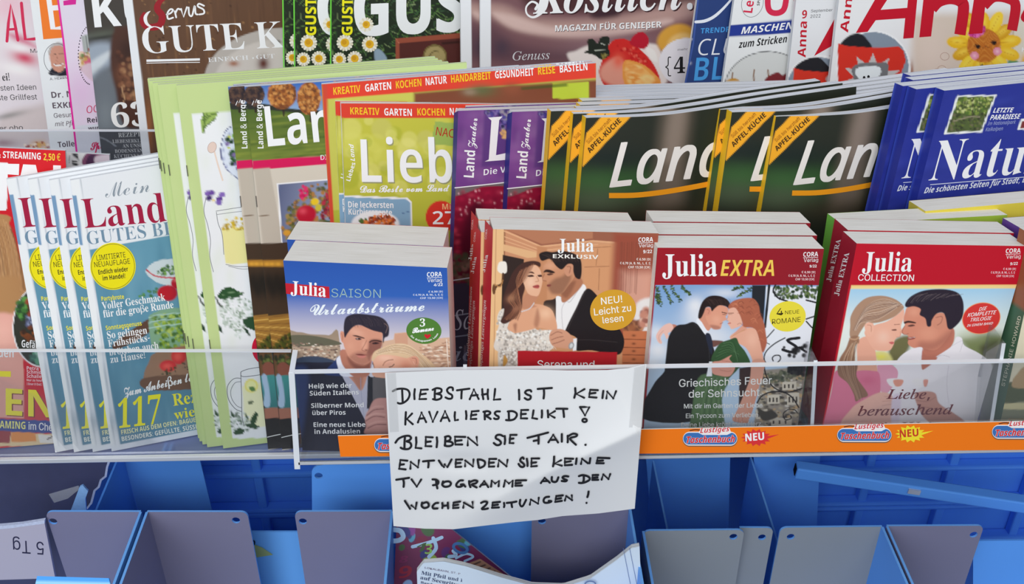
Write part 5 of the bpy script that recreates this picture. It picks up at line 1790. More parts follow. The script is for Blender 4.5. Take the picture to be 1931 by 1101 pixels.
s.fill([(560, 270), (620, 280), (620, 700), (540, 700)], (190, 130, 92), 4, False)
s.fill([(830, 270), (1030, 260), (1010, 560), (850, 520)], (206, 146, 104), 3, False)
for p in ([(850, 285), (1010, 275)], [(850, 400), (1000, 395)], [(930, 290), (920, 390)], [(940, 410), (935, 540)]):
    s.line(p, 5, (150, 100, 70), .7)
s.fill([(1030, 190), (1320, 195), (1290, 900), (1000, 900), (1010, 560)], (150, 74, 56), 14, False)
s.fill([(1080, 430), (1290, 420), (1260, 760), (1070, 700)], (206, 150, 130), 22, False)
for i in range(9):
    s.line([(1070 + i * 14, 250), (1062 + i * 13, 560)], 5, (110, 60, 46), .5, 2)
s.fill([(1170, 620), (1290, 600), (1260, 780), (1160, 790)], (222, 216, 214), 6)
s.speckle([(1090, 750), (1190, 740), (1190, 790), (1090, 790)], [(150, 90, 60), (110, 66, 50), (190, 130, 90)], 50, 8, .9)
s.speckle([(1195, 670), (1245, 660), (1245, 750), (1205, 760)], [(190, 130, 110), (220, 180, 160), (150, 96, 84)], 30, 8, .9)
s.fill([(1085, 790), (1270, 790), (1240, 1500), (1060, 1500)], (190, 112, 74), 2, False)
for y in (840, 890, 935, 985, 1040):
    s.line([(1085, y), (1255, y + 4)], 6, (120, 64, 44), .8)
    s.blob(1150, y - 22, 12, 7, (110, 60, 40), .9)
# wall lamp
s.fill([(318, 420), (325, 375), (350, 365), (372, 375), (374, 430), (345, 440)], (232, 222, 210), 2)
s.line([(352, 440), (345, 500), (310, 520), (296, 560)], 12, (84, 54, 36))
s.blob(296, 535, 12, 36, (104, 66, 40), 1, 0, .3)
s.line([(300, 505), (335, 520), (350, 480)], 7, (170, 120, 70))
# man
s.zoom(920, 460, 4.588)
s.fill([(480, 520), (560, 480), (640, 470), (640, 760), (560, 760)], (54, 40, 36), 2)
s.fill([(590, 520), (600, 450), (700, 470), (810, 350), (850, 400), (780, 560), (690, 760), (600, 740)], (232, 228, 226), 2)
s.line([(690, 480), (640, 560), (650, 740)], 6, (180, 172, 176), .7)
s.line([(810, 352), (720, 490), (690, 500)], 6, (176, 168, 170), .8)
s.fill([(640, 420), (700, 330), (760, 260), (820, 320), (800, 380), (690, 490), (640, 500)], (176, 116, 86), 3)
s.fill([(640, 430), (700, 340), (760, 330), (690, 460)], (130, 80, 60), 8, True, .7)
s.fill([(490, 180), (560, 150), (640, 170), (740, 170), (770, 230), (740, 300), (690, 370), (650, 420), (590, 435), (550, 420), (520, 390), (530, 370), (515, 350), (510, 320), (470, 310), (480, 280), (490, 250), (475, 240)], (198, 138, 104), 2)
s.blob(540, 190, 50, 34, (216, 158, 124), .8)
s.fill([(520, 360), (580, 300), (640, 280), (700, 240), (720, 300), (680, 380), (640, 430), (580, 435), (545, 420)], (130, 88, 68), 10, True, .75)
s.fill([(480, 246), (500, 222), (540, 224), (580, 244), (560, 254), (510, 244)], (50, 32, 28), 2)
s.fill([(510, 262), (540, 252), (565, 262), (530, 272)], (90, 54, 44), 2)
s.line([(490, 262), (470, 308), (505, 320)], 7, (150, 94, 70), .8)
s.fill([(512, 352), (545, 350), (540, 366), (515, 368)], (130, 66, 58), 2)
s.fill([(660, 200), (700, 170), (740, 180), (740, 240), (700, 280), (670, 260)], (200, 140, 110), 2)
s.line([(685, 195), (715, 200), (705, 250)], 9, (140, 88, 68), .7)
s.fill([(445, 110), (450, 80), (500, 64), (560, 70), (640, 60), (740, 80), (800, 130), (812, 220), (800, 300), (760, 290), (740, 240), (735, 180), (690, 175), (640, 220), (590, 190), (540, 130), (470, 146)], (38, 28, 28), 2.2)
for i in range(22):
    s.line([(470 + i * 14, 90), (520 + i * 12, 110), (560 + i * 11, 150)], 5, (72, 54, 50), .4)
s.fill([(850, 390), (940, 440), (1040, 600), (1170, 790), (1165, 920), (1100, 960), (900, 920), (760, 920), (770, 820), (700, 780), (660, 780), (690, 700), (760, 560)], (34, 28, 30), 2)
s.line([(850, 400), (770, 560), (690, 740)], 8, (60, 50, 50), .8)
s.line([(760, 830), (900, 830), (1120, 850)], 7, (58, 50, 50), .7)
# woman
s.fill([(95, 700), (80, 640), (110, 570), (180, 560), (330, 600), (420, 740), (560, 740), (600, 760), (520, 930), (90, 930), (70, 800)], (214, 204, 194), 2)
s.speckle([(80, 640), (130, 570), (250, 760), (540, 740), (540, 920), (110, 1080), (70, 800)], [(236, 232, 226), (176, 166, 156), (150, 140, 132), (226, 214, 200)], 420, 2.6, .8)
s.fill([(95, 880), (180, 900), (270, 900), (270, 1150), (110, 1150)], (206, 196, 186), 3)
s.speckle([(100, 900), (260, 900), (260, 1100), (120, 1100)], [(236, 232, 226), (160, 148, 140)], 120, 2.6, .8)
for i in range(8):
    s.line([(460 + i * 12, 740), (470 + i * 8, 820), (450 + i * 20, 910)], 4, (236, 228, 216), .6)
s.fill([(170, 720), (230, 600), (300, 560), (380, 520), (480, 530), (560, 580), (600, 720), (560, 745), (440, 725), (380, 740), (250, 770), (210, 760)], (216, 158, 124), 2)
s.blob(500, 600, 60, 50, (236, 190, 156), .8)
s.fill([(430, 560), (450, 640), (430, 720), (400, 700), (410, 620)], (160, 104, 80), 8, True, .7)
s.fill([(220, 700), (250, 690), (240, 765)], (140, 88, 70), 6, True, .7)
s.fill([(300, 560), (320, 440), (440, 420), (400, 520), (420, 540)], (190, 130, 100), 4)
s.line([(290, 585), (360, 560), (400, 510)], 9, (206, 200, 200), .9)
s.fill([(296, 290), (330, 200), (400, 180), (450, 220), (468, 290), (470, 340), (440, 440), (400, 450), (350, 430), (320, 370)], (224, 172, 140), 2)
s.blob(370, 330, 40, 50, (238, 196, 168), .7)
s.fill([(346, 250), (380, 238), (404, 256), (372, 252)], (84, 50, 42), 1.5)
s.fill([(340, 276), (380, 266), (400, 280), (360, 286)], (70, 40, 36), 1.8)
s.fill([(430, 270), (462, 266), (468, 282), (440, 284)], (70, 40, 36), 1.8)
s.line([(420, 280), (440, 318), (412, 326)], 6, (176, 116, 92), .8)
s.fill([(388, 366), (430, 352), (446, 364), (436, 384), (400, 380)], (176, 80, 76), 2)
s.line([(392, 367), (444, 366)], 3, (100, 40, 40), .9)
s.fill([(450, 160), (380, 146), (290, 170), (220, 240), (180, 330), (130, 480), (140, 560), (130, 620), (110, 670), (150, 690), (230, 640), (290, 560), (300, 460), (320, 380), (298, 300), (320, 220), (400, 180), (450, 200)], (70, 42, 36), 2.4)
for i in range(44):
    t = i / 43
    s.line([(400 - 120 * t, 170 + 60 * t), (250 + 60 * (1 - t), 320), (170 + 110 * t, 470), (220 + 70 * t, 560), (140 + 120 * t, 650)], 5, [(140, 84, 62), (50, 28, 26), (110, 66, 50), (176, 118, 86)][i % 4], .5)
s.blob(200, 470, 40, 30, (176, 124, 92), .6, -30)
s.blob(250, 560, 40, 24, (160, 106, 80), .6, -30)
# hand and watch
s.fill([(530, 810), (550, 750), (600, 735), (650, 740), (700, 770), (740, 830), (720, 900), (640, 900), (560, 880)], (206, 150, 122), 2)
for p in ([(545, 790), (600, 760), (640, 770)], [(550, 830), (600, 810), (650, 800)], [(560, 865), (610, 850), (660, 830)]):
    s.line(p, 8, (140, 88, 70), .7)
s.fill([(740, 820), (770, 815), (765, 920), (735, 925)], (230, 230, 232), 2, False)
s.blob(722, 880, 26, 36, (150, 150, 152), 1, 20, .2)
s.blob(722, 880, 16, 24, (206, 208, 208), 1, 20, .3)
s.fill([(140, 960), (170, 1000), (160, 1040), (130, 1060)], (190, 140, 70), 3)
s.zoom()
s.fill([(976, 661), (1164, 664), (1150, 900), (976, 900)], (176, 32, 40), .8, False)
s.zoom(840, 380, 3.239)
s.text('Julia', 686, 306, 906, 306, 78, W_, 'serifb', up=(0, -1))
s.text('EXKLUSIV', 656, 345, 934, 351, 24, (240, 228, 220), 'sansb', up=(0, -1))
prices(s, 1268, 247, 3.0, W_, (.03, -1))
s.text('9/22', 1208, 316, 1262, 314, 20, W_, 'sansb', up=(0, -1))
for i, (t, w) in enumerate((('€ 6,50 [D]', 90), ('€ 6,70 [A, B, NL, L, E, I]', 190), ('CHF 13,50 [CH]', 140))):
    s.text(t, 1256 - w, 359 + i * 24, 1254 - i * 2, 360 + i * 24, 14, (240, 222, 214), 'sansb', up=(0, -1))
s.disc(1024, 662, 141, 124, (206, 152, 44), -10)
s.text('NEU!', 952, 630, 1080, 614, 42, W_, 'sans', up=(-.08, -1), off=.006)
s.text('Leicht zu', 910, 696, 1135, 668, 42, W_, 'sans', up=(-.1, -1), off=.006)
s.text('lesen', 962, 744, 1088, 730, 40, W_, 'sans', up=(-.1, -1), off=.006)
s.text('Serena und', 562, 1016, 910, 1018, 46, W_, 'sans', up=(0, -1), off=.004)
sp = make_spine(s, TB, ((-15, -18), (-17, 4)), (186, 22, 46))
sp.zoom(840, 380, 3.239)
sp.text('Julia', 240, 410, 262, 312, 22, W_, 'serifb', up=(-.95, -.1))
sp.text('Großartiges Lesevergnügen', 222, 1020, 250, 575, 20, (240, 214, 214), 'serifbi', up=(-.95, -.1))
sp.text('CORA', 252, 222, 258, 165, 12, (240, 200, 200), 'sans', up=(-.95, -.1))
b = book('paperback', 'brown paperback with a couple in ball gown and dark suit and gold badge', 'paperback book', s, TB, sp, 'book', 'ball gown romance paperbacks', (190, 30, 46))
copy_tree(b, fan(s, TB, 1.02, 907, -.0135), 'red spined paperback just behind the ball gown couple, only spine and page tops showing')
copy_tree(b, fan(s, TB, 2.05, 902, -.0165), 'rearmost paperback behind the ball gown couple, a white band of page tops')

# paperback: couple by an iron gate
s = sheet_for(R1, [(1240, 467), (1554, 469), (1497, 852), (1207, 852)], 5, step=1.25, base=(150, 24, 36))
s.zoom(1220, 530, 5.796)
s.fill([(95, 40), (1950, 45), (1700, 1900), (-60, 1900)], (120, 156, 200), .9, False, 1, (176, 196, 216), ((300, 100), (250, 900)))
for x, y, rx, ry, a in ((530, 270, 110, 110, .95), (600, 400, 200, 120, .8), (850, 130, 200, 60, .7), (100, 560, 90, 90, .7), (120, 760, 130, 100, .9), (700, 620, 300, 160, .8), (60, 900, 120, 60, .6)):
    s.blob(x, y, rx, ry, (222, 222, 226), a)
s.fill([(1300, 60), (1960, 60), (1800, 900), (1280, 900)], (222, 224, 230), 6, False)
LV = [(60, 84, 40), (44, 66, 34), (96, 116, 60), (34, 50, 30)]
for x0, y0, x1, y1 in ((110, 60, 150, 260), (180, 50, 270, 240), (260, 60, 370, 220), (380, 60, 470, 150), (100, 150, 130, 240), (940, 90, 1050, 60), (1000, 160, 1140, 80)):
    for i in range(26):
        t = i / 25
        s.blob(x0 + (x1 - x0) * t + RNG.uniform(-14, 14), y0 + (y1 - y0) * t + RNG.uniform(-14, 14), 20, 9, LV[i % 4], .9, RNG.uniform(-60, 60), .4)
for i in range(110):
    s.blob(RNG.uniform(1380, 1900), RNG.uniform(50, 190), 26, 16, LV[int(RNG.integers(4))], .9, RNG.uniform(-90, 90), .4)
s.fill([(1150, 45), (1300, 45), (1250, 800), (1240, 900), (1140, 420)], (36, 38, 44), 2, False)
s.line([(1336, 45), (1290, 500)], 26, (40, 42, 46), 1)
s.zoom(1220, 680, 5.679)
s.fill([(1230, 100), (1700, 60), (1680, 1000), (1100, 1000)], (150, 140, 128), 6, False)
s.speckle([(1250, 140), (1680, 100), (1620, 700), (1160, 720)], [(210, 204, 192), (96, 88, 78), (176, 164, 140), (60, 56, 52), (190, 160, 120)], 260, 3.2, .85, 1.6)
s.speckle([(1290, 130), (1680, 100), (1660, 200), (1300, 250)], [(84, 90, 72), (110, 112, 90), (60, 66, 56)], 80, 4, .8)
for x, y, w, h in ((1450, 230, 150, 80), (1290, 370, 130, 90), (1500, 350, 130, 120), (1170, 530, 120, 90), (1330, 620, 220, 70)):
    s.fill([(x, y), (x + w, y - 10), (x + w, y + h), (x, y + h + 6)], (206, 196, 178), 1.2, False)
    for i in range(3):
        s.fill([(x + 16 + i * w / 3.4, y + h * .3), (x + 34 + i * w / 3.4, y + h * .28), (x + 34 + i * w / 3.4, y + h * .8), (x + 16 + i * w / 3.4, y + h * .82)], (70, 62, 56), .7, False)
s.fill([(1180, 500), (1260, 540), (1340, 530), (1400, 600), (1240, 640)], (70, 66, 60), 4)
for p, w in (([(1250, 0), (1270, 140), (1340, 270), (1450, 330), (1560, 330), (1660, 295)], 14), ([(1180, 450), (1240, 370), (1360, 330), (1480, 345), (1560, 400), (1625, 500)], 15),
             ([(1610, 560), (1580, 525), (1510, 525), (1460, 570), (1480, 630), (1540, 620), (1540, 590)], 12)):
    s.line(p, w, (36, 32, 34))
s.speckle([(1500, 80), (1690, 40), (1680, 150), (1540, 130)], [(40, 38, 40), (56, 54, 54)], 50, 5, .95)
s.zoom(1220, 530, 5.796)
for p, w in (([(1510, 620), (1400, 680), (1310, 760), (1280, 840), (1310, 900), (1390, 910), (1455, 860), (1450, 815), (1400, 812), (1370, 840), (1380, 872)], 13), ([(1390, 530), (1310, 620)], 12), ([(1300, 670), (1340, 690)], 9)):
    s.line(p, w, (36, 36, 40))
s.zoom(1200, 370, 2.247)
for p, w in (([(640, 445), (600, 430), (580, 400), (590, 375)], 7), ([(720, 520), (765, 505)], 6), ([(720, 530), (750, 560), (765, 545)], 6), ([(760, 450), (720, 440)], 7), ([(620, 650), (660, 660), (680, 640), (640, 610), (690, 600)], 12), ([(690, 640), (720, 660)], 10)):
    s.line(p, w, (34, 34, 38))
s.speckle([(620, 640), (720, 630), (720, 680), (640, 690)], [(34, 34, 36)], 16, 5, .95)
s.speckle([(630, 730), (720, 710), (700, 755), (650, 750)], [(34, 34, 36)], 16, 4, .95)
# man
s.zoom(1220, 530, 5.796)
s.fill([(255, 480), (320, 480), (330, 540), (270, 560)], (186, 120, 100), 2)
s.fill([(100, 600), (130, 540), (190, 480), (250, 460), (285, 490), (280, 540), (230, 570), (240, 600), (215, 635), (200, 600), (180, 570), (150, 620), (165, 670), (150, 685), (118, 660)], (226, 180, 166), 1.5)
s.line([(140, 660), (130, 600), (180, 540)], 6, (176, 120, 106), .6)
s.fill([(195, 940), (215, 760), (240, 600), (320, 490), (420, 470), (520, 450), (640, 560), (690, 640), (740, 780), (700, 900), (680, 1010), (600, 1500), (-60, 1500), (60, 1150), (180, 1000)], (34, 32, 34), 2)
s.line([(520, 470), (650, 600), (690, 900)], 6, (60, 58, 62), .7)
s.fill([(690, 650), (830, 655), (800, 690), (720, 720)], (110, 74, 66), 3)
s.fill([(540, 440), (570, 410), (650, 500), (665, 560), (640, 585), (590, 520)], (226, 228, 234), 1.5)
s.fill([(640, 590), (690, 580), (720, 700), (700, 800)], (40, 44, 60), 2)
s.fill([(570, 400), (640, 300), (720, 320), (740, 420), (700, 510), (660, 540), (600, 450)], (206, 140, 116), 2)
s.fill([(700, 300), (800, 262), (880, 290), (885, 350), (860, 390), (872, 420), (830, 440), (820, 470), (800, 520), (730, 525), (680, 480), (640, 380)], (216, 150, 124), 2)
s.blob(760, 420, 50, 50, (228, 168, 142), .6)
s.fill([(690, 480), (780, 490), (800, 520), (730, 526)], (160, 104, 88), 6, True, .7)
s.line([(820, 340), (872, 352)], 9, (60, 36, 32), .95)
s.line([(826, 362), (866, 368)], 6, (84, 50, 44), .9)
s.line([(800, 468), (832, 452)], 6, (130, 66, 60), .9)
s.fill([(632, 320), (650, 288), (690, 290), (700, 350), (670, 375), (645, 370)], (210, 140, 118), 1.5)
s.line([(655, 310), (680, 320), (670, 355)], 6, (150, 90, 76), .7)
s.fill([(560, 400), (570, 320), (610, 220), (680, 165), (780, 160), (860, 190), (905, 240), (900, 300), (860, 275), (790, 265), (740, 300), (710, 330), (690, 285), (645, 290), (620, 350), (590, 405)], (40, 28, 28), 2)
for i in range(20):
    s.line([(620 + i * 14, 200), (650 + i * 13, 210), (690 + i * 11, 260)], 5, (80, 58, 52), .35)
# woman
s.fill([(905, 620), (960, 560), (1060, 520), (1180, 520), (1230, 640), (1260, 760), (1275, 920), (1250, 1100), (1150, 1100), (1160, 900), (1090, 740), (1000, 680)], (222, 164, 140), 2)
s.blob(1150, 640, 60, 100, (234, 184, 160), .6)
s.fill([(1150, 920), (1275, 900), (1240, 1100), (1120, 1500), (1000, 1500), (1120, 1150)], (206, 146, 124), 2)
s.fill([(700, 880), (730, 780), (800, 680), (900, 640), (975, 620), (1010, 690), (1080, 780), (1130, 910), (1020, 940), (960, 1000), (840, 1100), (720, 1060)], (54, 84, 52), 2)
for i in range(12):
    s.line([(740 + i * 10, 860 - i * 18), (860 + i * 8, 800 - i * 12), (1000, 760 + i * 12)], 6, [(96, 130, 90), (30, 54, 34)][i % 2], .5)
s.fill([(1010, 950), (1150, 930), (1130, 1100), (1020, 1500), (1000, 1500)], (60, 44, 42), 3, False)
s.fill([(560, 1060), (760, 1030), (900, 1080), (820, 1300), (860, 1900), (420, 1900), (480, 1500)], (84, 110, 74), 4)
for i in range(8):
    s.line([(680 + i * 22, 1060), (600 + i * 30, 1400), (560 + i * 36, 1900)], 12, [(110, 136, 96), (60, 84, 56)][i % 2], .5)
s.fill([(940, 590), (1050, 480), (1090, 530), (1000, 560)], (214, 152, 130), 2)
s.line([(925, 605), (1020, 555), (1070, 530)], 5, (190, 140, 80), .9)
s.fill([(880, 420), (890, 330), (920, 270), (980, 290), (1020, 360), (1040, 470), (960, 515), (920, 522), (905, 495), (885, 470), (895, 440)], (226, 172, 150), 2)
s.line([(888, 352), (945, 348)], 8, (120, 70, 56), .9)
s.line([(895, 362), (930, 360)], 5, (70, 44, 40), .9)
s.line([(892, 380), (870, 428), (890, 436)], 5, (180, 120, 100), .8)
s.line([(885, 462), (915, 458)], 9, (180, 76, 76), .95)
s.fill([(905, 250), (960, 210), (1060, 186), (1160, 190), (1220, 260), (1240, 360), (1280, 460), (1300, 580), (1310, 680), (1265, 780), (1230, 640), (1180, 520), (1060, 500), (1040, 440), (1010, 360), (960, 290), (890, 300)], (170, 96, 72), 2.4)
for i in range(60):
    x, y = 950 + RNG.uniform(0, 330), 210 + RNG.uniform(0, 480)
    if (x < 1010 and y > 300) or (y > 490 and x < 1225) or (x > 1215 and y < 330):
        continue
    s.line([(x - 30, y), (x, y - 18), (x + 26, y + 6)], 8, [(206, 130, 96), (120, 60, 48), (190, 112, 84), (140, 74, 58)][i % 4], .55)
# hands
s.fill([(680, 880), (716, 880), (710, 1040), (650, 1040)], (226, 228, 232), 1.5, False)
s.fill([(715, 890), (800, 870), (880, 830), (925, 810), (900, 850), (950, 910), (960, 960), (900, 1040), (780, 1030), (715, 1000)], (214, 150, 132), 2)
for p in ([(820, 870), (900, 880), (945, 905)], [(810, 920), (890, 930), (950, 940)], [(800, 970), (870, 985), (920, 980)]):
    s.line(p, 6, (150, 92, 80), .6)
s.zoom(1220, 680, 5.679)
s.fill([(1130, 0), (1260, 0), (1230, 160), (1130, 380), (1080, 540), (1090, 640), (1060, 670), (930, 650), (920, 600), (960, 540), (1010, 430), (1100, 200)], (206, 150, 130), 2)
for p in ([(950, 610), (940, 660)], [(985, 610), (980, 665)], [(1025, 610), (1020, 668)]):
    s.line(p, 5, (140, 90, 76), .7)
# red head
s.zoom(1200, 370, 2.247)
s.fill([(60, 200), (840, 210), (780, 373), (72, 376)], (152, 24, 36), .8, False, 1, (140, 26, 38), ((100, 220), (700, 360)))
s.text('Julia', 110, 338, 342, 338, 92, W_, 'serifb', up=(0, -1))
s.text('EXTRA', 356, 338, 584, 338, 68, (236, 196, 84), 'sansbi', up=(0, -1), off=-.004)
prices(s, 770, 256, 2.1, W_, (.05, -1))
s.text('9/22', 734, 302, 764, 301, 11, W_, 'sansb', up=(0, -1))
for i, (t, w) in enumerate((('€ 6,50 [D]', 60), ('€ 6,70 [A, B, NL, L, E, I]', 116), ('CHF 13,50 [CH]', 86))):
    s.text(t, 760 - w, 326 + i * 15, 758 - i * 2, 326 + i * 15, 9, (236, 206, 206), 'sansb', up=(0, -1))
s.disc(641, 509, 77, 64, (226, 210, 60), -8)
s.text('4', 594, 506, 622, 503, 30, (60, 50, 20), 'sans', up=(0, -1))
s.text('NEUE', 630, 500, 690, 496, 15, (60, 50, 20), 'sans', up=(0, -1))
s.text('ROMANE', 575, 542, 696, 532, 21, (60, 50, 20), 'sans', up=(0, -1))
s.text('Griechisches Feuer', 181, 808, 574, 795, 32, (226, 224, 220), 'sans', up=(0, -1), off=.008)
s.text('der Sehnsucht', 222, 853, 522, 846, 32, (226, 224, 220), 'sans', up=(0, -1), off=.008)
for t, x0, x1, y in (('Mit dir im Garten der Liebe', 202, 534, 899), ('Ein Tycoon zum Verlieben', 210, 516, 940), ('Deine Liebe krönt mein Herz', 190, 528, 978)):
    s.text(t, x0, y, x1, y - 5, 19, (226, 224, 220), 'sans', up=(0, -1), off=.012)
sp = make_spine(s, TB, ((-8, -8), (-8, 2)), (120, 16, 36))
b = book('paperback', 'paperback with a couple embracing by an iron gate and a yellow disc, front copy', 'paperback book', s, TB, sp, 'book', 'iron gate romance paperbacks', (150, 24, 36))
copy_tree(b, fan(s, TB, 1.02, 1236), 'paperback right behind the iron gate couple, first white band of page tops above it')
copy_tree(b, fan(s, TB, 2.04, 1232), 'rearmost paperback behind the iron gate couple, uppermost white band of page tops')

# red paperback: couple with wine glasses
s = sheet_for(R1, [(1615.6, 459), (1938, 464), (1826, 852), (1541, 852)], 6, step=1.25, base=(186, 22, 40))
s.zoom(1560, 530, 5.679)
s.fill([(258, 44), (2200, 44), (1700, 1900), (-100, 1900)], (236, 206, 140), .8, False)
s.fill([(250, 84), (2200, 78), (1700, 1900), (-100, 1900)], (160, 200, 226), 3, False, 1, (220, 226, 220), ((900, 90), (900, 480)))
s.fill([(700, 640), (880, 580), (880, 720), (760, 860), (640, 870)], (110, 106, 70), 14)
s.fill([(500, 760), (640, 760), (700, 870), (560, 880)], (214, 206, 130), 10)
s.blob(580, 810, 50, 24, (226, 214, 90), .9)
s.fill([(1420, 600), (1700, 540), (2000, 640), (1900, 900), (1600, 860), (1450, 700)], (120, 130, 84), 34)
s.fill([(1640, 700), (1840, 640), (1800, 860), (1700, 840)], (84, 84, 60), 20)
s.blob(1500, 560, 160, 70, (200, 204, 180), .6)
# woman
s.fill([(330, 640), (480, 600), (520, 780), (530, 900), (560, 1200), (300, 1200), (320, 900)], (226, 166, 142), 3)
s.fill([(510, 470), (640, 430), (760, 350), (818, 300), (822, 380), (790, 480), (800, 540), (780, 590), (740, 610), (720, 640), (710, 680), (670, 740), (590, 748), (500, 730), (440, 640), (400, 540)], (230, 172, 148), 2)
s.blob(600, 600, 70, 70, (240, 196, 176), .7)
s.line([(720, 466), (772, 462)], 9, (140, 90, 76), .8)
s.fill([(690, 520), (735, 514), (740, 528), (700, 530)], (110, 66, 58), 2)
s.line([(782, 540), (780, 590), (740, 600)], 6, (190, 126, 108), .7)
s.fill([(660, 656), (700, 648), (716, 662), (690, 676)], (196, 96, 96), 2)
s.fill([(400, 470), (440, 440), (490, 450), (500, 510), (480, 580), (440, 590), (410, 540)], (232, 176, 152), 2)
s.line([(430, 470), (470, 480), (470, 540)], 8, (180, 120, 100), .7)
s.fill([(245, 480), (250, 380), (310, 270), (400, 190), (500, 160), (620, 160), (740, 200), (818, 270), (800, 310), (720, 380), (600, 430), (500, 450), (430, 440), (390, 490), (340, 570), (310, 640), (270, 640), (240, 580)], (170, 134, 110), 2.2)
for i in range(50):
    t = i / 49
    s.line([(800 - 60 * t, 260 - 40 * t + 60 * t * t), (620 - 80 * t, 190 + 220 * t), (430 - 60 * t, 260 + 180 * t), (290 + 20 * t, 520)], 6, [(222, 196, 176), (120, 86, 72), (200, 166, 140), (96, 70, 66)][i % 4], .5)
s.fill([(250, 600), (330, 590), (340, 660), (300, 700), (300, 900), (330, 1200), (130, 1200), (110, 1000), (130, 840), (200, 720)], (150, 112, 88), 3)
for i in range(26):
    t = i / 25
    s.line([(260 + 60 * t, 660), (180 + 110 * t, 800), (130 + 160 * t, 960), (140 + 170 * t, 1180)], 7, [(206, 172, 144), (96, 70, 60), (176, 140, 110)][i % 3], .55)
s.line([(240, 615), (300, 625), (340, 600)], 16, (190, 150, 120), .9)
# man
s.fill([(1020, 720), (1080, 640), (1330, 500), (1360, 620), (1300, 740), (1180, 860), (1080, 920), (1020, 930)], (190, 118, 98), 3)
s.fill([(860, 280), (960, 260), (1100, 330), (1300, 380), (1330, 520), (1250, 660), (1150, 740), (1020, 720), (930, 716), (880, 690), (862, 660), (870, 620), (860, 580), (800, 560), (798, 520), (830, 470), (816, 420), (835, 330)], (208, 136, 112), 2)
s.blob(1080, 560, 110, 90, (222, 154, 128), .7)
s.blob(930, 330, 60, 50, (222, 156, 130), .7)
s.fill([(1000, 650), (1150, 640), (1330, 520), (1300, 640), (1120, 740), (980, 716)], (160, 98, 84), 20, True, .6)
s.fill([(822, 438), (870, 424), (945, 440), (940, 452), (870, 446), (830, 456)], (60, 40, 38), 2)
s.fill([(860, 478), (910, 464), (940, 476), (890, 488)], (96, 60, 54), 2)
s.line([(830, 480), (802, 540), (830, 572), (870, 560)], 8, (160, 96, 82), .8)
s.fill([(860, 604), (940, 596), (930, 620), (870, 628)], (150, 76, 70), 2)
s.line([(870, 612), (940, 600)], 4, (232, 226, 220), .8)
s.fill([(1130, 420), (1170, 350), (1240, 340), (1275, 390), (1260, 470), (1200, 520), (1140, 490)], (206, 138, 114), 2)
s.line([(1165, 390), (1230, 380), (1220, 440), (1180, 470)], 10, (150, 92, 78), .7)
s.fill([(835, 240), (900, 160), (1040, 100), (1240, 86), (1390, 120), (1450, 200), (1460, 320), (1430, 420), (1340, 510), (1290, 500), (1270, 400), (1240, 340), (1170, 350), (1120, 420), (1110, 480), (1070, 480), (1050, 400), (990, 360), (1000, 300), (930, 270), (850, 280)], (44, 36, 48), 2.4)
for i in range(30):
    s.line([(860 + i * 18, 240 - i * 3), (920 + i * 18, 170 - i), (1000 + i * 15, 140)], 6, [(96, 84, 92), (30, 26, 34), (130, 116, 116)][i % 3], .4)
# shirts
s.fill([(740, 870), (800, 790), (900, 730), (1010, 708), (1030, 780), (1020, 900), (1080, 860), (1180, 800), (1340, 690), (1380, 600), (1440, 610), (1470, 690), (1620, 770), (1730, 860), (1760, 1000), (1700, 1900), (560, 1900), (720, 1000)], (232, 226, 230), 2)
s.line([(1020, 720), (1010, 900), (1060, 890), (1200, 800), (1270, 800), (1310, 815)], 5, (190, 180, 190), .8)
s.line([(1340, 690), (1450, 640), (1420, 760)], 6, (196, 190, 198), .7)
s.fill([(1020, 730), (1060, 800), (1180, 820), (1060, 930), (1010, 930)], (186, 114, 96), 3)
s.line([(1300, 900), (1280, 1100), (1300, 1300)], 8, (206, 196, 206), .7)
s.fill([(540, 880), (640, 870), (750, 950), (740, 1060), (640, 1200), (560, 1150)], (222, 156, 176), 2)
s.fill([(90, 960), (250, 1000), (330, 960), (480, 960), (560, 1000), (560, 1250), (460, 1500), (200, 1900), (-100, 1900), (40, 1200)], (214, 120, 146), 3)
s.blob(430, 1060, 110, 60, (200, 96, 126), .6)
s.zoom(1560, 680, 5.205)
s.fill([(120, 30), (290, 30), (290, 160), (400, 330), (330, 370), (280, 400), (260, 330), (200, 220), (110, 140)], (140, 104, 84), 3)
for i in range(14):
    t = i / 13
    s.line([(130 + 150 * t, 40), (170 + 110 * t, 170), (260 + 60 * t, 300), (300 + 40 * t, 380)], 6, [(196, 160, 130), (96, 70, 60)][i % 2], .5)
s.fill([(330, 400), (520, 310), (640, 350), (650, 480), (600, 640), (150, 640), (230, 480)], (226, 176, 160), 4)
for p in ([(540, 400), (640, 392)], [(540, 440), (630, 430)], [(560, 350), (650, 360)]):
    s.line(p, 6, (186, 130, 116), .6)
s.fill([(640, 360), (720, 350), (700, 620), (630, 640)], (222, 206, 222), 6)
s.fill([(860, 330), (960, 300), (1060, 320), (1100, 420), (1250, 520), (1350, 600), (1340, 680), (1080, 640), (950, 560), (880, 430)], (196, 140, 124), 4)
for p in ([(880, 390), (980, 400), (1060, 360)], [(900, 450), (1000, 460)], [(940, 520), (1040, 520)]):
    s.line(p, 7, (146, 92, 82), .6)
for x in (590, 840):
    s.fill([(x, 180), (x + 150, 180), (x + 130, 240), (x + 70, 260), (x + 20, 240)], (232, 226, 226), 3)
s.fill([(650, 190), (745, 190), (725, 245), (670, 250)], (222, 150, 130), 3)
s.fill([(945, 190), (990, 190), (975, 250), (950, 250)], (216, 146, 130), 3)
s.zoom(1540, 380, 2.248)
s.fill([(165, 160), (900, 176), (900, 350), (150, 355)], (184, 20, 40), .8, False)
s.line([(150, 357), (900, 354)], 5, (236, 190, 120), .9)
s.text('Julia', 192, 296, 402, 296, 82, W_, 'serifb', up=(.1, -1))
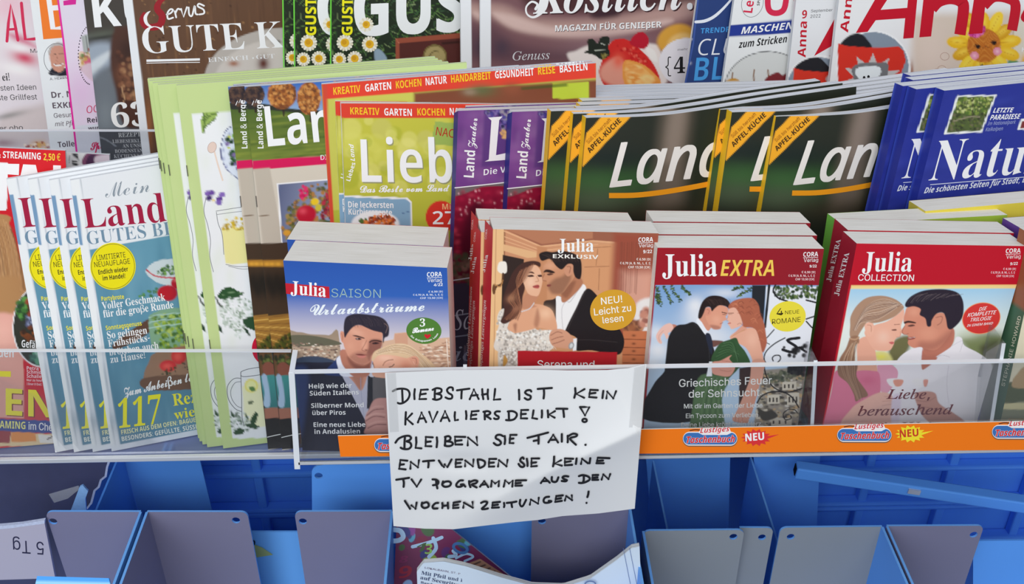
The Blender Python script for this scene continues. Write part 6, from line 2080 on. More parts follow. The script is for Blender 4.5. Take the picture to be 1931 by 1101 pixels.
s.text('COLLECTION', 175, 335, 411, 337, 27, W_, 'sans', up=(.1, -1), off=.006)
prices(s, 864, 219, 2.1, W_, (.1, -1))
s.text('9/22', 820, 270, 852, 268, 12, W_, 'sansb', up=(.1, -1))
for i, (t, w) in enumerate((('€ 6,50 [D]', 56), ('€ 6,70 [A, B, NL, L, E, I]', 108), ('CHF 13,50 [CH]', 84))):
    s.text(t, 846 - w, 290 + i * 15, 844 - i * 4, 290 + i * 15, 9, (240, 200, 206), 'sansb', up=(.1, -1))
s.zoom(1560, 530, 5.679)
s.disc(1650, 398, 208, 168, (230, 150, 110), -14)
s.disc(1650, 398, 200, 160, (208, 54, 50), -14)
for t, x0, y0, x1, y1, h in (('DIE', 1622, 320, 1706, 308, 38), ('KOMPLETTE', 1500, 384, 1806, 352, 40), ('TRILOGIE', 1532, 434, 1758, 412, 38), ('IN EINEM BAND', 1494, 490, 1772, 462, 26)):
    s.text(t, x0, y0, x1, y1, h, W_, 'sansi', up=(.2, -1), off=.006)
s.zoom(1560, 680, 5.205)
c = (110, 34, 44)
s.text('Liebe,', 580, 374, 1006, 374, 92, c, 'serifi', up=(.12, -1), off=.01)
s.text('berauschend', 300, 540, 1226, 524, 92, c, 'serifi', up=(.12, -1), off=.01)
s.text('wie Wein', 400, 700, 1110, 690, 92, c, 'serifi', up=(.12, -1), off=.01)
sp = make_spine(s, TB, None, (150, 18, 42))
for i in range(sp.nu + 1):
    sp.C[:, i] = lin((150, 18, 42))
sp.zoom(1540, 380, 2.248)
sp.text('Julia EXTRA', 96, 386, 140, 214, 20, W_, 'serifb', up=(-1, -.2))
b = book('paperback', 'red paperback with a smiling couple holding wine glasses, front copy', 'paperback book', s, TB, sp, 'book', 'wine glass romance paperbacks', (150, 18, 42))
copy_tree(b, fan(s, TB, 1.02, 1599), 'dark red spined paperback directly behind the wine glass couple')


def plain(quad, yaw, near, base, label, spine_col, t=TB, edge=None, grp=None, art=None):
    s = sheet_for(R1, quad, yaw, near, step=3, base=base)
    if art:
        art(s)
    sp = make_spine(s, t, edge, spine_col)
    return s, sp, book('paperback', label, 'paperback book', s, t, sp, 'book', grp, base)


s, sp, b = plain([(1588, 423), (1900, 405), (1800, 852), (1520, 852)], 10, -2.15 * TB, (150, 180, 60), 'green paperback with leaf pattern spine behind the wine glass couple', (110, 176, 70))
plain([(1745, 398), (2040, 372), (1940, 852), (1690, 852)], 10, -3.3 * TB, (214, 196, 70), 'yellow edged paperback with white page tops in front of the royal blue magazines', (206, 190, 80))
plain([(1928, 432), (2200, 410), (2100, 852), (1850, 852)], 10, -1.6 * TB, (90, 60, 130), 'paperback with purple spine at the right end of the pocket', (96, 60, 140))


def castle(s):
    s.zoom(1540, 380, 2.248)
    s.fill([(860, 480), (1300, 480), (1300, 1100), (740, 1100), (830, 700)], (214, 206, 180), 2, False)
    s.fill([(905, 170), (1300, 170), (1300, 480), (880, 480)], (130, 160, 160), 2, False)
    s.fill([(800, 780), (880, 760), (1300, 750), (1300, 860), (780, 860)], (74, 84, 50), 4)
    s.fill([(775, 868), (1300, 860), (1300, 1100), (730, 1100)], (126, 130, 104), 3)
    s.fill([(780, 856), (1300, 850), (1300, 876), (776, 880)], (206, 196, 150), 3)
    s.fill([(830, 760), (850, 730), (880, 700), (950, 690), (960, 780), (840, 790)], (176, 146, 104), 3)


s = sheet_for(R1, [(1962, 452), (2290, 452), (2160, 852), (1874, 852)], 10, 0.0, step=2.5, base=(150, 150, 120))
castle(s)
sp = make_spine(s, TB, None, (60, 96, 70))
sp.C[:] = lin((66, 100, 76))
sp.C[:14] = lin((150, 90, 60))
sp.zoom(1540, 380, 2.248)
sp.text('STEPHANIE HOWARD', 800, 770, 872, 470, 14, (214, 214, 190), 'sans', up=(-1, -.25))
book('paperback', 'paperback with a castle above a lake, at the right edge of the pocket', 'paperback book', s, TB, sp, 'book')

# orange label strip inside the pocket
s = Sheet([(637, 822), (2150, 790), (2150, 846), (642, 861)], vplane(Y1 - 0.0012), step=6, base=(236, 118, 26), up=(0, -1))


def ltb(s, x, y, k, red):
    """shelf logo: rounded badge with slanted red lettering, and a burst"""
    P = lambda pts: [(x + a * k, y + b * k) for a, b in pts]

    def pill(r, h, col, dy=0.0):
        a = np.linspace(math.pi / 2, 3 * math.pi / 2, 16)
        L = [(h + h * math.cos(t) + 18 - r, 18.5 + dy - h * math.sin(t)) for t in a]
        Rr = [(86 + r - 18 + 0 + h * math.cos(t + math.pi), 18.5 + dy - h * math.sin(t + math.pi)) for t in a]
        s.poly(P([(18 - 18 + (q[0] - 18 + r), q[1]) for q in L] + [(q[0] + 18 - h, q[1]) for q in Rr]), col)
    a = np.linspace(0, 2 * math.pi, 40, endpoint=False)

    def stad(rx, ry, col, oy=0):
        pts = []
        for t in a:
            c_, s_ = math.cos(t), math.sin(t)
            pts.append((52 + (52 - ry + 0) * (1 if c_ > 0 else -1) * (rx / 52) + ry * c_, 19 + oy + ry * s_))
        s.poly(P(pts), col)
    stad(52, 14, (120, 90, 70), 1.2)
    stad(51, 13.2, (232, 226, 224))
    stad(50, 11.2, (60, 110, 176))
    s.poly(P([(30, 8), (34, 0), (88, -2), (92, 8), (84, 12), (38, 12)]), (232, 226, 224))
    s.text('Lustiges', x + 33 * k, y + 8.5 * k, x + 88 * k, y + 5 * k, 9.5 * k, (206, 44, 56), 'sansbi', up=(.1, -1))
    s.ribbon(P([(14, 4), (24, 2), (33, 3)]), 1.6 * k, (60, 40, 40))
    s.text('Taschenbuch', x + 7 * k, y + 27.5 * k, x + 98 * k, y + 25.5 * k, 12.5 * k, (236, 230, 228), 'sansbi', up=(.1, -1), off=.03)
    s.text('Taschenbuch', x + 7 * k, y + 27.5 * k, x + 98 * k, y + 25.5 * k, 12.5 * k, (206, 44, 56), 'sansbi', up=(.1, -1), off=.008)
    if red is None:
        return
    c1, c2 = ((212, 52, 56), W_) if red else ((240, 214, 50), (196, 60, 40))
    spk = []
    N = 14
    for i in range(2 * N):
        t = math.pi * i / N
        r = 1.0 if i % 2 == 0 else .72
        ex = 1.5 if i == 0 else 1.0
        spk.append((139 + 29 * r * ex * math.cos(t), 17 - 16.5 * r * math.sin(t) - (6 if i == 0 else 0)))
    s.poly(P(spk), c1)
    s.text('NEU', x + 119 * k, y + 24 * k, x + 154 * k, y + 21 * k, 14 * k, c2, 'sansb', up=(-.05, -1), off=.01)


s.zoom()
ltb(s, 1287, 808, 1.0, True)
ltb(s, 1578, 801, 1.0, False)
ltb(s, 1870, 795, 1.0, True)
ltb(s, 705, 820, 1.0, None)
org = s.world(*((s.q[2] + s.q[3]) / 2))
rt = thing('label_strip', 'orange shelf label strip with comic paperback logos and bursts on the clear pocket front', 'label strip', org)
V, F, Cc = s.data(org)
obj('printed_face', make_mesh('printed_face', V, F, Cc, M['matte']), rt)
c4 = np.array([s.world(*p) for p in s.q])
W, Fs = solid(c4 - org + [0, 0.0002, 0], None, 0.0006, (0, 1, 0))
obj('backing_card', make_mesh('backing_card', W, Fs, None, M['strip_back']), rt)

# ------------------------------------------------------------------ handwritten paper sign
SQ = np.array([(726, 703), (1219, 686), (1197, 959), (742, 992)], float)
su, sd_ = [0, .25, .5, .7, .85, .93, 1], [0, -1, 2, 7, 9, 7, 0]
bu, bd_ = [0, .13, .25, .5, .6, .7, .85, 1], [0, 9, 14, 9, 8, 4, 4, 0]


def sign_bend(u, v):
    q = SQ
    X = q[0, 0] * (1 - u) * (1 - v) + q[1, 0] * u * (1 - v) + q[2, 0] * u * v + q[3, 0] * (1 - u) * v
    Y = q[0, 1] * (1 - u) * (1 - v) + q[1, 1] * u * (1 - v) + q[2, 1] * u * v + q[3, 1] * (1 - u) * v
    # crease from the right tape down to the middle
    ax, ay, bx, by = 1212.0, 810.0, 985.0, 912.0
    L = math.hypot(bx - ax, by - ay)
    nx, ny = -(by - ay) / L, (bx - ax) / L        # points up-left
    d = (X - ax) * nx + (Y - ay) * ny
    if True:
        nx, ny, d = -nx, -ny, -d                   # positive below the crease
    along = ((X - ax) * (bx - ax) + (Y - ay) * (by - ay)) / L / L
    fade = np.clip(1.5 - along, 0, 1) * np.clip((along + .15) / .2, 0, 1)
    up = np.exp(-((d + 45) / 60.0) ** 2) * np.where(d < 0, 1, np.exp(-(45 / 60.0) ** 2) / np.maximum(np.exp(-((d + 45) / 60.0) ** 2), 1e-9))
    ridge = 0.0100 * np.exp(-(np.sqrt(d * d + 20.0) - 4.5) / 46.0) * fade
    bulge = 0.006 * np.sin(math.pi * np.clip(v, 0, 1)) * (0.4 + 0.6 * u)
    foot = 0.004 * v ** 3 * np.sin(u * 7.0)
    dent = 0.0022 * np.exp(-(((X - 875) / 60) ** 2 + ((Y - 868) / 16) ** 2))
    low = 0.003 * np.exp(-(((X - 930) / 90 + (Y - 950) / 60) ** 2 + ((Y - 950) / 40) ** 2))
    return ridge + bulge + foot - dent + low


class SignSheet(Sheet):
    def px(s, u, v):
        X, Y = Sheet.px(s, u, v)
        return X, Y + np.interp(u, su, sd_) * (1 - v) ** 3 + np.interp(u, bu, bd_) * v ** 3


s = SignSheet(SQ, vplane(Y1 - 0.0045), step=2.0, bend=sign_bend, base=(212, 213, 215), up=(0, -1), lift=0.0001)
INK = (36, 36, 40)
Wk = 31


def pen(*strokes, w=Wk):
    for st in strokes:
        s.ribbon(st, w, INK)


def penk(*strokes, w=Wk):                          # straight strokes with corners
    for st in strokes:
        s.ribbon(st, w, INK, smooth=False)
        for p in st[1:-1]:
            s.disc(p[0], p[1], w / 2, w / 2, INK, n=14)


s.zoom(720, 680, 7.724)
# DIEBSTAHL
pen([(160, 445), (220, 415), (310, 408), (380, 430), (405, 490), (380, 560), (320, 610), (265, 625), (232, 615)], [(296, 430), (300, 520), (304, 605)])
penk([(480, 415), (472, 490), (476, 560)])
penk([(670, 420), (570, 425), (556, 500), (548, 560), (645, 558)], [(562, 492), (640, 480)])
pen([(740, 425), (800, 400), (865, 415), (860, 460), (795, 482)], [(795, 482), (860, 500), (862, 545), (800, 570), (745, 560)], [(775, 425), (770, 490), (772, 560)])
pen([(1035, 430), (1030, 395), (985, 390), (950, 425), (970, 470), (1020, 500), (1020, 545), (975, 555), (928, 535)])
pen([(1095, 432), (1180, 420), (1275, 408)], [(1165, 425), (1160, 490), (1158, 550)])
penk([(1280, 562), (1340, 420), (1410, 558)], [(1300, 510), (1395, 500)])
penk([(1462, 415), (1466, 490), (1478, 560)], [(1545, 420), (1540, 490), (1548, 560)], [(1460, 496), (1540, 482)])
penk([(1650, 412), (1642, 490), (1632, 568), (1725, 562)])
# KAVALIERSD
penk([(350, 750), (345, 840), (342, 930)], [(440, 770), (365, 850), (450, 925)])
penk([(525, 900), (578, 755), (645, 895)], [(545, 845), (620, 838)])
penk([(690, 745), (742, 890), (810, 745)])
penk([(858, 880), (920, 735), (985, 880)], [(880, 835), (955, 828)])
penk([(1065, 750), (1060, 810), (1066, 868), (1108, 862)])
penk([(1225, 735), (1232, 800), (1228, 850)])
penk([(1410, 732), (1310, 740), (1300, 800), (1296, 850), (1375, 848)], [(1305, 795), (1375, 785)])
pen([(1480, 745), (1540, 735), (1580, 755), (1560, 785), (1505, 800)], [(1500, 750), (1498, 800), (1500, 855)], [(1505, 800), (1550, 825), (1585, 850)])
pen([(1718, 740), (1670, 740), (1645, 765), (1665, 795), (1700, 815), (1695, 845), (1655, 850), (1635, 840)])
pen([(1835, 740), (1900, 735), (1955, 760), (1965, 800), (1930, 850), (1870, 868), (1810, 865)], [(1848, 745), (1850, 800), (1852, 855)])
s.zoom(970, 680, 7.724)
penk([(65, 425), (70, 500), (70, 565)])
pen([(245, 450), (230, 430), (180, 435), (155, 465), (190, 495), (235, 515), (230, 555), (190, 568), (150, 545)])
pen([(340, 412), (440, 405), (545, 398)], [(428, 415), (432, 480), (425, 550)])
penk([(885, 400), (890, 470), (872, 540)], [(1020, 415), (900, 485), (1015, 540)])
penk([(1215, 430), (1105, 425), (1095, 480), (1090, 530), (1195, 538)], [(1098, 480), (1180, 470)])
penk([(1295, 440), (1288, 490), (1282, 545)])
penk([(1340, 550), (1352, 450), (1440, 550), (1480, 445)])
# ELIKT !
penk([(200, 718), (100, 720), (96, 780), (95, 840), (185, 842)], [(98, 780), (165, 775)])
penk([(278, 725), (270, 780), (260, 835), (330, 848)])
penk([(400, 725), (402, 780), (398, 828)])
penk([(485, 725), (490, 780), (492, 825)], [(590, 735), (505, 785), (585, 830)])
pen([(610, 700), (690, 700), (770, 702)], [(710, 710), (718, 770), (722, 820)])
penk([(955, 675), (1020, 675), (1090, 680), (1028, 798), (955, 675)], w=30)
s.ring(1022, 870, 32, 24, 30, INK)
s.zoom(720, 790, 7.724)
# BLEIBEN
pen([(198, 345), (240, 290), (310, 255), (390, 245), (425, 275), (400, 310), (360, 325), (410, 345), (428, 390), (400, 430), (350, 440), (300, 432), (275, 418)], [(335, 268), (330, 340), (328, 425)])
penk([(498, 268), (502, 340), (492, 420), (575, 428)])
penk([(740, 268), (640, 262), (640, 330), (636, 395), (720, 398)], [(640, 335), (710, 328)])
penk([(800, 268), (806, 330), (798, 410)])
pen([(918, 262), (970, 250), (1000, 275), (985, 310), (940, 325)], [(940, 325), (1010, 335), (1035, 365), (1000, 392), (945, 395), (915, 380)], [(925, 268), (922, 330), (918, 390)])
penk([(1215, 262), (1065, 258), (1068, 320), (1072, 372), (1170, 372)], [(1070, 320), (1160, 310)])
penk([(1250, 385), (1255, 270), (1390, 380), (1380, 262)])
pen([(1765, 250), (1720, 230), (1670, 240), (1660, 280), (1710, 310), (1735, 345), (1715, 375), (1670, 380), (1630, 350)])
penk([(1790, 248), (1795, 310), (1788, 365)])
# ENTWENDEN
penk([(370, 608), (270, 598), (262, 665), (252, 725), (345, 735)], [(262, 668), (320, 660)])
penk([(415, 725), (420, 625), (525, 705), (540, 600)])
pen([(600, 618), (680, 610), (760, 605)], [(678, 615), (680, 660), (675, 705)])
penk([(830, 605), (880, 680), (905, 700), (915, 660), (955, 700), (1015, 590)])
penk([(1170, 590), (1080, 592), (1075, 650), (1075, 700), (1155, 695)], [(1078, 645), (1145, 640)])
penk([(1212, 690), (1215, 605), (1325, 690), (1335, 590)])
pen([(1395, 590), (1450, 595), (1500, 625), (1490, 680), (1430, 712), (1410, 700)], [(1395, 592), (1402, 650), (1415, 705)])
penk([(1665, 582), (1565, 582), (1560, 640), (1560, 695), (1635, 692)], [(1562, 640), (1630, 635)])
penk([(1692, 692), (1705, 600), (1815, 690), (1830, 595)])
# TV POGRAMM
pen([(210, 885), (300, 872), (395, 858)], [(310, 878), (320, 930), (316, 988)])
penk([(432, 880), (508, 985), (572, 882)])
pen([(738, 880), (790, 885), (822, 910), (815, 945), (775, 960), (745, 965)], [(790, 890), (795, 950), (808, 1010)])
pen([(890, 910), (880, 960), (920, 988), (985, 975), (1005, 935), (975, 910), (920, 915), (890, 935)])
pen([(1180, 895), (1130, 900), (1085, 950), (1095, 985), (1150, 985), (1190, 955), (1150, 955)], [(1190, 955), (1215, 985)])
pen([(1270, 905), (1275, 950), (1290, 992)], [(1290, 915), (1345, 895), (1390, 905), (1370, 935), (1310, 955), (1380, 998)])
penk([(1430, 985), (1490, 905), (1550, 992)], [(1445, 960), (1520, 950)])
penk([(1590, 985), (1600, 900), (1650, 940), (1705, 905), (1700, 980)])
penk([(1775, 985), (1795, 895), (1850, 940), (1905, 900), (1900, 985)])
s.zoom(970, 790, 7.724)
# E FAIR.
penk([(30, 232), (-60, 232), (-66, 290), (-70, 350), (-15, 352)], [(-68, 292), (-15, 285)])
pen([(190, 275), (330, 240), (490, 198)], [(350, 240), (352, 300), (350, 360)], [(280, 320), (345, 308)])
penk([(495, 340), (565, 230), (635, 342)], [(520, 305), (610, 302)])
penk([(690, 220), (690, 280), (690, 330)])
pen([(775, 245), (778, 300), (775, 340)], [(785, 250), (850, 215), (910, 225), (895, 255), (810, 285), (895, 375)])
s.disc(1035, 376, 17, 17, INK)
# SIE KEINE
pen([(135, 580), (120, 560), (95, 575), (85, 610), (130, 650), (145, 680), (120, 700), (85, 690), (60, 655)])
penk([(180, 580), (190, 640), (190, 685)])
penk([(360, 575), (250, 575), (248, 640), (245, 692), (325, 685)], [(248, 640), (315, 632)])
penk([(578, 548), (575, 620), (562, 690)], [(680, 600), (585, 650), (690, 680)])
penk([(855, 580), (735, 575), (735, 630), (735, 675), (840, 668)], [(735, 630), (820, 615)])
penk([(905, 575), (900, 620), (895, 655)])
penk([(970, 655), (985, 580), (1070, 645), (1095, 645), (1105, 572)])
penk([(1385, 572), (1215, 565), (1205, 610), (1195, 645), (1300, 645)], [(1205, 612), (1290, 605)])
s.zoom(970, 870, 7.724)
# E AUS DEN
penk([(170, 275), (20, 278), (18, 320), (15, 355), (110, 352)], [(18, 320), (90, 312)])
penk([(385, 315), (440, 240), (515, 310)], [(405, 288), (490, 285)])
pen([(545, 228), (545, 280), (575, 300), (615, 290), (640, 232)])
pen([(785, 220), (730, 215), (700, 235), (730, 260), (765, 275), (740, 290), (690, 285)])
pen([(940, 215), (1000, 200), (1080, 225), (1095, 265), (1040, 300), (980, 315), (940, 312)], [(1010, 215), (1010, 265), (1000, 305)])
penk([(1220, 198), (1140, 200), (1138, 245), (1135, 270), (1220, 268)], [(1138, 240), (1210, 232)])
penk([(1270, 265), (1295, 190), (1370, 258), (1395, 185)])
# WOCHENZEITUNGEN !
s.zoom(720, 870, 7.724)
penk([(335, 575), (410, 690), (430, 640), (490, 690), (505, 600)])
pen([(585, 600), (580, 650), (620, 680), (675, 660), (680, 620), (650, 595), (600, 610)])
pen([(820, 605), (780, 610), (740, 650), (750, 685), (810, 685)])
penk([(880, 605), (885, 650), (880, 680)], [(960, 600), (962, 650), (965, 685)], [(885, 650), (955, 640)])
penk([(1140, 585), (1045, 600), (1040, 640), (1038, 680), (1115, 675)], [(1040, 642), (1110, 630)])
penk([(1185, 675), (1195, 600), (1325, 675), (1320, 590)])
pen([(1445, 605), (1490, 585), (1535, 595), (1510, 640), (1455, 690), (1500, 695), (1545, 685)])
penk([(1720, 590), (1615, 600), (1612, 640), (1605, 675), (1705, 670)], [(1612, 640), (1690, 630)])
penk([(1780, 605), (1785, 640), (1780, 665)])
pen([(1820, 605), (1890, 598), (1960, 585)], [(1890, 605), (1892, 640), (1898, 665)])
s.zoom(970, 870, 7.724)
pen([(85, 560), (78, 610), (95, 650), (125, 645), (170, 560)])
penk([(225, 630), (240, 555), (345, 615), (355, 530)])
pen([(505, 515), (450, 525), (425, 565), (440, 600), (500, 600), (540, 580), (500, 575)])
penk([(705, 495), (610, 505), (602, 550), (595, 590), (690, 575)], [(602, 550), (680, 535)])
penk([(735, 570), (755, 505), (840, 565), (835, 495)])
penk([(1080, 440), (1075, 480), (1062, 520)])
s.disc(1050, 605, 15, 15, INK)

org = s.world(970.0, 980.0)
rt = thing('paper_sign', 'white paper notice handwritten in black marker, taped to the clear pocket front', 'paper sign', org)
V, F, Cc = s.data(org)
obj('paper_sheet', make_mesh('paper_sheet', V, F, Cc, M['matte']), rt)
for q in ([(729, 704), (746, 703), (752, 814), (735, 815)], [(1196, 694), (1217, 688), (1211, 806), (1186, 806)]):
    pts = np.array(q, float)
    n = 10
    L = pts[0] + (pts[3] - pts[0]) * np.linspace(0, 1, n)[:, None]
    Rr = pts[1] + (pts[2] - pts[1]) * np.linspace(0, 1, n)[:, None]
    gx = np.vstack([L, Rr])
    g = s.world(gx[:, 0], gx[:, 1], 0.0005) - org
    obj('tape', make_mesh('tape', g, [(i, n + i, n + i + 1, i + 1) for i in range(n - 1)], None, M['tape']), rt)

# ------------------------------------------------------------------ newspaper bins below the shelf
YP = 0.68


def hole_plate(Yp, x0, x1, ytop, zb, rl, rr, hole, tilt=0.0):
    """upright plate between two pixel columns with rounded upper corners and one drilled hole; returns V, F of the front outline"""
    P = vplane(Yp)
    a, b = P.hit(x0, ytop[0]), P.hit(x1, ytop[1])
    r = 0.006
    pts = []
    if rl:
        for t in np.linspace(math.pi, math.pi / 2, 6):
            pts.append((a[0] + r + r * math.cos(t), a[2] - r + r * math.sin(t)))
    else:
        pts.append((a[0], a[2]))
    if rr:
        for t in np.linspace(math.pi / 2, 0, 6):
            pts.append((b[0] - r + r * math.cos(t), b[2] - r + r * math.sin(t)))
    else:
        pts.append((b[0], b[2]))
    pts += [(b[0], zb), (a[0], zb)]
    h = P.hit(*hole)
    hr = 0.0036
    hp = [(h[0] + hr * math.cos(t), h[2] + hr * math.sin(t)) for t in np.arange(14) * 2 * math.pi / 14]
    return pts, hp


def plate_obj(name, Yp, pts, hp, th, mface, mrim, parent, org):
    n, m_ = len(pts), len(hp)
    outer = [Vector((x, z, 0)) for x, z in pts]
    inner = [Vector((x, z, 0)) for x, z in hp]
    tri = tessellate_polygon([outer, inner])
    all_ = pts + hp
    V = [(x, Yp, z) for x, z in all_] + [(x, Yp + th, z) for x, z in all_]
    k = n + m_
    F = [tuple(t) for t in tri] + [tuple(i + k for i in t[::-1]) for t in tri]
    nf = len(F)
    F += [(i, (i + 1) % n, (i + 1) % n + k, i + k) for i in range(n)]
    F += [(n + i, n + (i + 1) % m_, n + (i + 1) % m_ + k, n + i + k) for i in range(m_)]
    me = make_mesh(name, np.array(V) - org, F, None, M[mface])
    me.materials.append(M[mrim])
    for i in range(nf, len(F)):
        me.polygons[i].material_index = 1
    bm = bmesh.new()
    bm.from_mesh(me)
    bmesh.ops.recalc_face_normals(bm, faces=bm.faces)
    bm.to_mesh(me)
    bm.free()
    return obj(name, me, parent)


def rim_wall(name, X, Yf, Yb, zt, zb, mface, parent, org, th=0.0022):
    """side wall running from front to back with a light painted rim on top"""
    V, F = box_data((X - th / 2, Yf, zb), (X + th / 2, Yb, zt))
    me = make_mesh(name, V - org, F, None, M[mface])
    me.materials.append(M['rim'])
    me.polygons[1].material_index = 1
    return obj(name, me, parent)


ZB = 0.36
PP = vplane(YP)


def bin_(label, x0, x1, ytop, hole, rl, rr, walls, mf='grey', zb=ZB, Yp=YP, floor=True, fw=0.12):
    a, b = vplane(Yp).hit(x0, ytop[0]), vplane(Yp).hit(x1, ytop[1])
    org = np.array([(a[0] + b[0]) / 2, Yp, zb])
    rt = thing('newspaper_bin', label, 'newspaper bin', org, 'sheet metal newspaper bins')
    pts, hp = hole_plate(Yp, x0, x1, ytop, zb, rl, rr, hole)
    plate_obj('back_plate', Yp, pts, hp, 0.002, mf, 'rim', rt, org)
    for side in walls:
        X = a[0] if side == 'l' else b[0]
        z = (a if side == 'l' else b)[2]
        rim_wall('side_wall', X, Yp - fw, Yp, z, zb, mf if side == 'l' else 'blue', rt, org)
    if floor:
        V, F = box_data((a[0], Yp - fw, zb), (b[0], Yp, zb + 0.002))
        obj('bin_floor', make_mesh('bin_floor', V - org, F, None, M['blue']), rt)
    return rt


bin_('grey bin plate left of the pair beside the torn cardboard box', 85, 265, (965, 965), (100, 983), True, False, 'r')
bin_('grey bin plate with hole at its upper right corner, second from the left', 277, 466, (965, 965), (445, 981), False, True, 'l')
bin_('grey bin plate with hole at its upper left corner, just left of the paper notice', 555, 739, (965, 964), (571, 983), True, False, 'r')
bin_('bluish grey bin behind the lower right corner of the paper notice, holding newspapers', 1003, 1188, (962, 958), (1022, 983), False, False, 'r')
bin_('grey green bin plate with keyhole slot right of the newspaper bin', 1213, 1404, (1001, 999), (1383, 1012), True, True, 'l', 'grey_green', Yp=YP - 0.012)
bin_('narrow grey green bin plate with a blue seen through hole', 1395, 1459, (995, 995), (1437, 1013), False, True, '', 'grey_green', floor=False)
bin_('grey green bin plate with hole at its upper left corner', 1472, 1664, (995, 993), (1491, 1012), True, False, 'r', 'grey_green')
bin_('purple grey bin plate with a scratch by its hole, rightmost of the row', 1673, 1856, (992, 991), (1836, 1008), False, True, 'l')

# blue plates standing behind
def blue_wall(name, label, quad, Yp, m='blue', th=0.002, hole=None, cat='metal plate', group='blue metal dividers'):
    P = vplane(Yp)
    L = np.array([P.hit(*p) for p in quad])
    L[:, 2] = np.maximum(L[:, 2], ZB)
    org = np.array([L[:, 0].mean(), Yp, L[:, 2].min()])
    if hole:
        pts = [(p[0], p[2]) for p in L]
        h = P.hit(*hole)
        hp = [(h[0] + 0.0038 * math.cos(t), h[2] + 0.0038 * math.sin(t)) for t in np.arange(14) * 2 * math.pi / 14]
        o = plate_obj(name, Yp, pts, hp, th, m, 'rim', None, org)
    else:
        V, F = solid(L - org, None, th, (0, 1, 0))
        me = make_mesh(name, V, F, None, M[m])
        me.materials.append(M['rim'])
        o = obj(name, me)
    o.location = tuple(org)
    return tag(o, label, cat, group)


def depth_wall(name, label, px, py, Yb, Yf, m='blue', zb=ZB, group='blue metal dividers'):
    p = vplane(Yb).hit(px, py)
    V, F = box_data((p[0] - .001, Yf, zb), (p[0] + .001, Yb, p[2]))
    org = np.array([p[0], (Yf + Yb) / 2, zb])
    me = make_mesh(name, V - org, F, None, M[m])
    me.materials.append(M['rim'])
    me.polygons[1].material_index = 1
    o = obj(name, me)
    o.location = tuple(org)
    return tag(o, label, 'metal plate', group)


blue_wall('blue_divider', 'blue metal plate with rounded corner and hole left of the paper notice', [(588, 900), (588, 888), (591, 883), (597, 879), (640, 870), (770, 862), (900, 862), (900, 1150), (590, 1150)], 0.74, hole=(601, 897))
blue_wall('blue_divider', 'blue metal back plate between the torn cardboard box and the ribbed crate', [(228, 830), (368, 830), (428, 1080), (256, 1080)], 0.80)
pl = vplane(0.80).hit(228, 850)
V, F = box_data((pl[0] - .001, 0.70, ZB), (pl[0] + .001, 0.799, pl[2]))
o = obj('blue_divider', make_mesh('blue_divider', V - np.array([pl[0], .78, ZB]), F, None, M['blue']))
o.location = (pl[0], .78, ZB)
tag(o, 'blue metal side plate right of the torn cardboard edge', 'metal plate', 'blue metal dividers')
blue_wall('blue_divider', 'blue plate at the back of the newspaper bin under the paper notice', [(748, 940), (1003, 940), (1003, 1160), (748, 1160)], 0.705)
blue_wall('blue_divider', 'deep blue back plate in the shaded bin right of the paper notice', [(1215, 820), (1378, 820), (1366, 1100), (1230, 1100)], 0.86)
depth_wall('blue_divider', 'blue divider with light rim leading back from the paper notice corner', 1232, 868, 0.85, 0.685)
depth_wall('blue_divider', 'blue divider with bright rim between the two grey green plates', 1416, 862, 0.85, 0.684)
blue_wall('blue_divider', 'blue plate under the left end of the slanting square tube', [(1418, 830), (1548, 830), (1533, 1090), (1440, 1090)], 0.845)
blue_wall('blue_divider', 'dark blue plate behind the lower bins below the shelf', [(-250, 700), (2200, 700), (2200, 1250), (-250, 1250)], 1.04, 'blue_plastic')


M['bright'] = mat('blue_steel_lit_tone', (110, 180, 255), .5, .3, noise=.03, nscale=9)  # paler copy of the blue steel; the light on the plate is painted in
blue_wall('blue_divider', 'blue plate in painted lit tone between second and third grey bin plates, with sticker', [(430, 1003), (610, 1003), (610, 1250), (430, 1250)], 0.715, 'bright')
blue_wall('blue_divider', 'bright blue plate at the lower right edge beside the purple grey bin plate', [(1835, 1020), (2050, 1018), (2050, 1250), (1835, 1250)], 0.71, 'blue')


def crate(label, x0, x1, Yc, cols, rows):
    P = vplane(Yc)
    a, b = P.hit(x0, 850), P.hit(x1, 1010)
    org = np.array([(a[0] + b[0]) / 2, Yc, b[2]])
    rt = thing('plastic_crate', label, 'plastic crate', org, 'ribbed blue plastic crates')
    z0, z1 = ZB, a[2] + .02
    V, F = box_data((a[0], Yc, z0), (b[0], Yc + .004, z1))
    obj('crate_wall', make_mesh('crate_wall', V - org, F, None, M['blue_plastic']), rt)
    for c in cols:
        x = P.hit(c, 930)[0]
        V, F = box_data((x - .005, Yc - .012, z0), (x + .005, Yc, z1))
        bevel(obj('upright_rib', make_mesh('upright_rib', V - org, F, None, M['blue_plastic']), rt), .002)
    for r, w in rows:
        z = P.hit((x0 + x1) / 2, r)[2]
        V, F = box_data((a[0], Yc - .016, z - w), (b[0], Yc, z + w))
        bevel(obj('cross_rib', make_mesh('cross_rib', V - org, F, None, M['blue_plastic']), rt), .0025)
    return rt


crate('blue plastic crate with ribs behind the second and third grey bin plates', 340, 900, 0.88, (497, 720), ((877, .004), (945, .003), (952, .004)))
crate('blue plastic crate with ribs behind the slanting square tube', 1500, 2200, 0.89, (1620, 1772, 1925), ((866, .003), (930, .003), (938, .003), (1000, .004)))

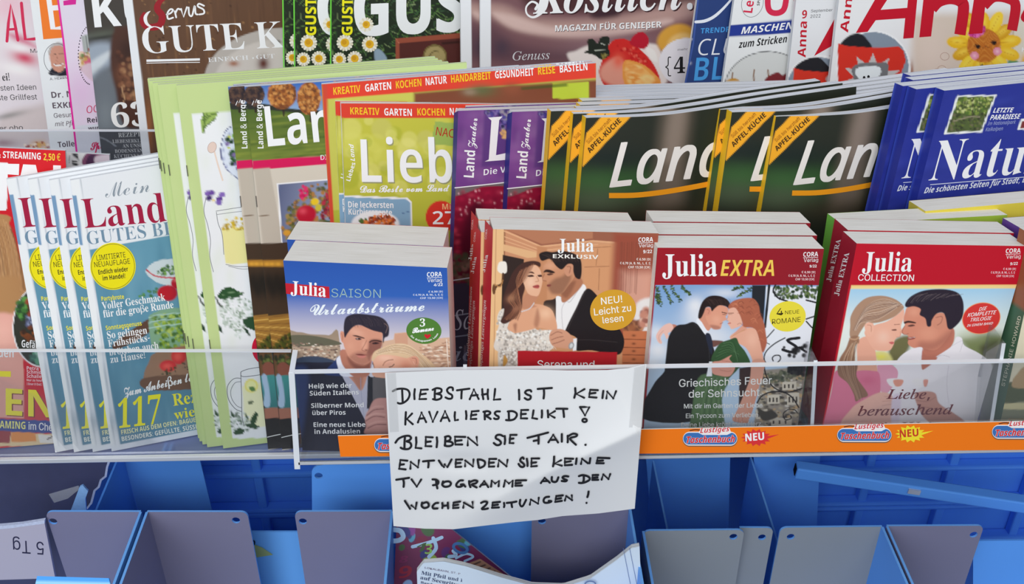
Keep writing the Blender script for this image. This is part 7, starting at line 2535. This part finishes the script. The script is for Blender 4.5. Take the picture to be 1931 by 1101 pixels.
slab('bin_base_plate', (-1.0, 0.60, ZB - .005), (1.0, 1.055, ZB - .001), 'rim', None, 0, None, 'blue base sheet in a painted lit tone under the newspaper bins', 'base plate')  # lighter tone paints in the light falling on this sheet
slab('bin_base_plate', (-1.0, 0.40, ZB - .13), (1.0, 0.598, ZB - .12), 'blue', None, 0, None, 'lower blue sheet in front of the newspaper bins', 'base plate')

# sticker on the base sheet
s = Sheet([(462, 1020), (494, 1032), (515, 1046), (465, 1054)], vplane(.7142), step=3, base=(150, 170, 120), up=(-.9, -.2))
s.text('GU', 478, 1046, 482, 1018, 15, (24, 40, 60), 'sansb', up=(-1, 0))
org = s.world(485, 1040)
V, F, Cc = s.data(org)
o = obj('sticker', make_mesh('sticker', V, F, Cc, M['matte']))
o.location = tuple(org)
tag(o, 'small yellow green sticker on the lit toned blue plate between two grey plates', 'sticker')

# slanting square tube
p0, p1 = vplane(0.80).hit(1500, 885), vplane(0.76).hit(2010, 962)
d = Vector(p1 - p0)
V, F = box_data((0, -.007, -.007), (d.length, .007, .007))
o = obj('square_tube', make_mesh('square_tube', V, F, None, M['blue']))
o.location = tuple(p0)
o.rotation_euler = d.to_track_quat('X', 'Z').to_euler()
bevel(o, .0015)
tag(o, 'blue square metal tube slanting across under the shelf at right', 'metal tube')
V, F = box_data((.112, -.0092, -.0015), (.124, -.007, .004))
obj('punched_tab', make_mesh('punched_tab', V, F, None, M['steel']), o)
V, F = box_data((-.0008, -.0045, -.0045), (.0, .0045, .0045))
obj('hollow_shade_cap', make_mesh('hollow_shade_cap', V, F, None, M['dark']), o)  # tube is solid; dark cap paints in the shade of its hollow

# torn cardboard box
def card(quad, Yp, m, parent, org, name, th=.004):
    P = vplane(Yp)
    L = np.array([P.hit(*p) for p in quad])
    V, F = solid(L - org, None, th, (0, 1, 0))
    return obj(name, make_mesh(name, V, F, None, M[m]), parent)


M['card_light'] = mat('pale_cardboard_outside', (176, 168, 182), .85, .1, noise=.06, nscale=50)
M['torn_blue'] = mat('bluish_torn_paper', (150, 196, 244), .8, .1, noise=.15, nscale=300)
M['card_core'] = mat('torn_corrugated_core', (196, 204, 226), .85, .1, noise=.25, nscale=400)
org = vplane(.72).hit(60, 1100)
bx = thing('cardboard_box', 'torn grey cardboard box with upside down lettering at lower left', 'cardboard box', org)
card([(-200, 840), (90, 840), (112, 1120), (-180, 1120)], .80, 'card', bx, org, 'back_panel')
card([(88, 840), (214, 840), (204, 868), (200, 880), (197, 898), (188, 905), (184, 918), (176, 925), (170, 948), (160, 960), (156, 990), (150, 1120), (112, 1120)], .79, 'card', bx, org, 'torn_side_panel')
edge = [(214, 850), (204, 868), (200, 880), (197, 898), (188, 905), (184, 918), (176, 925), (170, 948), (160, 962), (163, 962), (174, 949), (180, 926), (188, 919), (192, 906), (201, 899), (204, 880), (209, 868), (218, 852)]
card(edge, .789, 'card_core', bx, org, 'torn_edge', .002)
card([(132, 966), (150, 918), (156, 915), (162, 922), (166, 926), (161, 940), (163, 966)], .74, 'torn_blue', bx, org, 'torn_flap', .002)
card([(92, 932), (148, 916), (150, 922), (128, 940), (102, 948)], .745, 'tape', bx, org, 'loose_tape', .0006)
s = Sheet([(-160, 1010), (84, 986), (104, 1090), (-150, 1098)], vplane(.675), step=4, base=(172, 168, 184), up=(0, -1))
s.text('5 Tg', 82, 1022, 24, 1018, 24, (44, 44, 70), 'sans', up=(.05, 1))
V, F, Cc = s.data(org)
obj('printed_flap', make_mesh('printed_flap', V, F, Cc, M['matte']), bx)
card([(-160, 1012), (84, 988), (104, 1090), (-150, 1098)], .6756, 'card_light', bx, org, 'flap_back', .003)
card([(-160, 1003), (8, 991), (40, 988), (84, 981), (84, 987), (20, 996), (-160, 1011)], .6748, 'card_core', bx, org, 'corrugated_edge', .003)

# folded blue plastic at the very bottom left
s = Sheet([(70, 1086), (205, 1090), (215, 1130), (60, 1130)], Plane(vplane(.535).hit(140, 1095), frame(0, 50)[2]), step=6, base=(64, 150, 240))
s.line([(60, 1098), (210, 1100)], 5, (150, 205, 250))
org = s.world(140, 1125)
V, F, Cc = s.data(org)
o = obj('plastic_wrapper', make_mesh('plastic_wrapper', V, F, Cc, M['print']))
o.location = tuple(org)
sm = o.modifiers.new('thickness', 'SOLIDIFY')
sm.thickness = .002
tag(o, 'bright blue plastic wrapper at the bottom left below the lettered cardboard flap', 'wrapper')

# puzzle magazine with coloured numbers
s = Sheet([(748, 978), (842, 990), (1000, 1118), (742, 1130)], Plane(vplane(.66).hit(800, 1040), frame(0, 35)[2]), step=1.6, base=(110, 30, 80))
s.zoom(720, 950, 3.7135)
for _ in range(46):
    s.blob(RNG.uniform(-100, 650), RNG.uniform(100, 600), RNG.uniform(18, 60), RNG.uniform(18, 50), [(120, 24, 64), (84, 40, 110), (60, 100, 60), (140, 170, 60), (150, 190, 235), (40, 50, 120), (130, 60, 140), (80, 160, 190)][int(RNG.integers(8))], .95, RNG.uniform(0, 90), .15)
s.fill([(580, 425), (690, 385), (960, 560), (840, 600), (800, 545), (700, 500)], (190, 140, 110), 1.2, False)
for i in range(5):
    s.line([(630 + i * 30, 430 + i * 22), (690 + i * 34, 405 + i * 22)], 10, (50, 40, 40), .9)
s.line([(790, 500), (850, 520)], 12, (190, 30, 80))
LB = (170, 205, 245)
s.ribbon([(80, 180), (130, 190), (150, 230), (120, 255), (70, 260)], 34, LB)
s.ribbon([(215, 300), (330, 270), (420, 235)], 24, LB)
s.ribbon([(360, 240), (380, 310), (330, 370)], 26, LB)
s.ribbon([(470, 370), (520, 360), (500, 330)], 24, LB)
s.ribbon([(520, 380), (590, 350), (640, 370), (580, 400)], 16, LB)
s.ring(550, 310, 50, 30, 20, (60, 110, 170), 20)
s.text('8', 118, 412, 176, 408, 46, (130, 30, 90), 'sansb', up=(.3, -1))
s.text('9', 110, 520, 200, 516, 84, (160, 26, 60), 'sansb', up=(.2, -1))
s.text('1', 225, 345, 290, 330, 60, (60, 90, 50), 'sansb', up=(.4, -1))
s.text('3', 300, 350, 350, 350, 70, (140, 190, 90), 'sansb', up=(.1, -1))
T = .006
book('magazine', 'puzzle magazine with colourful digits lying under the lower left corner of the paper notice', 'magazine', s, T, back=(110, 30, 80))

# newspapers
nu_, nd_ = [0, .03, .12, .22, .38, .52, .66, .78, .9, .965, 1], [18, 2, 2, 14, 40, 60, 66, 54, 22, 2, 0]
yb = float(project(np.array([0.05, .60, ZB + .006]))[1])
s = Sheet([(786, 1060), (1206, 1030), (1222, yb), (800, yb)], vplane(.60), step=4, base=(206, 220, 240), up=(0, -1), bend=lambda u, v: 0.02 * np.sin(u * 5.2 + .4) * (1 - v), lift=.0005)
s.top = (nu_, nd_)
s.X, s.Y = s.px(s.U, s.V)
s.zoom(720, 950, 3.7135)
g = (70, 80, 110)
s.text('LOKALBAHN, ST. PÖLTEN', 300, 452, 640, 512, 12, (110, 90, 110), 'sans', up=(.15, -1))
s.text('Mit Pfeil und Bogen', 275, 494, 668, 566, 24, g, 'serifb', up=(.15, -1))
s.text('auf Securitys ge', 268, 526, 600, 590, 24, g, 'serifb', up=(.15, -1))
s.text('Bande für 41 Tage', 270, 556, 560, 612, 15, g, 'serifb', up=(.15, -1))
for x in (1690, 1735):
    s.ribbon([(x, 310), (x + 50, 560)], 3, (90, 110, 160))
s.ring(1460, 560, 36, 18, 10, (110, 130, 170))
b = book('newspaper', 'folded newspaper with curling edges in the bin below the paper notice', 'newspaper', s, .004, pages='pages')
